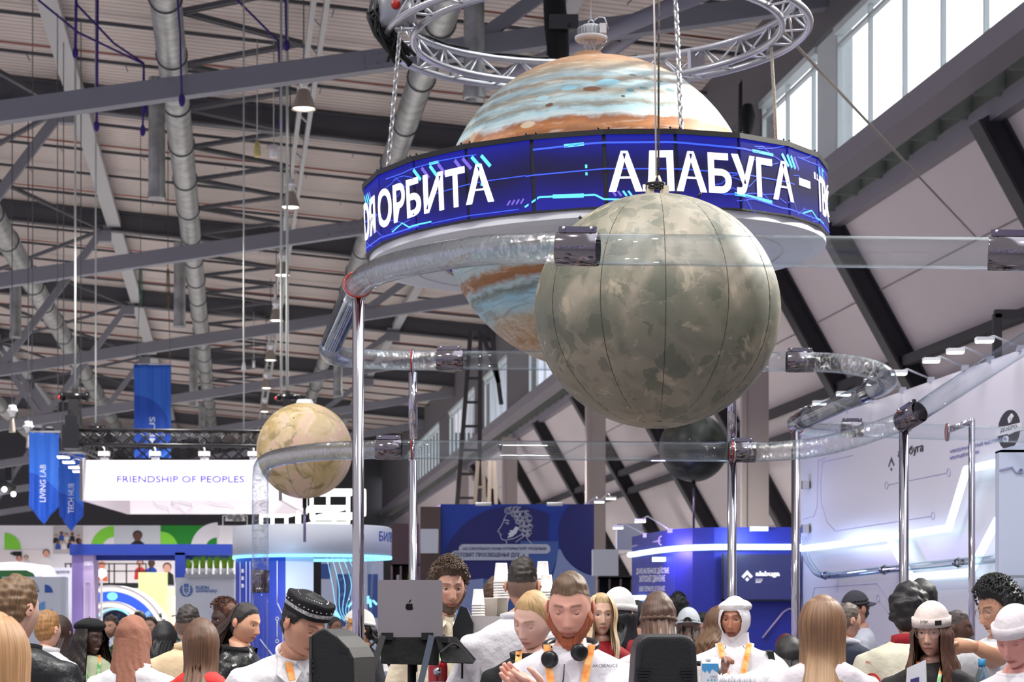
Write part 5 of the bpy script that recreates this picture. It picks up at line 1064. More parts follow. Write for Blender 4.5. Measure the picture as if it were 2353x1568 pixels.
# --- hanging blue banners
def fabric(nm, rgb, rgb2):
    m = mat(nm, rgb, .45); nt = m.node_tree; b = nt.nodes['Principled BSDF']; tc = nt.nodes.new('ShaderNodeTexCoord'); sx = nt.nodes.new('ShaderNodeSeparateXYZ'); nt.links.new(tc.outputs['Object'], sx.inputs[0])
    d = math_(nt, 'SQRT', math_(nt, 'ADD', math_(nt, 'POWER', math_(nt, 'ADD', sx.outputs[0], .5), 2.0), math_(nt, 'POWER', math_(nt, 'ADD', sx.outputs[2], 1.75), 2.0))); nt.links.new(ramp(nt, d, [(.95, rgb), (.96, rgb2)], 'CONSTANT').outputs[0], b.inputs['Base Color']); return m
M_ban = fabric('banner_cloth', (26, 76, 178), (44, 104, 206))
def banner(x0, x1, ytop, ybot, D, label, txt, tx0, tx1, ty0, ty1, point=0, up0=None, ropes=()):
    w = (x1 - x0) / FPX * D; t = thing('hanging_banner', label, 'banner', P((x0 + x1) / 2, ytop, D)); hgt = (ybot - ytop) / FPX * D; pt = point / FPX * D; n, k = 30, 24; G = []
    for i in range(n + 1):
        row = []
        for j in range(k + 1):
            u = j / k - .5; zb_ = hgt - pt * (1 - (1 - abs(u) * 2) ** 1) if point else hgt
            q = i / n; row.append((u * w, .035 * math.sin(u * 16 + 1.0) * (.4 + .6 * q) + .012 * math.sin(u * 50) * (1 - q) + .02 * math.sin(q * 5 + u * 3), -q * zb_))
        G.append(row)
    mb = MB(); mb.grid(G); o = mb.build('cloth', M_ban, t); sol = o.modifiers.new('thickness', 'SOLIDIFY'); sol.thickness = .006
    mb = MB(); mb.tube([(-w / 2 - .03, 0, .01), (w / 2 + .03, 0, .01)], .022, 10); mb.build('top_rod', mat('rod_grey', (190, 192, 200), .4), t)
    v, f = text_geo(txt, .012, .05); L, hh_ = v[:, 0].max(), v[:, 1].max(); mb = MB(); pts = []
    for x, y, z in v:   # reads upwards
        px = tx1 + (tx0 - tx1) * y / hh_; py = ty1 + (ty0 - ty1) * x / L; p = P(px, py, D) - t.location; u = p.x / w; q = -p.z / hgt
        yy = .035 * math.sin(u * 16 + 1.0) * (.4 + .6 * q) + .012 * math.sin(u * 50) * (1 - q) + .02 * math.sin(q * 5 + u * 3); pts.append((p.x, yy - .012 - .004 * z, p.z))
    mb.add(pts, f); mb.build('lettering', mat('letters_pale', (206, 214, 236), .5), t)
    for (rx, ry, m_) in ropes:
        a = P(rx, ytop - 2, D); c = P(ry[0], ry[1], D); uu = c.x * HC + c.y * HS; e = Vector((c.x, c.y, zroof(uu))); mb = MB(); mb.tube([a, c, e], .011, 6)
        if len(ry) > 2:
            for s_ in (-.02, .02, 0): mb.tube(smooth_path([c + Vector((s_, 0, .1)), c + Vector((s_ * 2, 0, -.4)), c + Vector((s_ * 1.2, 0, -.9))], 5), .014, 5)
        child(mb, 'hanging_rope', m_, t)
M_rope2 = mat('rope_dull', (112, 112, 112), .8); M_gr = mat('rope_green', (74, 108, 92), .8); M_tan = mat('rope_tan', (104, 92, 76), .8)
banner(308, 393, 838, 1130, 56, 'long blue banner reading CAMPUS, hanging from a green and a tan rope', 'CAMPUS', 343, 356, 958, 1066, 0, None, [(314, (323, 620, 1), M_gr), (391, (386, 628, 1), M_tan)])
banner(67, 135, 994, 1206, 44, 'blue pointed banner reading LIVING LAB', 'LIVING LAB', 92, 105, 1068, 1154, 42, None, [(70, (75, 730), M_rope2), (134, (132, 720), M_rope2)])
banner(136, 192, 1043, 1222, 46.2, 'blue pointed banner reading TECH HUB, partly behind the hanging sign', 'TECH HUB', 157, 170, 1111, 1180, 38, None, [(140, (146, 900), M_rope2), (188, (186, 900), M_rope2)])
# --- far white picture wall with green shapes
t = board('picture_wall', 'long white wall of green shapes and event pictures, far left', 'wall', -60, 1208, 560, 72, mat('picture_wall_white', (236, 234, 240), .5)); DW = 71.98
mb = MB(); flat(mb, quarter(10, 1263, 38, 0), DW); annulus(mb, 262, 1263, 28, 54, DW, 90, 180, 12); flat(mb, quarter(369, 1262, 40, 0), DW - .02); child(mb, 'lime_shape', mat('lime', (130, 216, 60), .5), t)
mb = MB(); flat(mb, rect(369, 1208, 498, 1262), DW); flat(mb, quarter(498, 1262, 26, 90), DW - .03); child(mb, 'green_shape', mat('green', (8, 130, 30), .5), t)
mb = MB(); annulus(mb, 500, 1263, 26, 62, DW - .02, 90, 180, 12); child(mb, 'white_shape', M_wpanel, t)
rs = random.Random(11)
def picture(x0, y0, x1, y1, bg, figs, extra=()):
    mb = MB(); flat(mb, rect(x0, y0, x1, y1), DW - .01); child(mb, 'picture', mat('pic_%d' % len(MATS), bg, .6), t)
    for (x, y, s, skin, hair, top) in figs:
        for nm, poly, c, dz in (('picture_figure', [(x - s * 1.5, y1 if y + s * 4 > y1 else y + s * 4), (x - s * 1.3, y + s * 1.5), (x - s * .5, y + s * .9), (x + s * .5, y + s * .9), (x + s * 1.3, y + s * 1.5), (x + s * 1.5, y1 if y + s * 4 > y1 else y + s * 4)], top, .02), ('picture_figure', circ(x, y - s * .15, s * .92, 12), hair, .03), ('picture_figure', circ(x, y + s * .12, s * .75, 12, ry=s * .9), skin, .04)):
            mb = MB(); flat(mb, poly, DW - dz); child(mb, nm, mat('pc_%d_%d_%d' % c, c, .6), t)
picture(122, 1209, 190, 1273, (190, 186, 190), [(x, y, 4.2, ((214, 170, 148), (120, 84, 66))[k % 2], ((40, 32, 30), (90, 60, 40))[k % 2], ((24, 24, 28), (50, 80, 160), (230, 228, 230), (30, 30, 34))[k % 4]) for k, (x, y) in enumerate([(128, 1232), (141, 1226), (153, 1230), (166, 1228), (180, 1233), (133, 1246), (147, 1246), (160, 1244), (173, 1248), (184, 1244)])])
picture(262, 1208, 368, 1256, (200, 206, 214), [(316, 1232, 12, (96, 62, 50), (28, 30, 44), (18, 18, 20))]); picture(0, 1264, 110, 1300, (236, 228, 230), [(44, 1284, 8, (214, 150, 136), (40, 32, 30), (232, 200, 196)), (60, 1282, 6, (210, 170, 150), (40, 30, 30), (220, 214, 220)), (106, 1272, 9, (224, 168, 146), (50, 40, 36), (234, 232, 236))])
picture(215, 1288, 400, 1345, (236, 230, 232), [(234, 1300, 9, (230, 150, 120), (200, 120, 90), (234, 110, 70)), (322, 1296, 9, (230, 176, 156), (40, 30, 30), (206, 50, 56)), (348, 1296, 9, (90, 60, 50), (24, 20, 20), (28, 70, 180)), (384, 1305, 11, (226, 170, 150), (40, 30, 28), (22, 22, 24))])
mb = MB(); flat(mb, rect(30, 1268, 50, 1278), DW - .05); flat(mb, rect(24, 1270, 32, 1275), DW - .05); child(mb, 'picture_camera', M_black, t)
# --- blue portal, lilac post, pale wall with a planter
t = thing('portal_frame', 'square royal blue portal with a lilac post, left of the round kiosk', 'portal', P(345, 1440, 40)); t.location.z = 0
mb = MB(); flat(mb, rect(160, 1251, 531, 1276), 40, .5); flat(mb, rect(215, 1276, 402, 1288), 40.3, .3); flat(mb, rect(402, 1270, 425, 1340), 40, .5); flat(mb, rect(425, 1276, 531, 1288), 40.4, .2); child(mb, 'beam', M_navy, t)
mb = MB(); a = P(165, 1276, 40.05); c = P(191, 1276, 40.05); mb.box(((a.x + c.x) / 2, 40.3, a.z / 2), (c.x - a.x, .5, a.z)); child(mb, 'post', M_lilac, t); mb = MB(); a = P(191, 1276, 40.05); c = P(215, 1276, 40.05); mb.box(((a.x + c.x) / 2, 40.3, a.z / 2), (c.x - a.x, .49, a.z)); child(mb, 'post', M_pink, t)
mb = MB(); ftext(mb, 'ROBOT', 194, 1291, 212, 1300, 40.03, .0); annulus(mb, 202, 1345, 8, 8.8, 40.04, 0, 180, 14); fline(mb, [(194, 1345), (194, 1420)], .8, 40.04); fline(mb, [(210.4, 1345), (210.4, 1420)], .8, 40.04); child(mb, 'lettering', M_wtext, t)
t = board('stand_wall', 'pale grey wall reading RUDN university, below a row of potted grass', 'wall', 403, 1328, 539, 34, M_pgrey, thick=.3)
mb = MB(); D_ = 33.99; annulus(mb, 428, 1357, 0.1, 15, D_, 0, 360, 28, .006); child(mb, 'logo_mark', mat('logo_blue', (50, 100, 180), .5), t)
mb = MB(); fline(mb, [(421, 1342), (421, 1360), (425, 1367), (428, 1368), (431, 1367), (435, 1360), (435, 1342)], 3, D_ - .01)
for dy in (-5, 1, 7): fline(mb, [(414, 1357 + dy), (442, 1357 + dy)], .7, D_ - .012)
fline(mb, [(428, 1345), (428, 1370)], .7, D_ - .012); annulus(mb, 428, 1357, 6, 6.8, D_ - .012); child(mb, 'logo_mark', M_pgrey, t)
mb = MB(); ftext(mb, 'RUDN', 450, 1347, 480, 1355, D_, .01); ftext(mb, 'university', 450, 1354.5, 499, 1364.5, D_, .005); child(mb, 'lettering', MATS['logo_blue'], t)
mb = MB(); rs = random.Random(5)
for k in range(5):
    x, y = 480 + k * 10, 1400 + rs.uniform(-15, 20); q = [(x, y)]
    for i in range(9): q.append((q[-1][0] + rs.uniform(-6, 8), q[-1][1] + rs.uniform(-7, 7)))
    fline(mb, q, .5, D_)
child(mb, 'map_outline', mat('map_grey', (170, 176, 196), .5), t)
mb = MB(); flat(mb, rect(424, 1320, 539, 1328), 33.9, .35); tag(mb.build('planter_ledge', mat('ledge_grey', (168, 172, 178), .5)), 'grey ledge under the potted grass on top of the pale wall', 'ledge')
M_blade = mat('grass_green', (128, 176, 22), .5, noise=(9, (86, 138, 16)))
def grass(px, w, h_, l):
    p = P(px, 1320, 34.05); t = thing('potted_grass', l, 'plant', p, 0, 'potted grasses on the pale wall'); mb = MB(); mb.lathe([(.001, 0), (.04, 0), (.05, .09), (.044, .09), (.001, .075)], 14); mb.build('pot', M_white, t); mb = MB(); rs = random.Random(px)
    for k in range(90):
        a = rs.uniform(0, 6.28); r0 = rs.uniform(0, .035); lean = max(-.05, min(.05, rs.gauss(0, w * .28))); hh_ = h_ * rs.uniform(.6, 1.1); b0 = Vector((r0 * math.cos(a), r0 * math.sin(a), .07)); tip = b0 + Vector((lean, rs.gauss(0, .04), hh_)); mid = b0.lerp(tip, .5) + Vector((-lean * .2, 0, .02)); s_ = .006
        mb.add([b0 - XV * s_, b0 + XV * s_, mid + XV * s_ * .8, mid - XV * s_ * .8, tip], [(0, 1, 2, 3), (3, 2, 4)])
    mb.build('blades', M_blade, t)
for i, (x, w, h_) in enumerate(((434, .12, .17), (450, .12, .2), (466, .1, .22), (482, .1, .2), (499, .12, .22), (515, .12, .2), (531, .12, .22))): grass(x, w, h_, ('first', 'second', 'third', 'fourth', 'fifth', 'sixth', 'seventh')[i] + ' from the left of the green grass pots on the pale wall')
# --- arch stand, mezzanine railing, white rounded stand, pale patterned cabinet
def archway(cx_, cy_, r0, r1, D, a0, a1, depth, m_, t, name):
    mb = MB(); annulus(mb, cx_, cy_, r0, r1, D, a0, a1, 40, depth); return child(mb, name, m_, t)
t = thing('arch_stand', 'white double arch with a glowing blue picture band, far left', 'arch', P(265, 1440, 50)); t.location.z = 0
archway(252, 1478, 118, 133, 50, 8, 172, .8, M_wpanel, t, 'arch'); archway(252, 1478, 82, 96, 49.8, 8, 172, .8, M_wpanel, t, 'arch'); archway(252, 1478, 96, 118, 50.2, 8, 172, .2, emis('arch_blue', (40, 90, 220), .9), t, 'picture_band')
archway(252, 1478, 121, 126, 49.98, 14, 166, .01, M_ledw, t, 'light_strip'); archway(252, 1478, 85, 90, 49.78, 14, 166, .01, M_ledw, t, 'light_strip')
mb = MB(); flat(mb, circ(258, 1371, 12, 20, ry=9), 50.18, .004); child(mb, 'picture_glow', emis('arch_star', (120, 220, 255), 1.3), t)
mb = MB()
for k in range(3): q = 40 - k * 8; flat(mb, [(252 + r * math.cos(D2(a)), 1478 - r * math.sin(D2(a))) for r, a in ((98, q), (116, q), (116, q - 5), (98, q - 5))], 50.18, .004)
child(mb, 'picture_glow', emis('arch_pale', (120, 170, 255), 1.0), t)
t = thing('round_portal', 'dark round portal with a cyan light ring, under the double arch', 'portal', P(262, 1440, 52)); t.location.z = 0
archway(262, 1448, 46, 54, 51.8, -20, 200, .5, M_wpanel, t, 'ring'); archway(262, 1448, 46, 49, 51.78, -10, 190, .02, M_ledc, t, 'light_ring'); mb = MB(); flat(mb, circ(262, 1448, 47, 30), 52.2, .1); flat(mb, rect(215, 1448, 309, 1593), 52.21, .1); child(mb, 'inside', mat('portal_dark', (52, 54, 66), .6), t); mb = MB()
for k in range(6): a = D2(20 + 26 * k); fline(mb, [(262 + 20 * math.cos(a), 1448 - 20 * math.sin(a)), (262 + 40 * math.cos(a), 1448 - 40 * math.sin(a))], 4, 52.15)
child(mb, 'ray', mat('ray_blue', (44, 84, 150), .5), t); archway(268, 1448, 18, 20, 52.1, 30, 120, .02, M_ledc, t, 'light_ring')
t = thing('mezzanine_railing', 'black framed gallery railing under the blue portal', 'railing', P(250, 1440, 58)); t.location.z = 0; mb = MB()
for x in (150, 162, 225, 250, 262, 290, 320, 335, 345): fline(mb, [(x, 1295), (x, 1440 if x in (150, 345) else 1342)], 2, 58, .08)
for y in (1296, 1313): fline(mb, [(148, y), (336, y)], 2.4, 58, .08)
fline(mb, [(148, 1346), (345, 1346)], 12, 58, .3); fline(mb, [(320, 1352), (345, 1352)], 2, 58, .08); fline(mb, [(152, 1346), (152, 1577)], 3, 58, .1); fline(mb, [(342, 1346), (342, 1577)], 3, 58, .1); child(mb, 'frame', M_black, t)
mb = MB(); flat(mb, circ(233, 1318, 11.5, 6, 30, 390), 48, .1); o = mb.build('hexagon_lamp', emis('hexagon_glow', (255, 255, 255), 1.6)); mb = MB(); mb.bar(P(233, 1329, 48.05), P(233, 1606, 48.05), .05, .05); mb.build('pole', M_white, o); tag(o, 'glowing white hexagon lamp in front of the black gallery railing', 'lamp')
t = thing('rounded_stand', 'white rounded stand with a long dark green window at the left edge', 'stand', P(20, 1440, 42)); t.location.z = 0
mb = MB(); flat(mb, [(-60, 1300), (-20, 1294), (40, 1291), (78, 1296), (88, 1306), (96, 1326), (98, 1440), (-60, 1440)], 42, 1.5); child(mb, 'shell', M_wpanel, t); mb = MB(); flat(mb, [(-60, 1312), (60, 1311), (76, 1318), (84, 1332), (84, 1345), (-60, 1345)], 41.98, .02); child(mb, 'window', mat('green_glass', (26, 70, 30), .15), t)
t = board('info_panel', 'pale lilac panel with a line of dark Cyrillic text, left of the lilac post', 'panel', 98, 1305, 165, 44, mat('panel_lilac', (196, 196, 214), .5)); mb = MB(); ftext(mb, 'Технологии', 118, 1310, 160, 1318, 43.99, .0); child(mb, 'lettering', M_ink, t); mb = MB(); flat(mb, quarter(98, 1325, 14, 0), 43.98); child(mb, 'printed_shape', M_lilac, t)
t = board('info_panel', 'pale rounded cabinet panel with blue quarter circles at the left edge', 'panel', 5, 1326, 140, 30, M_pgrey, thick=.5); DI = 29.99
mb = MB(); a = P(140, 1326, 30); mb.lathe([(.1, 0), (.1, a.z)], 12, (a.x - .04, 30.1, 0)); child(mb, 'panel', M_pgrey, t)
mb = MB(); flat(mb, quarter(103, 1362, 18, 0), DI); child(mb, 'printed_shape', mat('print_blue', (40, 84, 166), .5), t); mb = MB(); flat(mb, quarter(9, 1327, 17, 270), DI); flat(mb, quarter(103, 1401, 18, 90), DI); flat(mb, quarter(103, 1401, 18, 270), DI - .002); child(mb, 'printed_shape', mat('print_sky', (100, 156, 214), .5), t)
mb = MB(); ftext(mb, '22', 68, 1343, 79, 1350, DI, .0); ftext(mb, '31', 73, 1348, 83, 1355, DI, .0); ftext(mb, 'ФЕСТИВАЛЬ', 68, 1357, 90, 1361, DI, .0)
fline(mb, [(80, 1338), (84, 1346), (90, 1358), (82, 1362), (74, 1356), (66, 1350)], .6, DI); child(mb, 'lettering', M_ink, t)
t = board('stand_panel', 'cream lit panel right of the double arch', 'panel', 384, 1352, 402, 46, mat('panel_cream', (232, 214, 190), .5)); mb = MB(); flat(mb, rect(399, 1370, 402, 1440), 45.98); child(mb, 'light_strip', M_ledw, t)
t = board('stand_panel', 'lime and white panel wall behind the double arch', 'panel', 318, 1316, 384, 56, mat('panel_lime', (206, 226, 150), .5))
t = thing('round_emblem', 'round white map emblem in a frame above the far picture wall', 'sign', P(540, 1197, 60)); mb = MB(); annulus(mb, 540, 1198, .1, 23, 60, 0, 180, 20); child(mb, 'disc', M_wpanel, t); mb = MB()
for q in ((528, 1188, 7), (546, 1186, 6), (540, 1194, 6), (552, 1193, 5)): flat(mb, circ(*q, 8), 59.98)
child(mb, 'map_shape', mat('emblem_grey', (120, 124, 122), .5), t); mb = MB(); fline(mb, [(512, 1186), (512, 1215)], 2, 60); fline(mb, [(568, 1186), (568, 1215)], 2, 60); fline(mb, [(512, 1186), (568, 1186)], 1.5, 60); child(mb, 'frame', M_white, t)
t = thing('lighting_bar', 'dark lighting bar with two small lit spots at the far left edge', 'lamp', P(15, 1115, 50)); mb = MB(); mb.bar(P(-30, 1095, 50), P(35, 1128, 50), .1, .2); mb.box(P(22, 1090, 50), (.14, .2, .3)); child(mb, 'bar', M_black, t); mb = MB(); mb.ball(P(10, 1125, 49.8), .06, 10, 6); mb.ball(P(31, 1136, 49.8), .06, 10, 6); child(mb, 'lens', M_flood, t)
mb = MB(); rs = random.Random(9)
def bush(px, py, D, h_, w, label):
    p = P(px, py, D); t = thing('potted_bush', label, 'plant', (p.x, p.y, 0)); mb = MB(); mb.lathe([(.001, 0), (.16, 0), (.2, .4), (.17, .4), (.001, .36)], 14); mb.build('pot', M_white, t); mb = MB(); mb.tube([(0, 0, .36), (.02, 0, p.z - h_ * .4)], .02, 6); mb.build('stem', mat('bark', (90, 70, 50), .8), t); mb = MB(); rs = random.Random(px)
    for k in range(220):
        c = Vector((rs.gauss(0, w * .4), rs.gauss(0, w * .4), p.z - h_ * .5 + rs.gauss(0, h_ * .28))); d = Vector((rs.gauss(0, 1), rs.gauss(0, 1), rs.gauss(0, .6))).normalized() * .09; n = d.orthogonal().normalized() * .022; mb.add([c, c + d * .5 + n, c + d, c + d * .5 - n], [(0, 1, 2, 3)])
    mb.build('foliage', mat('leaf_green', (74, 100, 52), .5, noise=(5, (44, 70, 34))), t)
bush(382, 1430, 29.5, .5, .36, 'small leafy bush behind the man in beige'); bush(236, 1482, 23, .25, .14, 'small leafy plant behind the woman in the black beret')
# ================================================================ people
def ss(a, b, x): t = np.clip((x - a) / (b - a), 0, 1); return t * t * (3 - 2 * t)
M_skin = bpy.data.materials.new('skin'); M_skin.use_nodes = True; nt = M_skin.node_tree; b = nt.nodes['Principled BSDF']; at = nt.nodes.new('ShaderNodeAttribute'); at.attribute_name = 'Col'; nt.links.new(at.outputs['Color'], b.inputs['Base Color']); b.inputs['Roughness'].default_value = .48
b.inputs['Subsurface Weight'].default_value = .08; b.inputs['Subsurface Radius'].default_value = (.02, .008, .004); b.inputs['Subsurface Scale'].default_value = .3
def hair_mat(rgb, tip=None, rough=.52):
    k = 'hair_%d_%d_%d_%s' % (*rgb, '' if tip is None else '%d' % tip[0])
    if k in MATS: return MATS[k]
    m = bpy.data.materials.new(k); m.use_nodes = True; MATS[k] = m; nt = m.node_tree; b = nt.nodes['Principled BSDF']; b.inputs['Roughness'].default_value = rough
    tc = nt.nodes.new('ShaderNodeTexCoord'); mp = nt.nodes.new('ShaderNodeMapping'); mp.inputs['Scale'].default_value = (95, 3.0, 1); nt.links.new(tc.outputs['UV'], mp.inputs[0]); n = noise(nt, mp.outputs[0], 1.0, 4, .4)
    c1 = tuple(int(x * .74) for x in rgb); c2 = tuple(min(255, int(x * 1.16 + 5)) for x in rgb); r = ramp(nt, n.outputs[0], [(.3, c1), (.5, rgb), (.7, c2)]); col = r.outputs[0]
    if tip is not None:
        sx = nt.nodes.new('ShaderNodeSeparateXYZ'); nt.links.new(tc.outputs['UV'], sx.inputs[0]); col = mixc(nt, ramp(nt, sx.outputs[1], [(.25, (0, 0, 0)), (.95, (230, 230, 230))]).outputs[0], col, tip)
    nt.links.new(col, b.inputs['Base Color']); bp = nt.nodes.new('ShaderNodeBump'); bp.inputs['Strength'].default_value = .45; bp.inputs['Distance'].default_value = .005; nt.links.new(n.outputs[0], bp.inputs['Height']); nt.links.new(bp.outputs[0], b.inputs['Normal']); return m
FOLD = bpy.data.textures.new('cloth_folds', 'CLOUDS'); FOLD.noise_scale = .16; FOLD.noise_depth = 2
def cloth(rgb, rough=.85, name=None, **k):
    if min(rgb) > 200: rgb = tuple(int(x * .93) for x in rgb)
    return mat(name or 'cloth_%d_%d_%d_%d' % (*rgb, int(rough * 100)), rgb, rough, bump=(38, .25), **k)
def rot(yaw, pitch=0, roll=0): return np.array(Matrix.Rotation(math.radians(yaw), 3, 'Z') @ Matrix.Rotation(math.radians(pitch), 3, 'X') @ Matrix.Rotation(math.radians(roll), 3, 'Y'))
def head_grid(M, N, T=153):
    u = np.linspace(0, 2 * PI, M, endpoint=False); a = u - .45 * np.sin(u); t = np.linspace(.3, T, N) * PI / 180; tau = D2(12)
    e3 = np.array((0, -math.sin(tau), math.cos(tau))); e2 = np.array((0, -math.cos(tau), -math.sin(tau))); e1 = np.array((1, 0, 0)); A, Tt = np.meshgrid(a, t)
    d = np.sin(Tt)[..., None] * (np.cos(A)[..., None] * e2 + np.sin(A)[..., None] * e1) + np.cos(Tt)[..., None] * e3
    return d * np.array((.0765, .099, .121)), np.stack([A / (2 * PI), Tt / PI], -1)
def face_shape(p, nose=1.0, jaw=1.0):
    x, y, z = p[..., 0].copy(), p[..., 1].copy(), p[..., 2].copy(); F = ss(.0, .05, -y); t = np.clip(-z / .12, 0, 1)
    y = np.where((y > 0), y * (1 + .05 * ss(-.04, .04, z)), y)
    x *= 1 - .25 * t ** 1.5 / jaw; x *= 1 - .06 * F * ss(.02, .09, z); y -= F * .026 * t ** 2 * np.exp(-(x / .05) ** 2); x += np.sign(x) * .004 * np.exp(-((z + .022) / .03) ** 2) * F
    for s in (-1, 1): y += .0115 * np.exp(-((x - s * .031) / .017) ** 2 - ((z - .004) / .0125) ** 2) * F
    y -= .0045 * np.exp(-((z - .027) / .011) ** 2) * np.exp(-(x / .05) ** 4) * F
    h = np.interp(z, [-.056, -.049, -.040, -.02, .012, .032], [0, .019, .028, .019, .006, 0]) * nose; sg = np.interp(z, [-.05, -.03, .02], [.0145, .0115, .0085]); y -= h * np.exp(-(x / sg) ** 2) * F
    y -= .006 * np.exp(-((z + .0685) / .0055) ** 2) * np.exp(-(x / .023) ** 2) * F + .0065 * np.exp(-((z + .081) / .006) ** 2) * np.exp(-(x / .02) ** 2) * F; y += .003 * np.exp(-((z + .0745) / .0022) ** 2) * np.exp(-(x / .024) ** 4) * F
    y -= .008 * np.exp(-((z + .107) / .014) ** 2 - (x / .022) ** 2) * F
    return np.stack([x, y, z], -1)
ANG = [0, 25, 45, 60, 76, 92, 106, 128, 180]
HL = dict(short=[.068, .070, .062, .044, .008, .012, -.018, -.062, -.078], woman=[.078, .075, .060, .038, .006, .0, -.03, -.07, -.095], low=[.052, .05, .044, .03, .0, -.01, -.04, -.075, -.1], high=[.066, .069, .066, .056, .046, .045, .035, .02, .01])
def hair_m(p, style):
    jit = .0016 * sn(p.reshape(-1, 3), 95, 9).reshape(p.shape[:-1])
    a = np.degrees(np.arctan2(np.abs(p[..., 0]), -p[..., 1])); return p[..., 2] - np.interp(a, ANG, HL[style]) + jit
def mixv(c, k, m): return c * (1 - m[..., None]) + np.array(k) * m[..., None]
def L3(c): return np.array(lin(c)[:3])
RINGS = [(1.50, .058, .060, .012), (1.475, .070, .068, .015), (1.452, .105, .080, .018), (1.428, .138, .090, .02), (1.385, .160, .098, .02), (1.30, .160, .106, .01), (1.20, .152, .108, .005), (1.08, .150, .108, .005), (.98, .160, .108, .008), (.90, .172, .115, .01), (.82, .165, .110, .01)]
def person(label, px, py, D, hh, yaw=0, pitch=0, roll=0, byaw=None, lean=0, wid=1.0, skin=(214, 168, 146), lips=None, brow=(70, 50, 38), eyes=1.0, gaze=0.0, beard=None, fade=None, hair=None, hat=None, top=None, arms=None, extras=(), detail=1, nose=1.0, jaw=1.0, eyecol=(60, 70, 70), group=None, smile=0, hs=None, legs=True):
    byaw = yaw if byaw is None else byaw; tgt = np.array(P(px, py, D)); hs = hs or hh / FPX * D / .238
    RB = rot(byaw); RH = rot(yaw, pitch, roll); lr = math.radians(lean)
    def bend(p):
        p = np.array(p, float); k = ss(.95, 1.25, p[..., 2]) * lr; y, z = p[..., 1], p[..., 2] - .98; c, s = np.cos(k), np.sin(k); o = p.copy(); o[..., 1] = y * c - z * s; o[..., 2] = np.where(p[..., 2] > .95, y * s * 1 + z * c, z) + .98; return o
    hv = np.array((0, -.02 - .05 * math.sin(math.radians(max(pitch, 0))), .155)); Rl = np.array(Matrix.Rotation(lr * .8, 3, 'X'))
    hc_t = bend((0, .012, 1.47)) + Rl @ hv; s = tgt[2] / (hc_t[2]); hc = RB @ (hc_t * s); root = tgt - hc; root[2] = 0
    t = thing('person', label, 'person', Vector(root), 0, group); W_ = lambda q: (RB @ (bend(q) * s).T).T if np.ndim(q) > 1 else RB @ (bend(q) * s)
    M, N = ((96, 72), (64, 46), (44, 30))[{2: 0, 1: 1, 0: 2}[detail]]
    g0, uv = head_grid(M, N); g = face_shape(g0, nose, jaw); x, y, z = g[..., 0], g[..., 1], g[..., 2]; F = ss(.0, .05, -y)
    SK = L3(skin); lipc = L3(lips or tuple(int(a * b_) for a, b_ in zip(skin, (.86, .62, .62)))); col = np.ones(g.shape) * SK
    col = mixv(col, SK * np.array((1.05, .78, .74)), .35 * np.exp(-((np.abs(x) - .04) / .018) ** 2 - ((z + .035) / .02) ** 2) * F)
    col = mixv(col, lipc, np.exp(-((z + .0745 + smile * .1 * (abs(x)) ** 1) / .0095) ** 4 - (x / .0235) ** 4) * F)
    col = mixv(col, SK * .25, .8 * np.exp(-((z + .0748) / .0022) ** 2 - (x / .024) ** 6) * F)
    if smile: col = mixv(col, np.array((.8, .78, .74)), np.exp(-((z + .0745) / .0035) ** 4 - (x / .018) ** 4) * F)
    col = mixv(col, L3(brow), .85 * np.exp(-((z - .029 + .0025 * ((np.abs(x) - .03) / .02) ** 2) / .0042) ** 2) * ss(.010, .016, np.abs(x)) * (1 - ss(.046, .054, np.abs(x))) * F)
    col = mixv(col, SK * .25, .8 * np.exp(-((np.abs(x) - .008) / .004) ** 2 - ((z + .051) / .0035) ** 2) * F)
    if beard is not None:
        bc, bl, lo_ = beard; a_ = np.abs(x); edge = np.interp(a_, [0, .02, .035, .055, .07], [-.062, -.058, -.064, -.04, .0]); m = ss(0, .014, edge - z) * F * (1 - .9 * np.exp(-((z + .0745) / .0085) ** 4 - (x / .021) ** 4)); m = np.maximum(m, .0); col = mixv(col, L3(bc), bl * m * (.85 + .15 * sn(g.reshape(-1, 3), 260, 3).reshape(m.shape)))
    if fade is not None:
        m = ss(-.004, .02, hair_m(g, 'short')); col = mixv(col, L3(fade), np.clip(m, 0, 1) * .82)
    for q_ in (hair if isinstance(hair, list) else [hair] if hair else []):
        if q_['k'] in ('short', 'cap', 'curly'): col = mixv(col, L3(q_['c']) * .8 + SK * .2, .8 * ss(-.013, .004, hair_m(g, q_.get('line', 'woman' if q_['k'] == 'cap' else 'short'))))
    hp = (RH @ (g.reshape(-1, 3) * hs).T).T + hc; G = [hp.reshape(N, M, 3)]; Cc = [col]
    # neck and torso rings continue the same columns
    u = np.linspace(0, 2 * PI, M, endpoint=False); ac = u - .45 * np.sin(u)
    def ring(z_, rx, ry, yc): return np.stack([rx * np.sin(ac), yc - ry * np.cos(ac), np.full(M, z_)], -1)
    last = G[0][-1]; nb = W_(ring(1.50, .056 * (.9 + .1 * wid), .058, .012)); nm = (last * .5 + nb * .5); c_ = nm.mean(0); dirs = nm - c_; nm = c_ + dirs * (.058 * s / max(1e-6, np.mean(np.linalg.norm(dirs, axis=1)))) ; rows = [last * .72 + nm * .28, nm, nb]
    for (z_, rx, ry, yc) in RINGS[1:]: rows.append(W_(ring(z_, rx * wid, ry, yc)))
    G.append(np.array(rows)); Cc.append(np.ones((len(rows), M, 3)) * SK)
    GG = np.concatenate(G, 0); CC = np.concatenate([c.reshape(-1, M, 3) for c in Cc], 0); mb = MB(); mb.grid(GG, closed_u=True); cols = [CC.reshape(-1, 3)]
    mb.f.append(tuple(range(M))); mb.m.append(0); mb.sm.append(True); k0 = len(mb.v) - M; mb.f.append(tuple(range(k0 + M - 1, k0 - 1, -1))); mb.m.append(0); mb.sm.append(True)
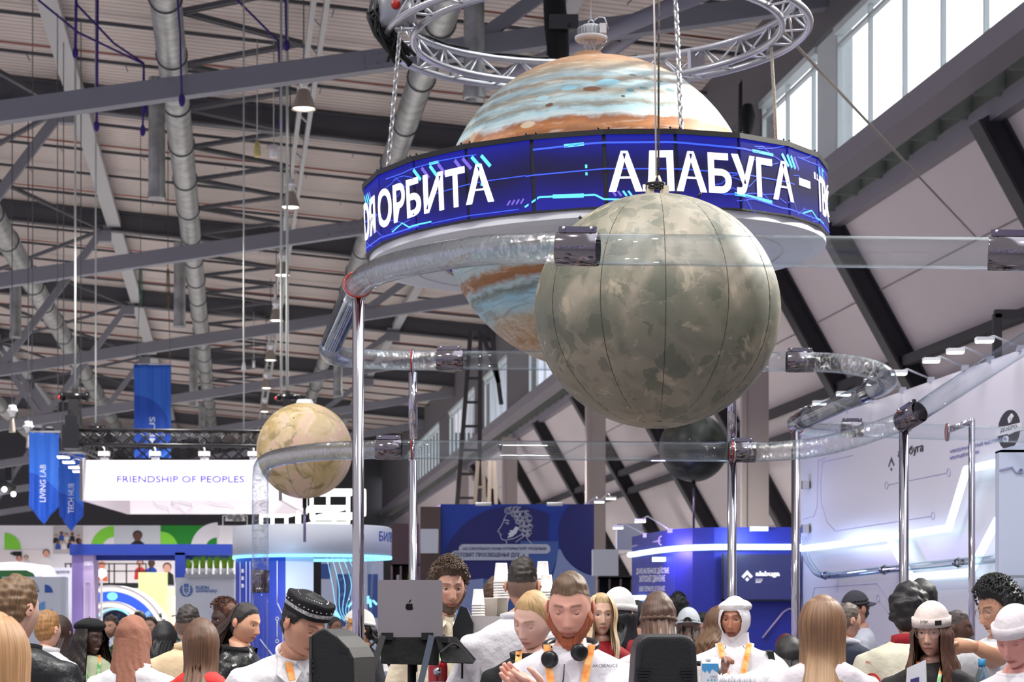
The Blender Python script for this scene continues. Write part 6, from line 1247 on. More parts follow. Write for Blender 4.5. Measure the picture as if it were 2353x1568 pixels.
    def addskin(m2, c=None):
        o = len(mb.v); mb.v += [tuple(v) for v in m2.v]
        for f, sm in zip(m2.f, m2.sm): mb.f.append(tuple(i + o for i in f)); mb.m.append(0); mb.sm.append(sm)
        cols.append(np.ones((len(m2.v), 3)) * SK if c is None else c)
    HM_ = lambda q: (RH @ (np.atleast_2d(q) * hs).T).T + hc
    for sd in (-1, 1):
        e = MB(); Gd = []
        for i in range(9):
            w = i / 8; a0 = np.linspace(0, 2 * PI, 12, endpoint=False); r_ = math.sin(PI * min(w, .96) + .02) ; Gd.append([(sd * (.073 + .018 * w - .004 * math.cos(q)), .016 + .021 * r_ * math.cos(q) + .006 * w, -.004 + .033 * r_ * math.sin(q) * (1 if math.sin(q) > 0 else .85)) for q in a0])
        e.grid(Gd, closed_u=True); e.v = [tuple(v) for v in HM_(np.array(e.v))]; addskin(e, np.ones((len(e.v), 3)) * SK * np.array((1.0, .86, .82)))
        e = MB(); e.ball((0, 0, 0), .0128, 22, 16); v = np.array(e.v); el = np.degrees(np.arctan2(v[:, 2], np.maximum(-v[:, 1], 1e-5))); cc = np.ones((len(v), 3)) * np.array((.72, .70, .68)); gz = D2(gaze); dv = np.array((0, -math.cos(D2(12)), -math.sin(D2(12)))); dv = np.array((math.sin(gz), -math.cos(gz), 0)); dt = (v / .0128) @ dv
        cc[dt > .86] = L3(eyecol); cc[dt > .95] = .005; up = 22 * eyes - 46 * (1 - eyes); lo = -26 - 18 * (1 - eyes); lid = (el > up) | (el < lo) | (v[:, 1] > -.002); cc[lid] = SK * .9; lash = (np.abs(el - up) < 11) & (v[:, 1] < -.004); cc[lash] = SK * .12; e.v = [tuple(p) for p in HM_(v + np.array((sd * .031, -.0745, .004)))]; addskin(e, cc)
    # arms and hands
    A_ = {}
    for sd, nm_ in ((1, 'L'), (-1, 'R')):
        q = (arms or {}).get(nm_); sh = np.array((sd * .158 * wid, .02, 1.38)); el = np.array((sd * .235 * wid, .06, 1.11)); wr = np.array((sd * .215 * wid, -.12, .90))
        sh_w = W_(sh)
        if q is not None and 'px' in q: el_w, wr_w = (np.array(P(*v)) - root for v in (q['px'][0], q['px'][1]))
        else:
            if q is not None: el, wr = np.array(q['el'], float), np.array(q['wr'], float)
            el_w, wr_w = W_(el), W_(wr)
        A_[nm_] = (sh_w, el_w, wr_w); am = MB(); am.tube([Vector(sh_w), Vector(sh_w).lerp(Vector(el_w), .5), Vector(el_w), Vector(el_w).lerp(Vector(wr_w), .35), Vector(wr_w)], [.05 * s, .046 * s, .038 * s, .04 * s, .027 * s], 14)
        d = Vector(wr_w - el_w).normalized(); hd = Vector(q['hand']).normalized() if q and 'hand' in q else d; nn = Vector(q['palm']).normalized() if q and 'palm' in q else Vector((-sd, 0, 0)); nn = Vector(RB @ np.array(nn)) if not (q and 'palm' in q) else nn; sdv = hd.cross(nn).normalized(); nn = sdv.cross(hd); o = Vector(wr_w); curl = (q or {}).get('curl', .35)
        k = s * 1.0
        am.tube([o - d * .01, o + hd * .03 * k, o + hd * .075 * k, o + hd * .095 * k], [.024 * k, .033 * k, .036 * k, .03 * k], 12)
        for i in range(4):
            L_ = (.072, .08, .075, .058)[i] * k; b0 = o + hd * .085 * k + sdv * ((i - 1.5) * .0185 * k); pts = [b0]; ang = curl * .5
            for f_ in (.42, .33, .25): dd = hd * math.cos(ang) + nn * math.sin(ang) + sdv * ((i - 1.5) * .05); pts.append(pts[-1] + dd * L_ * f_); ang += curl * .9
            am.tube(pts, [.0098 * k, .0095 * k, .0088 * k, .0068 * k], 9)
        b0 = o + hd * .03 * k - sdv * .026 * k * (1 if nm_ == 'L' else 1); dd = (hd * .75 - sdv * .6 + nn * .35).normalized(); am.tube([b0, b0 + dd * .04 * k, b0 + dd * .06 * k + hd * .015 * k, b0 + dd * .068 * k + hd * .03 * k], [.014 * k, .0125 * k, .0105 * k, .007 * k], 9)
        addskin(am)
    if legs:
        lg = MB()
        for sd in (-1, 1):
            lg.tube([Vector(W_((sd * .085, .01, .84))), Vector(W_((sd * .095, .0, .5))), Vector(W_((sd * .1, .02, .09)))], [.075 * s, .055 * s, .04 * s], 8)
        addskin(lg)
    ca = np.concatenate(cols, 0); mb.build('body', M_skin, t, colors=np.concatenate([ca, np.ones((len(ca), 1))], 1))
    if legs:
        tr = MB()
        for sd in (-1, 1): tr.tube([Vector(W_((sd * .06, .01, .93))), Vector(W_((sd * .085, .01, .82))), Vector(W_((sd * .097, .0, .5))), Vector(W_((sd * .102, .02, .05)))], [.135 * s * wid, .10 * s, .078 * s, .066 * s], 12)
        tr.build('trousers', cloth((40, 42, 50)), t); sh = MB()
        for sd in (-1, 1): sh.ball(Vector(W_((sd * .105, -.05, .045))), .05 * s, 12, 8, (.95, 2.4, .9), Matrix.Rotation(math.radians(byaw), 3, 'Z'))
        sh.build('shoes', cloth((30, 30, 34)), t)
    # garment: one closed surface over torso and sleeves
    tp = dict(c=(230, 230, 232), g=.020, rough=.85, sleeve='long', collar=None, fold=.018, voxel=.012); tp.update(top or {})
    gb = MB(); n2 = 40; a2 = np.linspace(0, 2 * PI, n2, endpoint=False); gr = []
    for (z_, rx, ry, yc) in [(1.482, .066, .064, .014)] + RINGS[1:]:
        tp_g = tp['g'] * .8; gi = tp_g * (.35 if z_ > 1.46 else .7 if z_ > 1.43 else 1.0) * (1.35 if z_ < 1.0 else 1); gr.append(W_(np.stack([(rx * wid + gi) * np.sin(a2), yc - (ry + gi) * np.cos(a2), np.full(n2, z_ + (.012 if z_ > 1.4 else 0))], -1)))
    gb.grid(np.array(gr), closed_u=True); gb.f.append(tuple(range(n2))); gb.m.append(0); gb.sm.append(True); k0 = len(gb.v) - n2; gb.f.append(tuple(range(k0 + n2 - 1, k0 - 1, -1))); gb.m.append(0); gb.sm.append(True)
    for nm_, (a, e, w) in A_.items():
        a, e, w = Vector(a), Vector(e), Vector(w); q = tp['g']; inn = Vector(W_((0, .02, 1.37))); st = a.lerp(inn, .25)
        if tp['sleeve'] == 'long': gb.tube([st, a, a.lerp(e, .5), e, e.lerp(w, .5), e.lerp(w, .93)], [.050 * s + q * .8, .050 * s + q * .8, .045 * s + q, .042 * s + q, .038 * s + q * .9, .032 * s + q * .6], 16)
        elif tp['sleeve'] == 'short': gb.tube([st, a, a.lerp(e, .5), a.lerp(e, .8)], [.052 * s + q * .8, .052 * s + q * .8, .048 * s + q, .048 * s + q], 16)
        elif tp['sleeve'] == 'rolled': gb.tube([st, a, a.lerp(e, .5), e, e.lerp(w, .25)], [.052 * s + q * .8, .052 * s + q * .8, .048 * s + q, .048 * s + q, .045 * s + q], 16)
    go = gb.build('top', tp.get('m') or cloth(tp['c'], tp['rough']), t); rm = go.modifiers.new('cloth_surface', 'REMESH'); rm.mode = 'VOXEL'; rm.voxel_size = tp['voxel'] if detail else .018; rm.use_smooth_shade = True
    sm = go.modifiers.new('soften', 'SMOOTH'); sm.factor = .5; sm.iterations = 7
    if tp['fold']: dm = go.modifiers.new('folds', 'DISPLACE'); dm.texture = FOLD; dm.strength = tp['fold']; dm.mid_level = .5; dm.texture_coords = 'LOCAL'
    def front_y(z_, x_=0.0):
        zz_ = [r[0] for r in RINGS][::-1]; rx = np.interp(z_, zz_, [r[1] for r in RINGS][::-1]) * wid + tp['g']; ry = np.interp(z_, zz_, [r[2] for r in RINGS][::-1]) + tp['g']; yc = np.interp(z_, zz_, [r[3] for r in RINGS][::-1]); return yc - ry * math.sqrt(max(.02, 1 - (x_ / rx) ** 2))
    def band(name, z_, rx, ry, yc, h_, m_, th=.008, open_=0.0, flare=.012):
        cb = MB(); n = 36; Gc = []
        for (dz, dr) in ((0, 0), (h_ * .6, flare * .3), (h_, flare), (h_ * .95, flare + th), (0, th * 2.0)):
            Gc.append(W_(np.stack([(rx + dr) * np.sin(q) if False else np.array([(rx + dr) * math.sin(v) for v in np.linspace(open_, 2 * PI - open_, n)]), np.array([yc - (ry + dr) * math.cos(v) for v in np.linspace(open_, 2 * PI - open_, n)]), np.array([z_ + dz + .012 * math.cos(v) * -1 for v in np.linspace(open_, 2 * PI - open_, n)])], -1)))
        cb.grid(np.array(Gc), closed_v=True); return cb.build(name, m_, t)
    q = 0
    if tp['collar']:
        kind, cc = tp['collar']; cm = cc if not isinstance(cc, tuple) else cloth(cc)
        if kind == 'crew': band('collar', 1.478, .064, .064, .012, .016, cm, .006)
        elif kind == 'shirt': band('collar', 1.474, .066, .066, .013, .036, cm, .007, .32, .014)
        elif kind == 'jacket': band('collar', 1.458, .080, .076, .014, .036, cm, .010, .5, .016)
        elif kind == 'high': band('collar', 1.468, .066, .066, .013, .05, cm, .01, .2, .006)
    # ------------------------------------------------------------ hair and headgear
    def cap_shell(name, msk, thick, m_, nz=0.0, nsc=30, inner=True, vmul=1.0, close=.0):
        P_ = g; nrm = P_ / np.maximum(np.linalg.norm(P_ * np.array((1.2, 1.0, .85)), axis=-1, keepdims=True), 1e-6); nrm /= np.linalg.norm(nrm, axis=-1, keepdims=True)
        th = thick(P_, msk) if callable(thick) else thick * ss(-.002, .028, msk); q_ = P_ + nrm * (th + .0012)[..., None]
        if nz: q_ = q_ + nrm * (nz * ss(0, .03, msk) * sn(P_.reshape(-1, 3), nsc, 5).reshape(msk.shape))[..., None]
        hb = MB(); idx = {}; uvs = []; wv_ = HM_(q_.reshape(-1, 3)).reshape(q_.shape)
        def vid(i, j):
            if (i, j) not in idx: idx[(i, j)] = len(hb.v); hb.v.append(tuple(wv_[i, j])); uvs.append((uv[i, j, 0], uv[i, j, 1] * vmul))
            return idx[(i, j)]
        for i in range(N - 1):
            for j in range(M):
                j2 = (j + 1) % M; 
                if min(msk[i, j], msk[i, j2], msk[i + 1, j], msk[i + 1, j2]) > -.003: hb.f.append((vid(i, j), vid(i + 1, j), vid(i + 1, j2), vid(i, j2))[::-1]); hb.m.append(0); hb.sm.append(True)
        if (0, 0) in idx: hb.f.append(tuple(vid(0, j) for j in range(M))); hb.m.append(0); hb.sm.append(True)
        return hb.build(name, m_, t, uvs=uvs) if hb.v else None
    RYaw = rot(yaw, pitch * .35)
    YW = lambda q_: (RYaw @ (np.atleast_2d(q_) * hs).T).T + hc
    def curtain(L_, spread, m_, vol=.018, wave=.0, flare=.05, ncol=90, nrow=40, back=0.02, seed=1, curl=0.0, zt=.118, name='long_hair', taper=.75):
        rs = np.random.RandomState(seed); ph = rs.uniform(0, 6.28, 8); zt = .062 if hat and (hat[0] if isinstance(hat, list) else hat)['k'] in ('beanie', 'baseball', 'cap') else zt; colj = np.interp(np.linspace(0, 1, ncol), np.linspace(0, 1, 24), rs.normal(0, 1, 24)); hb = MB(); Gd = []; uvs = []
        bs = np.linspace(-spread, spread, ncol)
        for side in (1, 0):
            for i in range(nrow + 1):
                w = i / nrow; z_ = zt + (-L_ - zt) * w; row = []
                zz_ = z_ + (colj * .02 * w if True else 0)
                if z_ > -.01: r_ = math.sqrt(max(0.0, 1 - (max(z_, 0) / .132) ** 2)); k_ = 0
                else: k_ = min(1, (-.01 - z_) / max(L_ - .01, .01)); r_ = 1 - .10 * math.sin(PI * min(1, k_ * 2.2)) * (1 if k_ < .45 else 0) + flare * k_ * 4
                if hat and z_ > -.02: r_ *= 1 - .17 * float(ss(-.02, .03, np.array(z_)))
                st = np.sin(bs * 23 + ph[0] + w * 2) * .30 + np.sin(bs * 51 + ph[1] - w * 3) * .18 + np.sin(bs * 97 + ph[2]) * .08; wv_ = wave * np.sin(w * 9 + bs * 3 + ph[3]) * ss(.3, .8, w); cl = curl * (np.sin(bs * 14 + w * 38 + ph[4]) + np.sin(bs * 29 - w * 52 + ph[5])) * ss(.12, .4, w)
                rr = r_ * (1 if side else .80) + (.05 * st + cl + wv_) * (1 if side else .2) * (.3 + .7 * w); bb = bs * (1 - (1 - taper) * ss(.45, 1, np.full(ncol, w)))
                xx = (.0785 + vol) * rr * np.sin(bb); yy = (.100 + vol) * rr * np.cos(bb) + back * ss(.30, .62, w) * np.clip(np.cos(bb) + .25, 0, 1)
                Gd.append(np.stack([xx, yy, zz_], -1)); uvs += [((b_ + PI) / (2 * PI), w) for b_ in bs]
        Gd = np.array([YW(r) for r in Gd]); hb.grid(Gd, closed_v=True); hb.build(name, m_, t, uvs=uvs)
    for hsp in (hair if isinstance(hair, list) else [hair] if hair else []):
        st = hsp.get('k'); hm = hair_mat(hsp['c'], hsp.get('tip')); vol = hsp.get('vol', .012)
        if st == 'short':
            a_ = hsp.get('line', 'short'); m = hair_m(g, a_); tilt = hsp.get('quiff', 0.0)
            cap_shell('hair', m, lambda q_, mm: (vol * (.35 + .65 * ss(-.02, .09, q_[..., 2])) + tilt * ss(.02, .09, -q_[..., 1]) * ss(.04, .1, q_[..., 2])) * ss(-.003, .03 if hsp.get('soft') is None else hsp['soft'], mm), hm, hsp.get('nz', .004), hsp.get('nsc', 60))
        elif st == 'curly':
            m = hair_m(g, hsp.get('line', 'short')); cap_shell('hair', m, lambda q_, mm: vol * ss(-.003, .03, mm) * (.5 + .5 * ss(-.05, .08, q_[..., 2])), hm, hsp.get('nz', .010), hsp.get('nsc', 75)); hb = MB(); uvs = []; rs = np.random.RandomState(int(abs(px))); cand = np.argwhere(m > .008); pick = cand[rs.choice(len(cand), min(len(cand), hsp.get('n', 130)), replace=False)]
            for i, j in pick:
                c0 = g[i, j] * (1 + (vol + .004) / .1); d = c0 / np.linalg.norm(c0); e1 = np.cross(d, rs.normal(size=3)); e1 /= np.linalg.norm(e1); e2 = np.cross(d, e1); rr_ = rs.uniform(.006, .012) * hsp.get('cs', 1); rs2 = rs.uniform(.5, 1.0); pts = [c0 + (e1 * math.cos(w) * rs2 + e2 * math.sin(w)) * rr_ * (1 - w / 9) + d * (w * .0022 * hsp.get('cs', 1)) + e1 * (w * .0012) for w in np.linspace(0, 6, 11)]; o = len(hb.v); hb.tube([Vector(v) for v in HM_(np.array(pts))], [.0040 * hs * (1 - .75 * k / 10) * hsp.get('cs', 1) for k in range(11)], 5); uvs += [(rs.rand(), .4)] * (len(hb.v) - o)
            hb.build('curls', hm, t, uvs=uvs)
        elif st == 'cap': cap_shell('hair', hair_m(g, hsp.get('line', 'woman')), vol, hm, hsp.get('nz', .0015), 40)
        elif st == 'long': curtain(hsp['L'], D2(hsp.get('spread', 118)), hm, vol, hsp.get('wave', 0), hsp.get('flare', .05), seed=int(abs(px)), curl=hsp.get('curl', 0), back=hsp.get('back', .095), taper=hsp.get('taper', .8))
        elif st == 'bun':
            hb = MB(); o_ = hsp.get('at', (0, .115, .02)); hb.ball((0, 0, 0), hsp.get('r', .04), 20, 14); v = np.array(hb.v); v *= (1 + .12 * sn(v, 60, 2))[:, None]; hb.v = [tuple(p) for p in HM_(v + np.array(o_))]; hb.build('bun', hm, t, uvs=[(p[0] * 8, p[2] * 8) for p in v])
        elif st == 'twist':
            hb = MB(); pts = [(.078 * math.cos(w) * 1.06, .105 * math.sin(w) * 1.06, -.012 + .012 * math.sin(w)) for w in np.linspace(.05, PI - .05, 26)]; hb.tube([Vector(v) for v in HM_(np.array(pts))], [.013 * hs * (1 + .25 * math.sin(k * 1.9)) for k in range(26)], 10); hb.build('twisted_strand', hm, t, uvs=[(i / 40, .5) for i in range(len(hb.v))])
        elif st == 'beard':
            a_ = np.abs(x); edge = np.interp(a_, [0, .02, .035, .055, .07], [-.084, -.080, -.072, -.045, -.005]); m = np.where(F > .15, edge - z, -1); m = np.minimum(m, .05); cap_shell('beard', np.where((np.abs(x) < .02) & (z > -.086), -.01, m), lambda q_, mm: (vol * ss(-.002, .03, mm) * (1 + .9 * ss(.075, .115, -q_[..., 2]) * np.exp(-(q_[..., 0] / .035) ** 2))), hm, .0025, 150)
    for hat in (hat if isinstance(hat, list) else [hat] if hat else []):
        k = hat['k']; hm = hat.get('m') or cloth(hat.get('c', (20, 18, 22)), .8)
        if k in ('cap', 'beanie', 'baseball'):
            zl = hat.get('z', .045); tl = hat.get('tilt', .12); m = z + y * tl - zl - .007; th = {'cap': .016, 'beanie': .0165, 'baseball': .016}[k]
            cap_shell('hat_crown', m, lambda q_, mm: th + .012 * ss(.02, .09, q_[..., 2]) * (1 if k != 'baseball' else .6) + hat.get('puff', 0) * ss(.03, .1, q_[..., 2]), hm, .0012, 22)
            wv_ = [np.array((.0765 * 1.0 * math.sin(a), -.099 * math.cos(a), 0)) for a in np.linspace(0, 2 * PI, 60, endpoint=False)]; Gb = []
            hgt = hat.get('cuff', .03 if k != 'baseball' else .008)
            for (dz, dr) in ((-.006, .010), (-.006, .021), (hgt, .0225), (hgt, .012)):
                row = []
                for v in wv_:
                    zc_ = zl - v[1] * tl + dz; r_ = math.sqrt(max(.3, 1 - (max(zl - v[1] * tl, 0) / .125) ** 2)); row.append((v[0] * r_ * (1 + dr / .0765), v[1] * r_ * (1 + dr / .099), zc_))
                Gb.append(row)
            hb = MB(); hb.grid(np.array([HM_(np.array(r)) for r in Gb]), closed_u=True, closed_v=True); hb.build('hat_cuff', hm, t)
            if k == 'baseball':
                sgn = hat.get('visor', 1); hb = MB(); Gv = []
                for w in np.linspace(0, 1, 8): Gv.append([(.088 * math.sin(a) * (1 + .02 * w), sgn * (-.104 * math.cos(a) * (1) - .075 * w * math.cos(a) ** .7 if math.cos(a) > 0 else -.1 * math.cos(a)), zl + .004 - .02 * w - .02 * abs(math.sin(a)) ** 2 + .0) for a in np.linspace(-1.15, 1.15, 24)])
                hb.grid(np.array([HM_(np.array(r)) for r in Gv])); vo_ = hb.build('visor', hm, t); vo_.modifiers.new('thickness', 'SOLIDIFY').thickness = .004
            if hat.get('hole'):
                hb = MB(); hb.add([tuple(v) for v in HM_(np.array([(.034 * math.cos(a), .1225 - .0 * abs(math.sin(a)) - .5 * (.034 * math.cos(a)) ** 2 / .1, zl + .012 + .034 * math.sin(a)) for a in np.linspace(0, PI, 14)]))], [tuple(range(14))]); hb.build('cap_opening', hair_mat(hat['hole']), t, uvs=[(0, 0)] * 14)
            if hat.get('patch'):
                pc, (pa, pz, pw, ph_) = hat['patch']; hb = MB(); Gp = []
                for dz in (0, ph_): Gp.append([((.0765 + .0245) * .95 * math.sin(a), -(.099 + .0245) * .95 * math.cos(a), pz + dz) for a in np.linspace(pa - pw, pa + pw, 8)])
                hb.grid(np.array([HM_(np.array(r)) for r in Gp])); hb.build('hat_patch', cloth(pc), t)
            if hat.get('emb'):
                txt, a0, wd, pz, ph_ = hat['emb']; v, f = text_geo(txt, .01, .05); w0 = v[:, 0].max(); h0 = v[:, 1].max(); hb = MB(); q_ = np.array([((.0765 + .0235) * math.sin(a0 + wd * (vx / w0)), -(.099 + .0235) * math.cos(a0 + wd * (vx / w0)), pz + ph_ * vy / h0) for vx, vy, vz in v]) * np.array((.97, .97, 1)); hb.add([tuple(p) for p in HM_(q_)], f); hb.build('embroidery', cloth((24, 22, 24)), t)
        elif k == 'beret':
            hb = MB(); hb.ball((0, 0, 0), 1, 32, 16); v = np.array(hb.v); v = v * np.array(hat.get('sz', (.108, .125, .046))) ; v[:, 2] += np.where(v[:, 1] > 0, -.25 * v[:, 1], .0) + .05 * v[:, 1]; v += np.array(hat.get('at', (0, .012, .092))); v = v * (1 + .03 * sn(v, 24, 4))[:, None]; hb.v = [tuple(p) for p in HM_(v)]; (hb.tube([Vector(HM_(np.array((0, .02, .135)))[0]), Vector(HM_(np.array((.004, .02, .152)))[0])], .004, 6) if max(hat['c']) < 90 else None); hb.build('beret', hm, t)
            hb = MB(); Gb = [[((.0765 + .008) * math.sin(a) * q_, -(.099 + .008) * math.cos(a) * q_, .062 + .2 * .099 * math.cos(a) * .3 + dz) for a in np.linspace(0, 2 * PI, 40, endpoint=False)] for q_, dz in ((.93, -.012), (.97, .0), (.98, .02))]; hb.grid(np.array([HM_(np.array(r)) for r in Gb]), closed_u=True); hb.build('beret_band', hm, t)
        elif k == 'skullcap':
            hb = MB(); Gs = []
            for (r_, dz) in ((1.0, 0), (1.02, .018), (1.03, .034), (1.05, .062), (1.02, .070), (.6, .082), (.02, .080)):
                Gs.append([(.084 * r_ * np.sign(math.sin(a)) * abs(math.sin(a)) ** .72, -.102 * r_ * np.sign(math.cos(a)) * abs(math.cos(a)) ** .72 + .004, .052 + dz + .006 * (abs(math.sin(2 * a)) if r_ > .9 and dz > .05 else 0)) for a in np.linspace(0, 2 * PI, 56, endpoint=False)])
            for i in range(len(Gs) - 1):
                hb.use(1 if i == 1 else 0); hb.grid(np.array([HM_(np.array(Gs[i])), HM_(np.array(Gs[i + 1]))]), closed_u=True, smooth=False)
            sc_o = hb.build('skullcap', [cloth((20, 18, 22)), mat('skullcap_band', (206, 204, 206), .7, noise=(120, (120, 118, 122)))], t)
            hb = MB()
            for a in np.linspace(0, 2 * PI, 26, endpoint=False): hb.ball(Vector(HM_(np.array((.0885 * np.sign(math.sin(a)) * abs(math.sin(a)) ** .72, -.1075 * np.sign(math.cos(a)) * abs(math.cos(a)) ** .72 + .004, .098)))[0]), .0026, 6, 4)
            for k_ in range(4):
                a0 = PI / 4 + k_ * PI / 2
                for w in np.linspace(-.5, .5, 7): hb.ball(Vector(HM_(np.array((.06 * math.sin(a0 + w), -.075 * math.cos(a0 + w), .129 - abs(w) * .004)))[0]), .005, 6, 4)
            hb.build('embroidery', cloth((230, 228, 230)), sc_o)
        elif k == 'hijab':
            fo = hat.get('open', (.060, .082)); dx = x / fo[0]; dz = (z + .010) / fo[1]; m = np.where(F > .3, np.sqrt(dx ** 2 + dz ** 2) - 1, .5) * .05; cap_shell('headscarf', m, lambda q_, mm: hat.get('th', .015) + .006 * ss(.0, .1, q_[..., 1]), hm, hat.get('nz', .003), 26)
            hb = MB(); Gd = []; nn_ = 60; bl = np.array(W_((0, .03, 1.36))); top_ = hc + RH @ (np.array((0, .012 + hat.get('bk', 0), hat.get('dz', -.075))) * hs); fl = hat.get('drape', (.19, .135, .13)); 
            for i in range(16):
                w = i / 15; c0 = top_ * (1 - w) + (bl + np.array((0, 0, -fl[2] * .4))) * w; w0_ = hat.get('r0', (.078, .082)); rx = w0_[0] + (fl[0] - w0_[0]) * w ** 1.5; ry = w0_[1] + (fl[1] - w0_[1]) * w ** 1.5; row = []
                for a in np.linspace(0, 2 * PI, nn_, endpoint=False):
                    rp = 1 + hat.get('fold', .05) * math.sin(a * 9 + w * 3) * w + .03 * math.sin(a * 17 - w * 5) * min(1, w * 3); Rm = RYaw if w < .5 else RB; row.append(c0 + (RH if w < .4 else RB) @ (np.array((rx * rp * math.sin(a), -ry * rp * math.cos(a), -.03 * w * math.sin(a * 3 + 1))) * hs))
                Gd.append(row)
            hb.grid(np.array(Gd), closed_u=True); hb.build('scarf_drape', hm, t)
    ctx = dict(t=t, W=W_, HM=HM_, hc=hc, s=s, hs=hs, RB=RB, RH=RH, bend=bend, front_y=front_y, wid=wid, root=root, A=A_)
    for e in extras: e(ctx)
    return t
# ---- things people wear, built from the wearer's own surfaces
M_or = mat('lanyard_orange', (238, 132, 34), .6, noise=(26, (250, 190, 120))); M_lg = mat('lanyard_green', (74, 178, 62), .6, noise=(34, (214, 236, 206))); 
def lanyard(lo=1.12, swap=.5, w=.021, xs=.06, both=True):
    def f(c):
        fy = c['front_y']; mb = MB()
        for sd in (-1, 1):
            pts = []
            for i in range(22):
                q = i / 21; z = 1.497 - (1.497 - lo) * q; x = sd * xs * (1 - q) ** 1.0 + sd * .004; y = min(fy(min(z, 1.46), x) - .014, .0 if q < .05 else 9); pts.append((x, y + (.04 * (1 - q / .12) if q < .12 else 0), z))
            p = c['W'](np.array(pts)); rx = c['RB'] @ np.array((1, 0, 0)); ry = c['RB'] @ np.array((0, -1, 0))
            for i in range(21):
                mb.use(0 if i / 21 < swap else 1); a, b_ = p[i], p[i + 1]; h = rx * w * c['s'] / 2; o = ry * .003; mb.add([a - h, b_ - h, b_ + h, a + h, a - h + o, b_ - h + o, b_ + h + o, a + h + o], [(4, 5, 6, 7), (3, 2, 1, 0), (0, 1, 5, 4), (2, 3, 7, 6)])
        mb.build('lanyard', [M_or, M_lg], c['t'])
    return f
def back_lanyard(rgb=(240, 150, 40)):
    def f(c):
        mb = MB(); pts = [(.068 * math.sin(a), .014 + .069 * -math.cos(a), 1.487) for a in np.linspace(.6, 2 * PI - .6, 30)]
        n = len(pts); p0 = c['W'](np.array(pts)); p1 = c['W'](np.array([(x * 1.1, (y - .014) * 1.1 + .014, z - .018) for x, y, z in pts]))
        for i in range(n - 1): mb.use((i // 4) % 2); mb.add([p0[i], p1[i], p1[i + 1], p0[i + 1]], [(0, 1, 2, 3)])
        mb.build('lanyard', [mat('lan_a_%d' % rgb[0], rgb, .6), mat('lan_purple', (70, 50, 140), .6)], c['t'])
    return f
def glasses(rgb=(40, 34, 30), r=.021, lens=True, temple=None):
    def f(c):
        mb = MB(); ln = MB()
        for sd in (-1, 1):
            pts = [(sd * .032 + r * 1.08 * math.cos(a), -.1005 - .004 * math.cos(a) * sd * -1 + .004, .0 + r * math.sin(a)) for a in np.linspace(0, 2 * PI, 26, endpoint=False)]; p = c['HM'](np.array(pts)); mb.tube([Vector(v) for v in p], .0017 * c['hs'], 6, closed=True); ln.add([tuple(v) for v in p], [tuple(range(26))])
            mb.tube([Vector(v) for v in c['HM'](np.array([(sd * .054, -.094, .006), (sd * .074, -.06, .008), (sd * .082, .01, .006)]))], .0017 * c['hs'], 6)
        mb.tube([Vector(v) for v in c['HM'](np.array([(-.011, -.104, .004), (0, -.107, .007), (.011, -.104, .004)]))], .0015 * c['hs'], 6); o = mb.build('glasses', mat('spec_%d_%d' % rgb[:2], rgb, .3, .3), c['t']); ln.build('lens', M_pane, o)
    return f
def patch(name, rgb, pts, side=-1, off=.016, m_=None):
    """a flat print on chest (side -1) or back (side 1); pts in body coordinates x,z"""
    def f(c):
        mb = MB(); q = []
        for x, z in pts:
            y = c['front_y'](z, x); y = y - off if side < 0 else (2 * .012 - y) + off; q.append((x, y, z))
        mb.add([tuple(v) for v in c['W'](np.array(q))], [tuple(range(len(q)))]); mb.build(name, m_ or cloth(rgb), c['t'])
    return f
def print_text(txt, x0, z0, wd, hg, rgb, side=-1, off=.018, tilt=0.0):
    def f(c):
        v, fa = text_geo(txt, .01, .0); v = v[:, :2] / np.array((v[:, 0].max(), v[:, 1].max())); q = []
        for a, b_ in v:
            x = x0 + wd * a * (1 if side < 0 else -1); z = z0 + hg * b_ + tilt * a; y = c['front_y'](min(z, 1.44), x); y = y - off if side < 0 else (2 * .012 - y) + off; q.append((x, y, z))
        mb = MB(); mb.add([tuple(p) for p in c['W'](np.array(q))], fa); mb.build('printed_text', cloth(rgb), c['t'])
    return f
def collar_flaps(rgb, w=.075):
    def f(c):
        mb = MB(); cm = cloth(rgb)
        for sd in (-1, 1):
            q = [(sd * .064, -.045, 1.495), (sd * .012, -.085, 1.462), (sd * .055, -.135, 1.415), (sd * .105, -.085, 1.45), (sd * .085, -.01, 1.492)]; p = c['W'](np.array(q)); n = c['RB'] @ np.array((0, -.008, .004)); k = len(p); mb.add([tuple(v) for v in p] + [tuple(v + n) for v in p], [tuple(range(k)), tuple(range(2 * k - 1, k - 1, -1))] + [(i, (i + 1) % k, (i + 1) % k + k, i + k) for i in range(k)])
        mb.build('collar', cm, c['t'])
    return f
def headphones(c):
    mb = MB(); pts = [(.090 * math.sin(a), .015 - .092 * math.cos(a), 1.494 + .02 * math.cos(a) * -1) for a in np.linspace(.9, 2 * PI - .9, 30)]; mb.tube([Vector(v) for v in c['W'](np.array(pts))], .013 * c['s'], 10); o = mb.build('headphones', mat('headphone_black', (22, 22, 26), .35), c['t'])
    for sd, z, zz in ((-1, 1.445, 0), (1, 1.470, 0)):
        mb = MB(); ce = Vector(c['W'](np.array((sd * .052 - .012, -.118, z)))); R3 = Matrix(c['RB'].tolist()) @ Matrix.Rotation(sd * .5, 3, 'Y'); mb.lathe([(.001, -.018), (.024, -.019), (.031, -.010), (.032, .005), (.026, .014), (.016, .017), (.001, .017)], 26, ce, True, R3 @ Matrix.Rotation(PI / 2, 3, 'X') @ Matrix.Rotation(sd * .4, 3, 'Y')); mb.build('ear_cup', mat('headphone_black'), o)
    mb = MB(); q = [(-.01, -.15, 1.43), (-.012, -.158, 1.38), (-.03, -.16, 1.3), (-.04, -.16, 1.18)]; mb.tube([Vector(v) for v in c['W'](np.array(q))], .0025, 6); mb.build('cable', mat('headphone_black'), o)
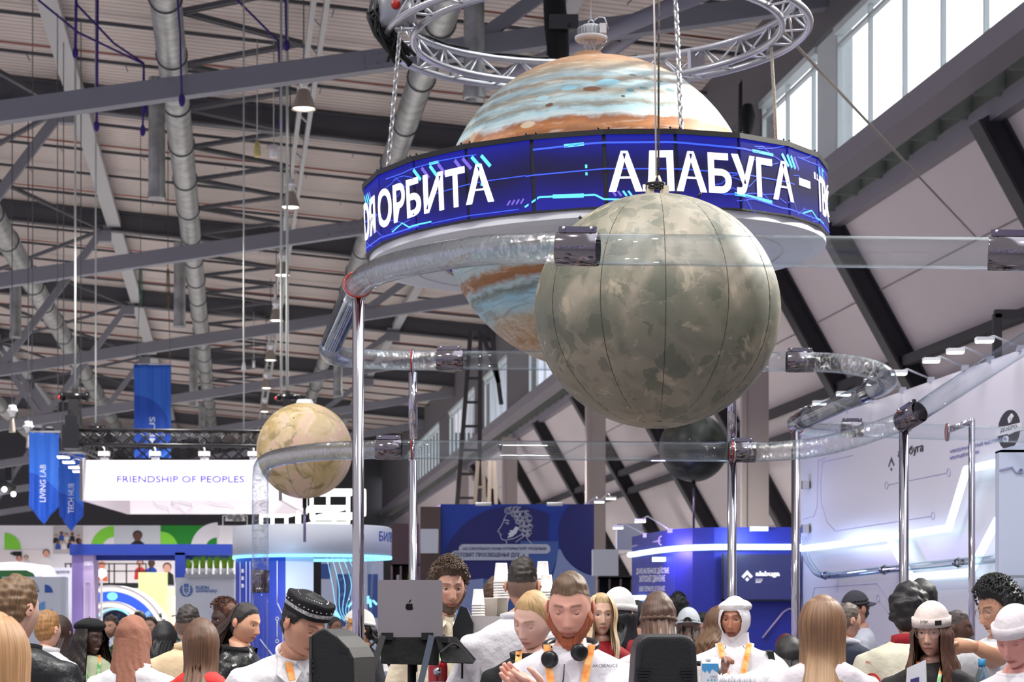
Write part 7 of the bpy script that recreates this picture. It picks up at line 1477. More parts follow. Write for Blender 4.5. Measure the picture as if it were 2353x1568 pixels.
def strap(x0=.12, rgb=(26, 26, 28), w=.03, side=-1):
    def f(c):
        pts = [(x0 - .01, -.02, 1.46), (x0, -.07, 1.452), (x0 + .01, c['front_y'](1.38, x0) - .02, 1.40), (x0 + .015, c['front_y'](1.28, x0) - .022, 1.28), (x0 + .03, c['front_y'](1.1, x0) - .02, 1.08)]
        if side > 0: pts = [(x, .024 - y, z) for x, y, z in pts]
        p = c['W'](np.array(pts)); h = c['RB'] @ np.array((w / 2, 0, 0)); mb = MB()
        for a, b_ in zip(p[:-1], p[1:]): mb.add([a - h, b_ - h, b_ + h, a + h], [(0, 1, 2, 3)])
        o = mb.build('strap', cloth(rgb), c['t']); o.modifiers.new('thickness', 'SOLIDIFY').thickness = .006
    return f
def earring(c):
    mb = MB(); mb.ball(Vector(c['HM'](np.array((.083, .012, -.045)))[0]), .0055, 10, 8); mb.tube([Vector(c['HM'](np.array((.083 + .0, .012 + .007 * math.cos(a), -.05 + .007 * math.sin(a))))[0]) for a in np.linspace(0, 2 * PI, 14, endpoint=False)], .0016, 6, closed=True); mb.build('earring', M_steel, c['t'])
def hair_tie(rgb=(214, 180, 120), at=(0, .12, -.03)):
    def f(c):
        mb = MB()
        for k in range(3): mb.tube([Vector(c['HM'](np.array(at) + np.array((.018 * math.cos(a) * (1 + .3 * k) + .006 * k, .004 * k, .02 * math.sin(a + k))))[0]) for a in np.linspace(0, 2 * PI, 16, endpoint=False)], .003, 6, closed=True)
        mb.build('hair_tie', cloth(rgb), c['t'])
    return f
PALE, TAN, BROWN, DARK = (222, 178, 158), (204, 156, 130), (128, 86, 64), (74, 48, 38)
WH = (232, 230, 234)
# ---- left side of the crowd
person('woman with very long light brown hair in the bottom left corner, seen from behind', -12, 1512, 6.2, 168, 178, hair=[dict(k='cap', c=(176, 132, 92)), dict(k='long', c=(176, 132, 92), tip=(206, 166, 122), L=.7, spread=150, vol=.022, flare=.07)], top=dict(c=(90, 80, 80)), hs=1.0)
person('brown-haired man in a black leather jacket at the far left, seen from behind', 38, 1402, 8.4, 138, 152, 4, byaw=172, wid=1.18, skin=PALE, hair=dict(k='short', c=(112, 84, 58), vol=.02, nz=.006), top=dict(c=(26, 26, 28), rough=.36, collar=('jacket', (22, 22, 24)), fold=.03, g=.036), detail=2)
person('man with short fair hair in a white shirt, beside the black leather jacket', 110, 1448, 13.4, 80, 155, 0, byaw=165, skin=PALE, hair=dict(k='short', c=(156, 112, 66), vol=.018), top=dict(c=WH, collar=('shirt', WH)))
person('woman with straight dark brown hair half hidden behind the fair-haired man', 139, 1454, 15.5, 72, 165, hair=[dict(k='cap', c=(58, 36, 28)), dict(k='long', c=(58, 36, 28), L=.35, spread=140)], top=dict(c=(190, 196, 214)))
person('smiling woman in a black beret and round glasses with long curly hair', 207, 1466, 15.0, 76, 52, 4, byaw=20, skin=DARK, lips=(120, 50, 50), brow=(20, 14, 12), smile=1, hair=[dict(k='cap', c=(30, 22, 20)), dict(k='long', c=(36, 26, 22), L=.34, spread=125, vol=.05, curl=.05, flare=.12, taper=1.0)], hat=dict(k='beret', c=(18, 18, 20)), top=dict(c=(196, 204, 170)), extras=(glasses((30, 26, 26)), lanyard(1.1, .1)), detail=2)
person('person in a reddish brown headscarf and a white coat, seen from behind', 306, 1472, 11.3, 95, 165, 6, byaw=175, skin=TAN, wid=1.05, hat=dict(k='hijab', c=(146, 98, 80), th=.024, nz=.006, drape=(.155, .225, .45), r0=(.097, .118), dz=.0, bk=.014, fold=.08), top=dict(c=(236, 236, 240), g=.045, fold=.03, collar=('jacket', (236, 236, 240)), rough=.7), detail=2)
person('bearded man in a pale lilac shirt facing us, far behind the brown headscarf', 256, 1440, 25.5, 48, -18, 6, byaw=-10, skin=(196, 146, 118), hair=dict(k='short', c=(60, 44, 34)), beard=((60, 42, 32), .85, 0), top=dict(c=(190, 194, 216), collar=('shirt', (190, 194, 216))), extras=(lanyard(1.1, .0),), detail=1)
person('woman with dark hair pulled back facing us, beside the leafy bush', 347, 1440, 28, 44, -16, 0, skin=TAN, hair=[dict(k='cap', c=(34, 26, 24))], top=dict(c=(40, 40, 44)))
person('person with black hair just above the brown headscarf, far behind', 320, 1428, 30, 42, 170, skin=TAN, hair=[dict(k='cap', c=(22, 20, 20), vol=.02)], top=dict(c=(40, 40, 46)), detail=0)
person('woman with black hair in a beige tie, behind the man in beige', 378, 1472, 14, 76, 172, skin=TAN, hair=[dict(k='cap', c=(22, 20, 22), vol=.02), dict(k='long', c=(22, 20, 22), L=.2, spread=70)], top=dict(c=(120, 96, 84)), extras=(hair_tie(),))
person('man with cropped dark hair in a beige ribbed jacket, seen from behind', 434, 1438, 12.6, 86, 165, 2, byaw=178, wid=1.12, skin=(206, 160, 134), fade=(70, 56, 48), hair=dict(k='short', line='high', c=(46, 38, 34), vol=.014, soft=.09), top=dict(c=(222, 196, 160), g=.038, collar=('high', (222, 196, 160))), detail=2)
person('woman with long straight brown hair over a red and white jacket, seen from behind', 462, 1478, 10.6, 102, 176, -2, skin=PALE, wid=.85, hair=[dict(k='cap', c=(98, 68, 50), vol=.016), dict(k='long', c=(98, 68, 50), tip=(120, 84, 58), L=.62, spread=112, vol=.02, flare=.03, taper=.72, back=.125)], top=dict(c=(206, 44, 40), g=.022, rough=.7), extras=(patch('white_panel', (236, 234, 234), [(-.24, 1.16), (.24, 1.16), (.24, 1.22), (-.24, 1.22)], 1, .03),), detail=2)
person('smiling woman with a short curly auburn updo, beside the clear upright tube', 517, 1426, 14.2, 78, -52, 4, byaw=-30, skin=(66, 42, 34), lips=(110, 46, 46), brow=(16, 12, 10), smile=1, hair=dict(k='curly', c=(84, 46, 32), vol=.03, n=220, line='woman'), top=dict(c=(30, 30, 34), rough=.4, collar=('jacket', (210, 206, 206))), detail=2)
person('woman with sleek pulled back hair in a black leather jacket, behind the upright tube', 563, 1432, 12.2, 88, 62, 14, byaw=70, skin=(216, 164, 134), hair=[dict(k='cap', c=(40, 34, 34), vol=.008), dict(k='bun', c=(96, 60, 40), at=(0, .118, .05), r=.045), dict(k='long', c=(60, 44, 38), L=.2, spread=60)], top=dict(c=(22, 22, 24), rough=.3, collar=('jacket', (22, 22, 24)), fold=.03), extras=(strap(.13, (150, 66, 40), .025, 1),), detail=2)
# ---- young man in a skullcap leaning over
person('young man in a black embroidered skullcap and white shirt, bending forward', 697, 1437, 8.3, 128, 50, 24, 3, byaw=22, lean=20, wid=1.15, skin=(206, 152, 126), lips=(170, 96, 88), brow=(24, 20, 18), eyes=.25, jaw=1.05, hair=[dict(k='short', c=(24, 22, 24), vol=.016, quiff=.034, line='short', nz=.006, nsc=50)], hat=dict(k='skullcap'), top=dict(c=(234, 230, 234), g=.04, fold=.03, collar=('shirt', (234, 230, 234))), extras=(collar_flaps((234, 230, 234)), lanyard(1.12, .5, .026, .055), patch('green_print', (40, 150, 66), [(-.13, 1.30), (-.10, 1.30), (-.095, 1.25), (-.12, 1.24)], -1, .03)), detail=2)
person('woman in a white cap with a dark ponytail, facing left behind the thick left pole', 826, 1446, 15.6, 76, -78, 4, byaw=-60, skin=(216, 172, 140), hair=[dict(k='cap', c=(24, 22, 24)), dict(k='long', c=(24, 22, 24), L=.26, spread=52, vol=.03)], hat=dict(k='beanie', c=(232, 230, 226), z=.04, tilt=.25, cuff=.02, patch=((220, 160, 90), (1.0, .05, .25, .03))), top=dict(c=(36, 36, 44)), detail=1)
person('curly-haired bearded man in a cream shirt, behind the laptop', 1031, 1352, 11.0, 110, 14, 6, byaw=4, wid=1.1, skin=(204, 154, 134), brow=(60, 44, 36), eyes=.75, beard=((74, 58, 50), .8, 0), hair=[dict(k='curly', c=(82, 62, 46), vol=.03, n=420, line='short', cs=1.0), dict(k='beard', c=(84, 66, 54), vol=.008)], top=dict(c=(226, 214, 190), collar=('shirt', (226, 214, 190))), extras=(lanyard(1.1, .2, .024), collar_flaps((226, 214, 190))), detail=2)
person('brown-haired man mostly hidden behind the paper cups', 1140, 1372, 14.2, 84, 170, skin=TAN, fade=(90, 66, 50), hair=dict(k='short', c=(84, 58, 40), vol=.014), top=dict(c=(230, 226, 226)))
person('man with a dark faded haircut in a white shirt, working with his back to us', 1201, 1348, 9.6, 112, 176, 4, byaw=168, wid=1.12, skin=(216, 166, 140), fade=(96, 78, 70), hair=dict(k='short', line='high', c=(44, 36, 32), vol=.022, soft=.09, nz=.005, nsc=70), top=dict(c=(234, 230, 236), g=.034, fold=.028, sleeve='rolled', collar=('shirt', (234, 232, 238))), arms=dict(R=dict(el=(-.29, -.04, 1.10), wr=(-.20, -.22, 1.20)), L=dict(el=(.29, -.04, 1.10), wr=(.20, -.22, 1.20))), extras=(back_lanyard(),), detail=2)
person('blond woman with pulled back hair in a black blazer, looking down', 1226, 1424, 8.75, 128, -34, 22, 8, byaw=-12, skin=(226, 182, 166), lips=(200, 116, 112), brow=(150, 116, 88), eyes=.12, hair=[dict(k='cap', c=(186, 150, 104), vol=.006, line='woman'), dict(k='bun', c=(180, 142, 96), at=(0, .112, -.01), r=.032)], top=dict(c=(20, 20, 22), rough=.8, g=.03, fold=.016, collar=('jacket', (20, 20, 22))), extras=(lanyard(1.05, .45, .026, .05), earring, patch('shirt_front', (232, 230, 234), [(-.045, 1.455), (.045, 1.455), (.055, 1.3), (.05, 1.1), (-.02, 1.1), (-.03, 1.3)], -1, .012)), detail=2)
hands = dict(R=dict(px=((1200, 1660, 7.95), (1238, 1592, 7.55)), hand=(-.72, -.1, .42), palm=(.5, -.7, .5), curl=.28), L=dict(px=((1400, 1690, 7.7), (1262, 1606, 7.42)), hand=(-.8, -.05, .36), palm=(.2, .75, .6), curl=.22))
person('red-bearded man in a white sweatshirt with black headphones round his neck', 1310, 1398, 7.85, 152, -8, 14, 0, byaw=-6, wid=1.12, skin=(216, 160, 142), lips=(190, 116, 108), brow=(92, 60, 42), eyes=.1, jaw=1.12, fade=(140, 112, 96), beard=((158, 84, 50), .92, 0), hair=[dict(k='short', line='high', c=(92, 68, 46), vol=.013, soft=.10, nz=.003, nsc=60, quiff=.010), dict(k='beard', c=(164, 88, 52), vol=.017)], top=dict(c=(236, 232, 240), g=.036, fold=.018, collar=('crew', (236, 232, 240))), arms=hands, extras=(headphones, lanyard(1.02, .32, .026, .075), print_text('AKCBEAUCE', .085, 1.418, .085, .011, (60, 56, 66), -1, .02)), detail=2)
person('blond woman with wavy hair looking past the red-bearded man', 1381, 1414, 11.4, 92, 6, 2, byaw=10, skin=(224, 180, 158), lips=(196, 110, 104), brow=(120, 90, 66), hair=[dict(k='cap', c=(196, 164, 120), vol=.012), dict(k='long', c=(206, 176, 134), tip=(224, 206, 180), L=.30, spread=140, vol=.022, wave=.03, flare=.05, taper=1.0)], top=dict(c=(150, 26, 36)), detail=2)
person('woman in a white turned-up cap with long black hair, seen from behind', 1424, 1410, 12.5, 96, 150, -6, byaw=165, skin=TAN, hair=[dict(k='cap', c=(24, 22, 26)), dict(k='long', c=(24, 22, 26), L=.36, spread=125, vol=.02, flare=.04)], hat=dict(k='beanie', c=(232, 230, 230), z=.018, tilt=-.2, cuff=.03), top=dict(c=(136, 24, 34)), detail=2)
person('person with black hair behind the white turned-up cap', 1464, 1416, 16.2, 62, 170, skin=TAN, hair=[dict(k='cap', c=(26, 24, 28), vol=.02)], top=dict(c=(50, 44, 50)), detail=0)
person('woman with half tied brown hair in a white blouse, seen from behind', 1512, 1420, 9.8, 108, 178, 0, byaw=170, wid=1.02, skin=(220, 170, 150), hair=[dict(k='cap', c=(86, 62, 50), vol=.014, nz=.003), dict(k='twist', c=(90, 66, 52)), dict(k='long', c=(86, 60, 48), tip=(110, 80, 62), L=.25, spread=95, vol=.012, flare=.02, taper=.8)], top=dict(c=(236, 226, 226), g=.032, fold=.02), detail=2)
person('person with a round black afro, between the brown half tied hair and the blue wall', 1558, 1402, 18.6, 60, 172, skin=DARK, hair=dict(k='curly', c=(20, 18, 20), vol=.03, n=160), top=dict(c=(226, 230, 226)), detail=0)
person('girl in a white baseball cap with its opening towards us', 1582, 1440, 15.8, 72, 172, 2, skin=PALE, hair=[dict(k='cap', c=(70, 50, 42)), dict(k='long', c=(70, 50, 42), L=.2, spread=100, vol=.016)], hat=dict(k='baseball', c=(224, 232, 240), z=.02, tilt=-.12, visor=1, hole=(40, 30, 26)), top=dict(c=(232, 232, 236)), detail=1)
person('dark-haired boy in a blue jacket looking down, far in front of the blue wall', 1615, 1438, 20.5, 54, -14, 22, skin=(200, 150, 130), hair=dict(k='short', c=(28, 24, 26), vol=.02), eyes=.2, top=dict(c=(40, 44, 160), collar=('shirt', (230, 230, 236))), detail=1)
person('woman with long wavy brown hair in a black blazer, turned towards the white headscarf', 1654, 1436, 13.8, 80, 140, 0, byaw=160, skin=(206, 152, 124), hair=[dict(k='cap', c=(92, 62, 40)), dict(k='long', c=(100, 68, 42), L=.28, spread=125, vol=.026, curl=.03, flare=.06)], top=dict(c=(26, 26, 28)), detail=1)
person('woman in a white headscarf, white beret and white jacket with an orange lanyard', 1688, 1424, 11.8, 94, -20, 4, byaw=-6, wid=1.06, skin=(172, 116, 92), lips=(120, 40, 44), brow=(50, 34, 28), eyes=.8, hat=[dict(k='hijab', c=(234, 230, 236), th=.014, open=(.056, .080), drape=(.125, .125, .12)), dict(k='beret', c=(238, 234, 236), sz=(.098, .116, .040), at=(0, .022, .078))], top=dict(c=(236, 234, 240), g=.045, fold=.026, collar=('jacket', (236, 234, 240))), arms=dict(R=dict(px=((1632, 1600, 11.7), (1652, 1556, 11.4)), hand=(.25, -.2, .85), palm=(.6, -.7, -.2), curl=1.25), L=dict(px=((1790, 1560, 11.75), (1700, 1580, 11.35)))), extras=(lanyard(1.12, .5, .03, .075), strap(.19, (28, 28, 30), .035), patch('green_emblem', (60, 170, 70), [(.10 + .028 * math.cos(a), 1.24 + .022 * math.sin(a)) for a in np.linspace(0, 2 * PI, 16, endpoint=False)], -1, .034)), detail=2)
person('black-haired person with a white bag strap, low behind the corner pole', 1814, 1512, 12.2, 92, 172, skin=TAN, hair=[dict(k='cap', c=(22, 20, 22), vol=.014), dict(k='long', c=(22, 20, 22), L=.26, spread=110)], top=dict(c=(40, 52, 60)), extras=(strap(.14, (226, 226, 232), .03, 1),), detail=1)
person('person with dark red hair low behind the corner pole', 1806, 1494, 15.5, 66, 180, skin=TAN, hair=[dict(k='cap', c=(96, 40, 36), vol=.016)], top=dict(c=(60, 50, 50)), detail=0)
# ---- right side
person('woman with very long light brown hair and a pale grey top, seen from behind', 1890, 1436, 8.4, 122, 172, -2, skin=PALE, wid=1.0, hair=[dict(k='cap', c=(122, 88, 62), vol=.014), dict(k='long', c=(124, 90, 64), tip=(206, 166, 116), L=.62, spread=132, vol=.03, flare=.06, taper=.9, back=.12)], top=dict(c=(206, 198, 206), g=.026), detail=2)
person('man in a dark grey cap and white shirt, before the white wall', 1966, 1402, 16.5, 74, -66, 8, byaw=-100, skin=(206, 156, 132), beard=((50, 38, 34), .9, 0), hair=dict(k='short', c=(44, 36, 34)), hat=dict(k='baseball', c=(74, 72, 80), z=.045, tilt=.02, visor=-1), top=dict(c=(226, 228, 240)), extras=(back_lanyard(),), detail=1)
person('man with short greying hair and a navy backpack jacket, beside the very long hair', 1948, 1428, 13.4, 76, 120, 6, byaw=150, skin=(200, 156, 136), fade=(110, 100, 96), hair=dict(k='short', c=(96, 84, 76), vol=.012), top=dict(c=(34, 40, 58), g=.034, collar=('shirt', (222, 222, 236))), extras=(back_lanyard((120, 80, 180)),), detail=1)
person('black-haired man in a cream jacket with red prints, behind a chrome pole', 2088, 1410, 10.6, 112, 158, 6, byaw=168, wid=1.16, skin=(206, 156, 130), hair=[dict(k='short', c=(26, 24, 28), vol=.034, nz=.010, nsc=40, line='low')], top=dict(c=(232, 226, 206), g=.044, fold=.026, collar=('high', (150, 26, 40))), extras=(print_text('Pioneers', .22, 1.395, .05, .018, (180, 60, 60), 1, .03, -.012), patch('red_print', (222, 84, 74), [(.30, 1.33), (.255, 1.345), (.235, 1.33), (.235, 1.18), (.31, 1.18)], 1, .032), patch('round_emblem', (206, 60, 52), [(.165 + .042 * math.cos(a), 1.295 + .048 * math.sin(a)) for a in np.linspace(0, 2 * PI, 24, endpoint=False)], 1, .034), patch('round_emblem', (236, 230, 216), [(.165 + .031 * math.cos(a), 1.295 + .036 * math.sin(a)) for a in np.linspace(0, 2 * PI, 24, endpoint=False)], 1, .037), patch('round_emblem', (206, 60, 52), [(.165 + .016 * math.cos(a) + .004, 1.298 + .022 * math.sin(a) * (1 + .4 * math.cos(3 * a))) for a in np.linspace(0, 2 * PI, 24, endpoint=False)], 1, .040), print_text('FULL TEAM', .19, 1.205, .06, .012, (60, 60, 60), 1, .034, -.01), print_text('WORK', .19, 1.185, .04, .012, (60, 60, 60), 1, .034, -.01)), detail=2)
person('tall person with black hair just behind the man in the cream jacket', 2118, 1388, 12.3, 92, 175, skin=TAN, hair=[dict(k='short', c=(20, 20, 22), vol=.03, line='low')], top=dict(c=(40, 40, 46)), detail=0)
person('woman in a white turned-up cap and large glasses with long brown hair', 2141, 1452, 9.1, 112, -24, 6, byaw=-18, wid=.98, skin=(214, 166, 146), lips=(186, 116, 108), brow=(80, 56, 44), eyes=.7, hair=[dict(k='cap', c=(82, 54, 44)), dict(k='long', c=(84, 54, 42), tip=(96, 62, 46), L=.36, spread=142, vol=.03, curl=.02, wave=.02, flare=.08, taper=1.0)], hat=dict(k='beanie', c=(232, 216, 210), z=.034, tilt=-.02, cuff=.04, emb=('Jouliger', -.30, .42, .05, .02), patch=((34, 30, 32), (.62, .04, .17, .024))), top=dict(c=(34, 32, 34), g=.034, fold=.02), extras=(glasses((150, 130, 120), .025), lanyard(1.12, .1, .016, .05)), detail=2)
person('person with short grey cropped hair, behind the woman in the white turned-up cap', 2198, 1444, 13.7, 78, 75, 2, byaw=110, skin=(96, 66, 54), fade=(70, 62, 58), hair=dict(k='short', line='high', c=(76, 66, 64), vol=.006), top=dict(c=(196, 186, 180)), detail=1)
person('curly black-haired man in a pale blue vest, with an arm stretched out', 2292, 1400, 10.1, 112, -62, 14, byaw=-40, wid=1.08, skin=(196, 146, 118), lips=(160, 96, 86), brow=(22, 20, 20), eyes=.5, hair=[dict(k='curly', c=(24, 24, 26), vol=.036, n=700, cs=.95, nz=.014, line='short')], top=dict(c=(232, 234, 240), g=.036, sleeve='short', collar=('crew', (232, 234, 240))), arms=dict(R=dict(px=((2296, 1512, 9.85), (2240, 1486, 9.75)), hand=(-1, -.1, .05), palm=(0, -.3, -1), curl=.3)), extras=(glasses((160, 150, 140), .023), patch('vest', (190, 198, 226), [(-.05, 1.44), (-.15, 1.40), (-.2, 1.28), (-.19, 1.1), (.0, 1.1), (.0, 1.3)], -1, .016), patch('vest', (190, 198, 226), [(.05, 1.44), (.01, 1.3), (.01, 1.1), (.19, 1.1), (.2, 1.28), (.15, 1.40)], -1, .016)), detail=2)
person('person in a white turned-up cap looking down at the right edge', 2336, 1468, 8.0, 128, -38, 18, byaw=-20, wid=1.12, skin=(214, 150, 140), lips=(176, 96, 98), brow=(90, 62, 54), eyes=.2, hair=dict(k='short', c=(60, 44, 40), vol=.008), hat=dict(k='beanie', c=(238, 228, 234), z=.036, tilt=-.03, cuff=.042), top=dict(c=(238, 234, 240), g=.03, sleeve='short', collar=('crew', (238, 234, 240))), detail=2)
person('dark-haired person in the distance, left of the thick left pole', 770, 1442, 21.4, 44, 40, skin=BROWN, hair=[dict(k='cap', c=(30, 26, 26))], top=dict(c=(120, 30, 40)), detail=0)
# ================================================================ coffee bar and equipment in front
M_rubber = mat('speaker_black', (20, 20, 22), .55, bump=(120, .15)); M_grille = mat('speaker_grille', (60, 62, 64), .5); M_gloss = mat('gloss_black', (18, 18, 20), .2); M_paper = mat('cup_paper', (236, 232, 230), .6)
def bar(name, label, x0, x1, y0, y1, z):
    t = thing(name, label, 'counter', ((x0 + x1) / 2, (y0 + y1) / 2, 0)); w, d = x1 - x0, y1 - y0; mb = MB(); mb.box((0, 0, z - .02), (w, d, .04)); mb.build('counter_top', mat('bar_black', (22, 22, 24), .35), t); mb = MB(); mb.box((0, .03, (z - .04) / 2), (w * .96, d * .86, z - .04)); mb.build('body', M_wpanel, t); return t
ZC = 1.16
bar('coffee_counter', 'coffee bar counter carrying the coffee machine and cups', -.52, .30, 10.02, 10.62, ZC)
# coffee machine
t = thing('coffee_machine', 'black and steel coffee machine with paper cups stacked on top', 'coffee machine', P(1158, 1440, 10.32)); t.location.z = ZC
zt_ = P(0, 1417, 10.3).z - ZC; x0, x1 = P(1086, 0, 10.3).x - t.location.x, P(1290, 0, 10.3).x - t.location.x
mb = MB(); mb.box(((x0 + x1) / 2, .03, zt_ - .075), (x1 - x0, .40, .15)); mb.box(((x0 + x1) / 2, .12, .2), (x1 - x0 - .04, .2, .4)); mb.box(((x0 + x1) / 2, 0, .03), (x1 - x0, .42, .06)); mb.build('housing', mat('brushed_steel', (190, 186, 184), .35, .6), t)
mb = MB(); xl = P(1046, 0, 10.1).x - t.location.x
mb.prism([(0, 0), (.085, -.04), (.09, .12), (.06, .19), (.03, .2), (-.005, .1)], Vector((xl, -.2, zt_ - .155)), XV, ZV, -.3); mb.build('side_cover', M_gloss, t)
mb = MB(); mb.prism([(0, 0), (.02, .0), (.035, .14), (.02, .15)], Vector((xl - .015, -.215, zt_ - .12)), XV, ZV, -.02); mb.build('display', emis('display_blue', (110, 150, 200), .5), t)
mb = MB(); mb.box((xl + .07, .02, .19), (.07, .32, .38)); mb.build('side_panel', M_gloss, t)
mb = MB(); rr_ = random.Random(8)
for k in range(10): mb.tube(smooth_path([Vector((xl + .0 + .01 * k, -.22, zt_ - .10)), Vector((xl + .03 + .008 * k, -.25, zt_ - .16 - .01 * (k % 3))), Vector((xl + .05 + .006 * k, -.22, zt_ - .24)), Vector((xl + .03, -.2, zt_ - .4))], 5), .004, 6)
mb.build('hose', M_black, t)
mb = MB(); mb.tube([(x0 - .0, -.2, .10), (x1, -.2, .10)], .008, 8); mb.build('rail', M_chrome, t)
# paper cups: one cup, copied into stacks
def cup_thing(loc, label, s=1.0):
    t = thing('paper_cup', label, 'cup', loc, 0, 'paper cups stacked on the coffee machine'); mb = MB(); mb.lathe([(.001, .094), (.027, .094), (.028, .09), (.036, .008), (.0385, .006), (.0385, .0), (.035, .0), (.034, .01), (.0265, .088), (.001, .09)], 24); mb.build('wall', M_paper, t); return t
zt0 = ZC + zt_; proto = None
for px, D, n, zb, s_, l in ((1099, 10.2, 5, 0, .82, 'leftmost short stack'), (1152, 10.34, 7, .085, 1.0, 'tall stack left of the faded haircut'), (1247, 10.36, 8, .09, .9, 'tall stack right of the faded haircut'), (1256, 10.22, 6, .05, .88, 'lower stack right of the faded haircut')):
    for k in range(n):
        loc = Vector((P(px, 0, D).x, D, zt0 + zb + k * .0125)); lb = ('topmost', 'second', 'third', 'fourth', 'fifth', 'sixth', 'seventh', 'eighth')[n - 1 - k] + (' white paper cup of the ' if k == n - 1 else ' white paper cup from the top of the ') + l
        if proto is None: proto = cup_thing(loc, lb); o = proto
        else: o = copy_tree(proto); o.location = loc; o['label'] = lb
        o.scale = (s_, s_, s_)
for px, D, w, l in ((1126, 10.3, .062, 'left'), (1152, 10.38, .058, 'right')):
    tt = thing('paper_tub', 'wide white paper tub on the coffee machine, ' + l + ' one of two', 'tub', (P(px, 0, D).x + (0 if px == 1126 else 0), D, zt0)); mb = MB(); mb.lathe([(.001, 0), (w * .5, 0), (w * .58, .083), (w * .61, .085), (w * .58, .088), (w * .5, .084), (.001, .084)], 24); mb.build('wall', mat('tub_cream', (232, 222, 210), .6), tt)
tt = thing('stack_riser', 'small white riser under the right hand cup stacks', 'riser', (P(1252, 0, 10.3).x, 10.3, zt0)); mb = MB(); mb.box((-.01, .05, .045), (.08, .08, .09)); mb.box((.02, -.07, .025), (.075, .1, .05)); mb.build('block', M_paper, tt)
# red grinder
t = thing('coffee_grinder', 'red coffee grinder with a steel spout, under the laptop', 'grinder', (P(1006, 0, 10.2).x, 10.2, ZC)); zr = P(0, 1519, 10.2).z - ZC
mb = MB(); mb.lathe([(.001, 0), (.05, 0), (.05, .02), (.044, .04), (.046, zr - .03), (.04, zr), (.001, zr)], 24); mb.build('body', mat('grinder_red', (150, 22, 30), .25, coat=.5), t)
mb = MB(); mb.tube([(0, -.04, zr - .05), (0, -.075, zr - .05)], .019, 18); mb.ball((-.012, -.046, zr - .01), .006, 8, 6); mb.build('spout', M_chrome, t); mb = MB(); mb.box((0, -.049, zr - .1), (.06, .008, .006)); mb.tube([(0, -.047, zr - .125), (0, -.06, zr - .125)], .008, 10); mb.build('trim', M_steel, t)
# laptop on its stand
D_ = 9.25; t = thing('laptop_stand', 'black folding laptop stand with a draped tray, beside the thick left pole', 'stand', P(945, 1466, D_)); zf = t.location.z; zs = t.location.z; mb = MB(); px2 = lambda x, y, D: P(x, y, D) - t.location
mb.box((0, .13, -.012), (.32, .30, .018)); mb.build('tray', M_black, t); mb = MB()
mb.add([px2(1000, 1465, 9.2), px2(1046, 1466, 9.45), px2(1092, 1518, 9.5), px2(1086, 1526, 9.3), px2(1015, 1524, 9.15)], [(0, 1, 2, 3, 4)]); mb.add([px2(872, 1466, 9.22), px2(1010, 1466, 9.22), px2(1008, 1530, 9.2), px2(876, 1526, 9.2)], [(0, 1, 2, 3)]); o = mb.build('black_cloth', mat('black_cloth'), t); o.modifiers.new('thickness', 'SOLIDIFY').thickness = .006
for a, c, m_ in (((880, 1462, 9.16), (838, 1600, 9.05), M_black), ((992, 1462, 9.14), (960, 1600, 9.03), mat('stand_slate', (44, 54, 72), .5))):
    mb = MB(); mb.bar(px2(*a), px2(*c), .026, .012, (0, 1, 0)); mb.build('strut', m_, t)
for x in (-.10, .07): mb = MB(); mb.box((x, -.035, .006), (.05, .03, .03)); mb.build('stop_clip', M_black, t)
mb = MB(); mb.tube([(0, .12, -.02), (0, .12, .4 - zf)], .022, 12); mb.build('column', M_black, t)
for a in (.5, 2.6, 4.7): mb = MB(); mb.tube([(0, .12, .5 - zf), (.36 * math.cos(a), .12 + .36 * math.sin(a), .02 - zf)], .014, 8); mb.build('leg', M_black, t)
mb = MB(); mb.tube(smooth_path([px2(1012, 1500, 9.1), px2(1040, 1480, 9.3), px2(1060, 1500, 9.4), px2(1062, 1560, 9.4)], 6), .005, 6); mb.tube(smooth_path([px2(870, 1470, 9.2), px2(850, 1490, 9.25), px2(846, 1530, 9.2), px2(850, 1600, 9.2)], 6), .005, 6); mb.build('cable', M_black, t)
lp = thing('laptop', 'open grey laptop seen from the back of its lid, with a fruit emblem', 'laptop', P(943, 1465, D_) + Vector((0, 0, 0))); R_ = Matrix.Rotation(math.radians(4), 3, 'Z') @ Matrix.Rotation(math.radians(-14), 3, 'X'); M_lap = mat('laptop_grey', (112, 106, 112), .42, .35)
W2, H2 = .277, .252; poly = rounded(W2, H2, .013); mb = MB(); O_ = R_ @ Vector((-W2 / 2, 0, 0)); mb.prism(poly, O_, R_ @ XV, R_ @ ZV, .007); mb.build('lid', M_lap, lp)
mb = MB(); ctr = R_ @ Vector((-.003, -.0012, H2 * .53)); ap = []
for k in range(40):
    a = 2 * PI * k / 40; r_ = .0165 * (1 + .10 * abs(math.sin(a)) * 0 + .07 * math.cos(2 * a + PI) * .5); xx, yy = r_ * math.sin(a) * 1.0, r_ * math.cos(a) * 1.08
    if math.cos(a) > .93: yy -= .0035
    if math.cos(a) < -.93: yy += .0022
    d = math.hypot(xx - .0215, yy - .003)
    if d < .0095: k_ = .0095 / max(d, 1e-6); xx, yy = .0215 + (xx - .0215) * k_, .003 + (yy - .003) * k_
    ap.append((xx, yy))
mb.prism(ap[::-1], ctr, R_ @ XV, R_ @ ZV, .001); mb.prism([(.002 + .0085 * math.sin(a) * .5 + .0035 * math.cos(a), .0245 + .0075 * math.cos(a) + .002 * math.sin(a)) for a in [2 * PI * k / 14 for k in range(14)]][::-1], ctr, R_ @ XV, R_ @ ZV, .001); mb.build('emblem', mat('emblem_mirror', (10, 10, 12), .08, .6), lp)
mb = MB(); mb.box((0, .115, .006), (W2, .22, .012), Matrix.Rotation(math.radians(4), 3, 'Z')); mb.build('base', M_lap, lp)
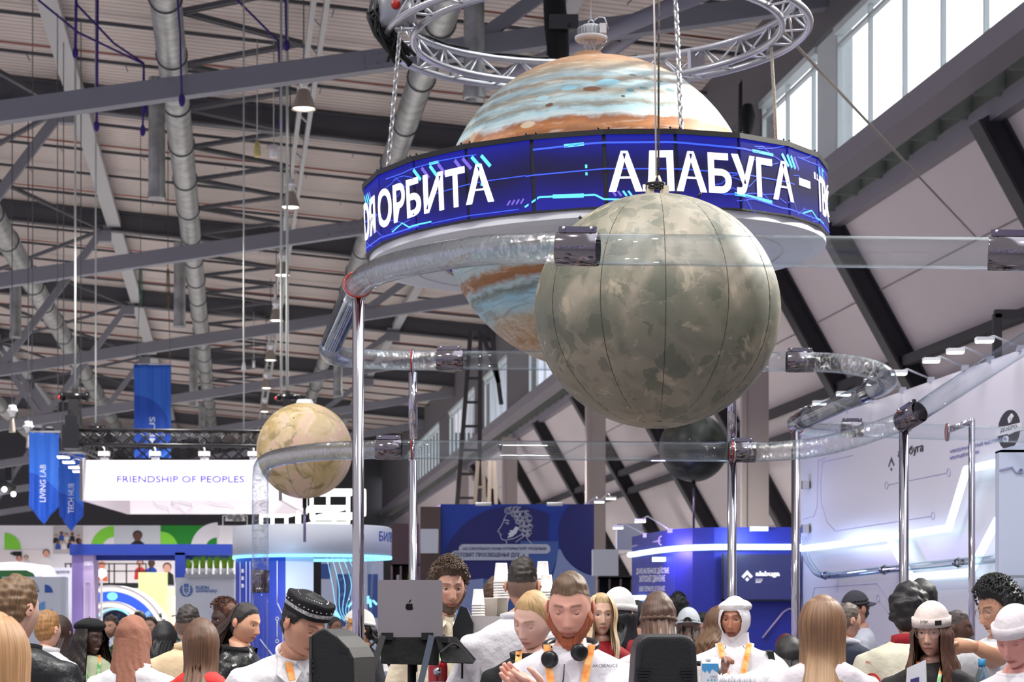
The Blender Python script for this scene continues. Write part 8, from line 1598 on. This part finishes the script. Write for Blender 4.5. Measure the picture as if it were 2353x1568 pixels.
# loudspeakers
D_ = 7.75; t = thing('loudspeaker', 'black loudspeaker seen from its side, between the skullcap and the thick left pole', 'speaker', P(762, 1440, D_)); L = t.location; zb_ = 1.05
q = [(713, 1466), (717, 1458), (737, 1446), (746, 1444), (775, 1463), (800, 1488), (812, 1512), (816, 1640), (713, 1640)]
def spk(x, y, D): return P(x, y, D) - L
mb = MB(); a = [spk(x, y, D_) for x, y in q]; c = [spk(x, y, D_) + Vector((.06, .28, 0)) for x, y in q]; n = len(q); mb.add(a + c, [tuple(range(n))[::-1], tuple(range(n, 2 * n))] + [(i, (i + 1) % n, (i + 1) % n + n, i + n) for i in range(n)]); o = mb.build('cabinet', M_rubber, t); bv = o.modifiers.new('edge', 'BEVEL'); bv.width = .008; bv.segments = 3
mb = MB(); mb.add([spk(710, 1464, D_ - .005), spk(716, 1463, D_ - .005), spk(716, 1640, D_ - .005), spk(710, 1640, D_ - .005)] + [spk(710, 1464, D_) + Vector((.05, .29, 0)), spk(716, 1463, D_) + Vector((.05, .29, 0)), spk(716, 1640, D_) + Vector((.05, .29, 0)), spk(710, 1640, D_) + Vector((.05, .29, 0))], [(0, 3, 2, 1), (4, 5, 6, 7), (0, 4, 7, 3), (1, 2, 6, 5), (0, 1, 5, 4)]); mb.build('grille', M_grille, t)
for y in (1519, 1531, 1543): mb = MB(); mb.box(spk(719, y, D_ - .004), (.012, .006, .012)); mb.build('side_button', M_gloss, t)
mb = MB(); mb.add([spk(782, 1490, D_ - .002), spk(802, 1494, D_ - .002), spk(798, 1502, D_ - .002), spk(780, 1498, D_ - .002)], [(0, 3, 2, 1)]); mb.build('handle_slot', M_gloss, t)
zt_l = P(0, 1640, D_).z; mb = MB(); mb.tube([(0, .14, zt_l - L.z), (0, .14, .35 - L.z)], .02, 10); mb.build('stand_pole', M_black, t)
for a in (.4, 2.5, 4.6): mb = MB(); mb.tube([(0, .14, .7 - L.z), (.24 * math.cos(a), .14 + .24 * math.sin(a), .02 - L.z)], .014, 8); mb.build('leg', M_black, t)
D_ = 7.2; t = thing('loudspeaker', 'black loudspeaker with rounded corners seen from its back, under the half tied brown hair', 'speaker', P(1529, 1440, D_)); L = t.location
def shape(x0t, x1t, x0b, x1b, yt, yb, r, n=7):
    o = []
    for (cx_, s_) in ((x1t - r, 0), (x0t + r, PI / 2)):
        for k in range(n + 1): w = s_ + PI / 2 * k / n; o.append((cx_ + r * math.cos(w), yt + r - r * math.sin(w)))
    o += [(x0b, yb), (x1b, yb)]; return o
def slab(poly, D0, D1, shr=1.0): 
    mb = MB(); cxm = sum(x for x, y in poly) / len(poly); cym = sum(y for x, y in poly) / len(poly); a = [spk(x, y, D0) for x, y in poly]; c = [spk(cxm + (x - cxm) * shr, cym + (y - cym) * shr, D0) + Vector((0, D1 - D0, 0)) for x, y in poly]; n = len(poly); mb.add(a + c, [tuple(range(n))[::-1], tuple(range(n, 2 * n))] + [(i, (i + 1) % n, (i + 1) % n + n, i + n) for i in range(n)]); return mb
o = slab(shape(1461, 1600, 1446, 1612, 1460, 1720, 34), 7.2, 7.42, 1.06).build('cabinet', mat('speaker_shell', (36, 36, 40), .5, bump=(150, .1)), t); bv = o.modifiers.new('edge', 'BEVEL'); bv.width = .012; bv.segments = 3
slab(shape(1477, 1586, 1466, 1594, 1474, 1710, 22), 7.194, 7.203).build('back_panel', M_rubber, t)
for s_ in (-1, 1):
    c0 = 1530 + s_ * 46
    for k in range(4): mb = MB(); mb.box(spk(c0 + s_ * 6, 1540 + k * 7, 7.19), (.052 - .006 * k, .006, .006)); mb.build('vent_rib', M_gloss, t)
zt_l = P(0, 1720, D_).z; mb = MB(); mb.tube([(0, .11, zt_l - L.z), (0, .11, .3 - L.z)], .02, 10); mb.build('stand_pole', M_black, t)
for a in (.9, 3.0, 5.1): mb = MB(); mb.tube([(0, .11, .7 - L.z), (.24 * math.cos(a), .11 + .24 * math.sin(a), .02 - L.z)], .014, 8); mb.build('leg', M_black, t)
# side counter with carton, straws, bottle
ZK = 1.268; bar('side_counter', 'black topped side counter in front of the white headscarf', .70, 1.0, 8.55, 9.05, ZK)
t = thing('milk_carton', 'blue and white drink carton with a white cap, beside the rounded loudspeaker', 'carton', (P(1630, 0, 8.65).x, 8.65, ZK)); w_, h_ = .064, .185
mb = MB(); mb.box((0, 0, h_ / 2), (w_, w_, h_)); mb.add([(-w_ / 2, -w_ / 2, h_), (w_ / 2, -w_ / 2, h_), (w_ / 2, w_ / 2, h_), (-w_ / 2, w_ / 2, h_), (-w_ / 2, 0, h_ + .022), (w_ / 2, 0, h_ + .022)], [(0, 1, 5, 4), (2, 3, 4, 5), (1, 2, 5), (3, 0, 4)]); mb.build('box', mat('carton_white', (220, 222, 230), .45), t)
mb = MB(); f_ = -w_ / 2 - .0006
def cf(poly, m_, nm):
    mb = MB(); mb.prism([(x * w_ - w_ / 2, y * h_) for x, y in poly], Vector((0, f_, 0)), XV, ZV, .0005); mb.build(nm, m_, t)
M_cb = mat('carton_blue', (70, 150, 206), .45)
cf([(0, .86), (.2, .80), (.3, .86), (.48, .78), (.62, .88), (.8, .84), (1, .80), (1, 1), (0, 1)], M_cb, 'printed_wave'); cf([(.04, .50), (.66, .50), (.66, .525), (.04, .525)], mat('carton_teal', (90, 170, 190), .45), 'printed_bar'); cf([(.74, .50), (.96, .50), (.96, .525), (.74, .525)], MATS['carton_teal'], 'printed_bar')
for x in (.38, .6, .8): cf([(x + .06 * math.cos(a), .64 + .024 * math.sin(a)) for a in [2 * PI * k / 12 for k in range(12)]], MATS['carton_teal'], 'printed_drop')
mb = MB(); text_on(mb, 'КОКОС', (.0, f_, h_ * .70), XV, ZV, .026, .007, .01, .0006)
for k in range(6): text_on(mb, 'напиток растительный', (-.028, f_, h_ * (.44 - .06 * k)), XV, ZV, .034 - .003 * (k % 2), .0045, .0, .0006)
mb.build('lettering', mat('ink_grey', (130, 130, 150), .5), t); cf([(.84 + .12 * math.cos(a), .16 + .05 * math.sin(a)) for a in [2 * PI * k / 16 for k in range(16)]], mat('carton_orange', (226, 150, 80), .5), 'printed_disc')
mb = MB(); mb.lathe([(.001, .014), (.011, .014), (.012, 0), (.001, 0)], 16, (-.006, -.014, h_ + .010)); mb.build('screw_cap', M_white, t)
t = thing('straw_box', 'bunch of white wrapped straws standing in a low black holder on the side counter', 'straws', (P(1690, 0, 8.72).x, 8.72, ZK)); mb = MB(); mb.box((0, 0, .05), (.17, .07, .10)); mb.build('holder', M_black, t); mb = MB(); rs = random.Random(6)
for k in range(240):
    x, y = rs.uniform(-.075, .075), rs.uniform(-.028, .028); mb.tube([(x, y, .08), (x + rs.gauss(0, .008), y + rs.gauss(0, .006), .135 + rs.gauss(0, .004))], .0022, 5)
o = mb.build('straws', mat('straw_white', (226, 226, 232), .5), t); o['kind'] = 'stuff'
t = thing('lidded_jar', 'clear jar with a dark lid and a bundle of white stirrers, behind the drink carton', 'jar', (P(1612, 0, 8.9).x, 8.9, ZK)); mb = MB(); mb.lathe([(.001, 0), (.03, 0), (.032, .14), (.022, .165), (.022, .175), (.019, .175), (.029, .14), (.028, .004), (.001, .004)], 20); mb.build('glass', M_pane, t); mb = MB(); mb.lathe([(.001, .19), (.022, .19), (.024, .17), (.001, .17)], 18); mb.build('lid', M_black, t)
t = thing('stirrer_cup', 'dark cup full of white paper stirrers behind the drink carton', 'cup', (P(1635, 0, 8.92).x, 8.92, ZK)); mb = MB(); mb.lathe([(.001, 0), (.036, 0), (.042, .175), (.039, .175), (.033, .004), (.001, .004)], 20); mb.build('cup', mat('smoke_dark', (40, 40, 44), .3), t); mb = MB(); rs = random.Random(12)
for k in range(90): a = rs.uniform(0, 6.28); r_ = rs.uniform(0, .036); mb.tube([(r_ * .7 * math.cos(a), r_ * .7 * math.sin(a), .02), (r_ * 1.1 * math.cos(a), r_ * 1.1 * math.sin(a), .20 + rs.gauss(0, .004))], .002, 5)
o = mb.build('stirrers', MATS['straw_white'], t); o['kind'] = 'stuff'
t = thing('plastic_cup', 'clear domed plastic cup in front of the white headscarf', 'cup', (P(1662, 0, 8.95).x, 8.95, ZK)); mb = MB(); mb.lathe([(.001, 0), (.028, 0), (.04, .15), (.044, .155), (.04, .185), (.02, .205), (.001, .207)], 24); mb.build('shell', M_pane, t)
# right side: small table with a bottle, paper bag
ZB2 = 1.25; bar('high_table', 'small high table at the lower right, under the water bottle', 1.66, 2.02, 8.42, 8.82, ZB2)
t = thing('water_bottle', 'clear water bottle with a blue cap and blue label at the lower right', 'bottle', (P(2256, 0, 8.6).x, 8.6, ZB2)); m = mat('bottle_clear', (215, 235, 245), .05, trans=.92, ior=1.2)
mb = MB(); mb.lathe([(.001, 0), (.026, 0), (.028, .01), (.0275, .13), (.026, .15), (.016, .178), (.0125, .186), (.0125, .2), (.011, .2), (.011, .186), (.024, .148), (.0255, .012), (.001, .006)], 24); mb.build('bottle', m, t); mb = MB(); mb.lathe([(.0284, .035), (.0287, .04), (.0287, .118), (.0284, .122)], 24); mb.build('label', mat('label_blue', (60, 120, 180), .4, noise=(40, (150, 190, 226))), t)
mb = MB(); v, f = text_geo('ВОДА', .01, .03); v = v / v[:, 0].max(); mb.add([(.0292 * math.sin((x - .5) * 1.1), -.0292 * math.cos((x - .5) * 1.1), .08 + y * .03) for x, y, z in v], f); mb.build('lettering', M_wtext, t)
mb = MB(); mb.lathe([(.001, .222), (.0135, .222), (.0145, .2), (.0145, .192), (.001, .192)], 20); mb.build('cap', mat('cap_blue', (40, 130, 180), .4), t)
t = thing('paper_bag', 'white paper sheet bag with a dark printed mark, held below the white turned-up cap', 'bag', P(2103, 1570, 8.74)); L = t.location; a, b_, c, d = (P(x, y, 8.72) - L for x, y in ((2084, 1536), (2126, 1517), (2130, 1640), (2078, 1640))); mb = MB(); dn = Vector((.01, .035, 0)); mb.add([a, b_, c, d, a + dn, b_ + dn, c + dn, d + dn], [(0, 3, 2, 1), (4, 5, 6, 7), (0, 4, 7, 3), (1, 2, 6, 5), (3, 7, 6, 2)]); mb.build('bag', mat('bag_white', (228, 228, 236), .5), t)
mb = MB(); q = [P(x, y, 8.715) - L for x, y in ((2092, 1562), (2112, 1556), (2112, 1590), (2092, 1590))]; mb.add(q, [(0, 3, 2, 1)]); mb.build('printed_mark', mat('mark_navy', (60, 60, 120), .5), t)
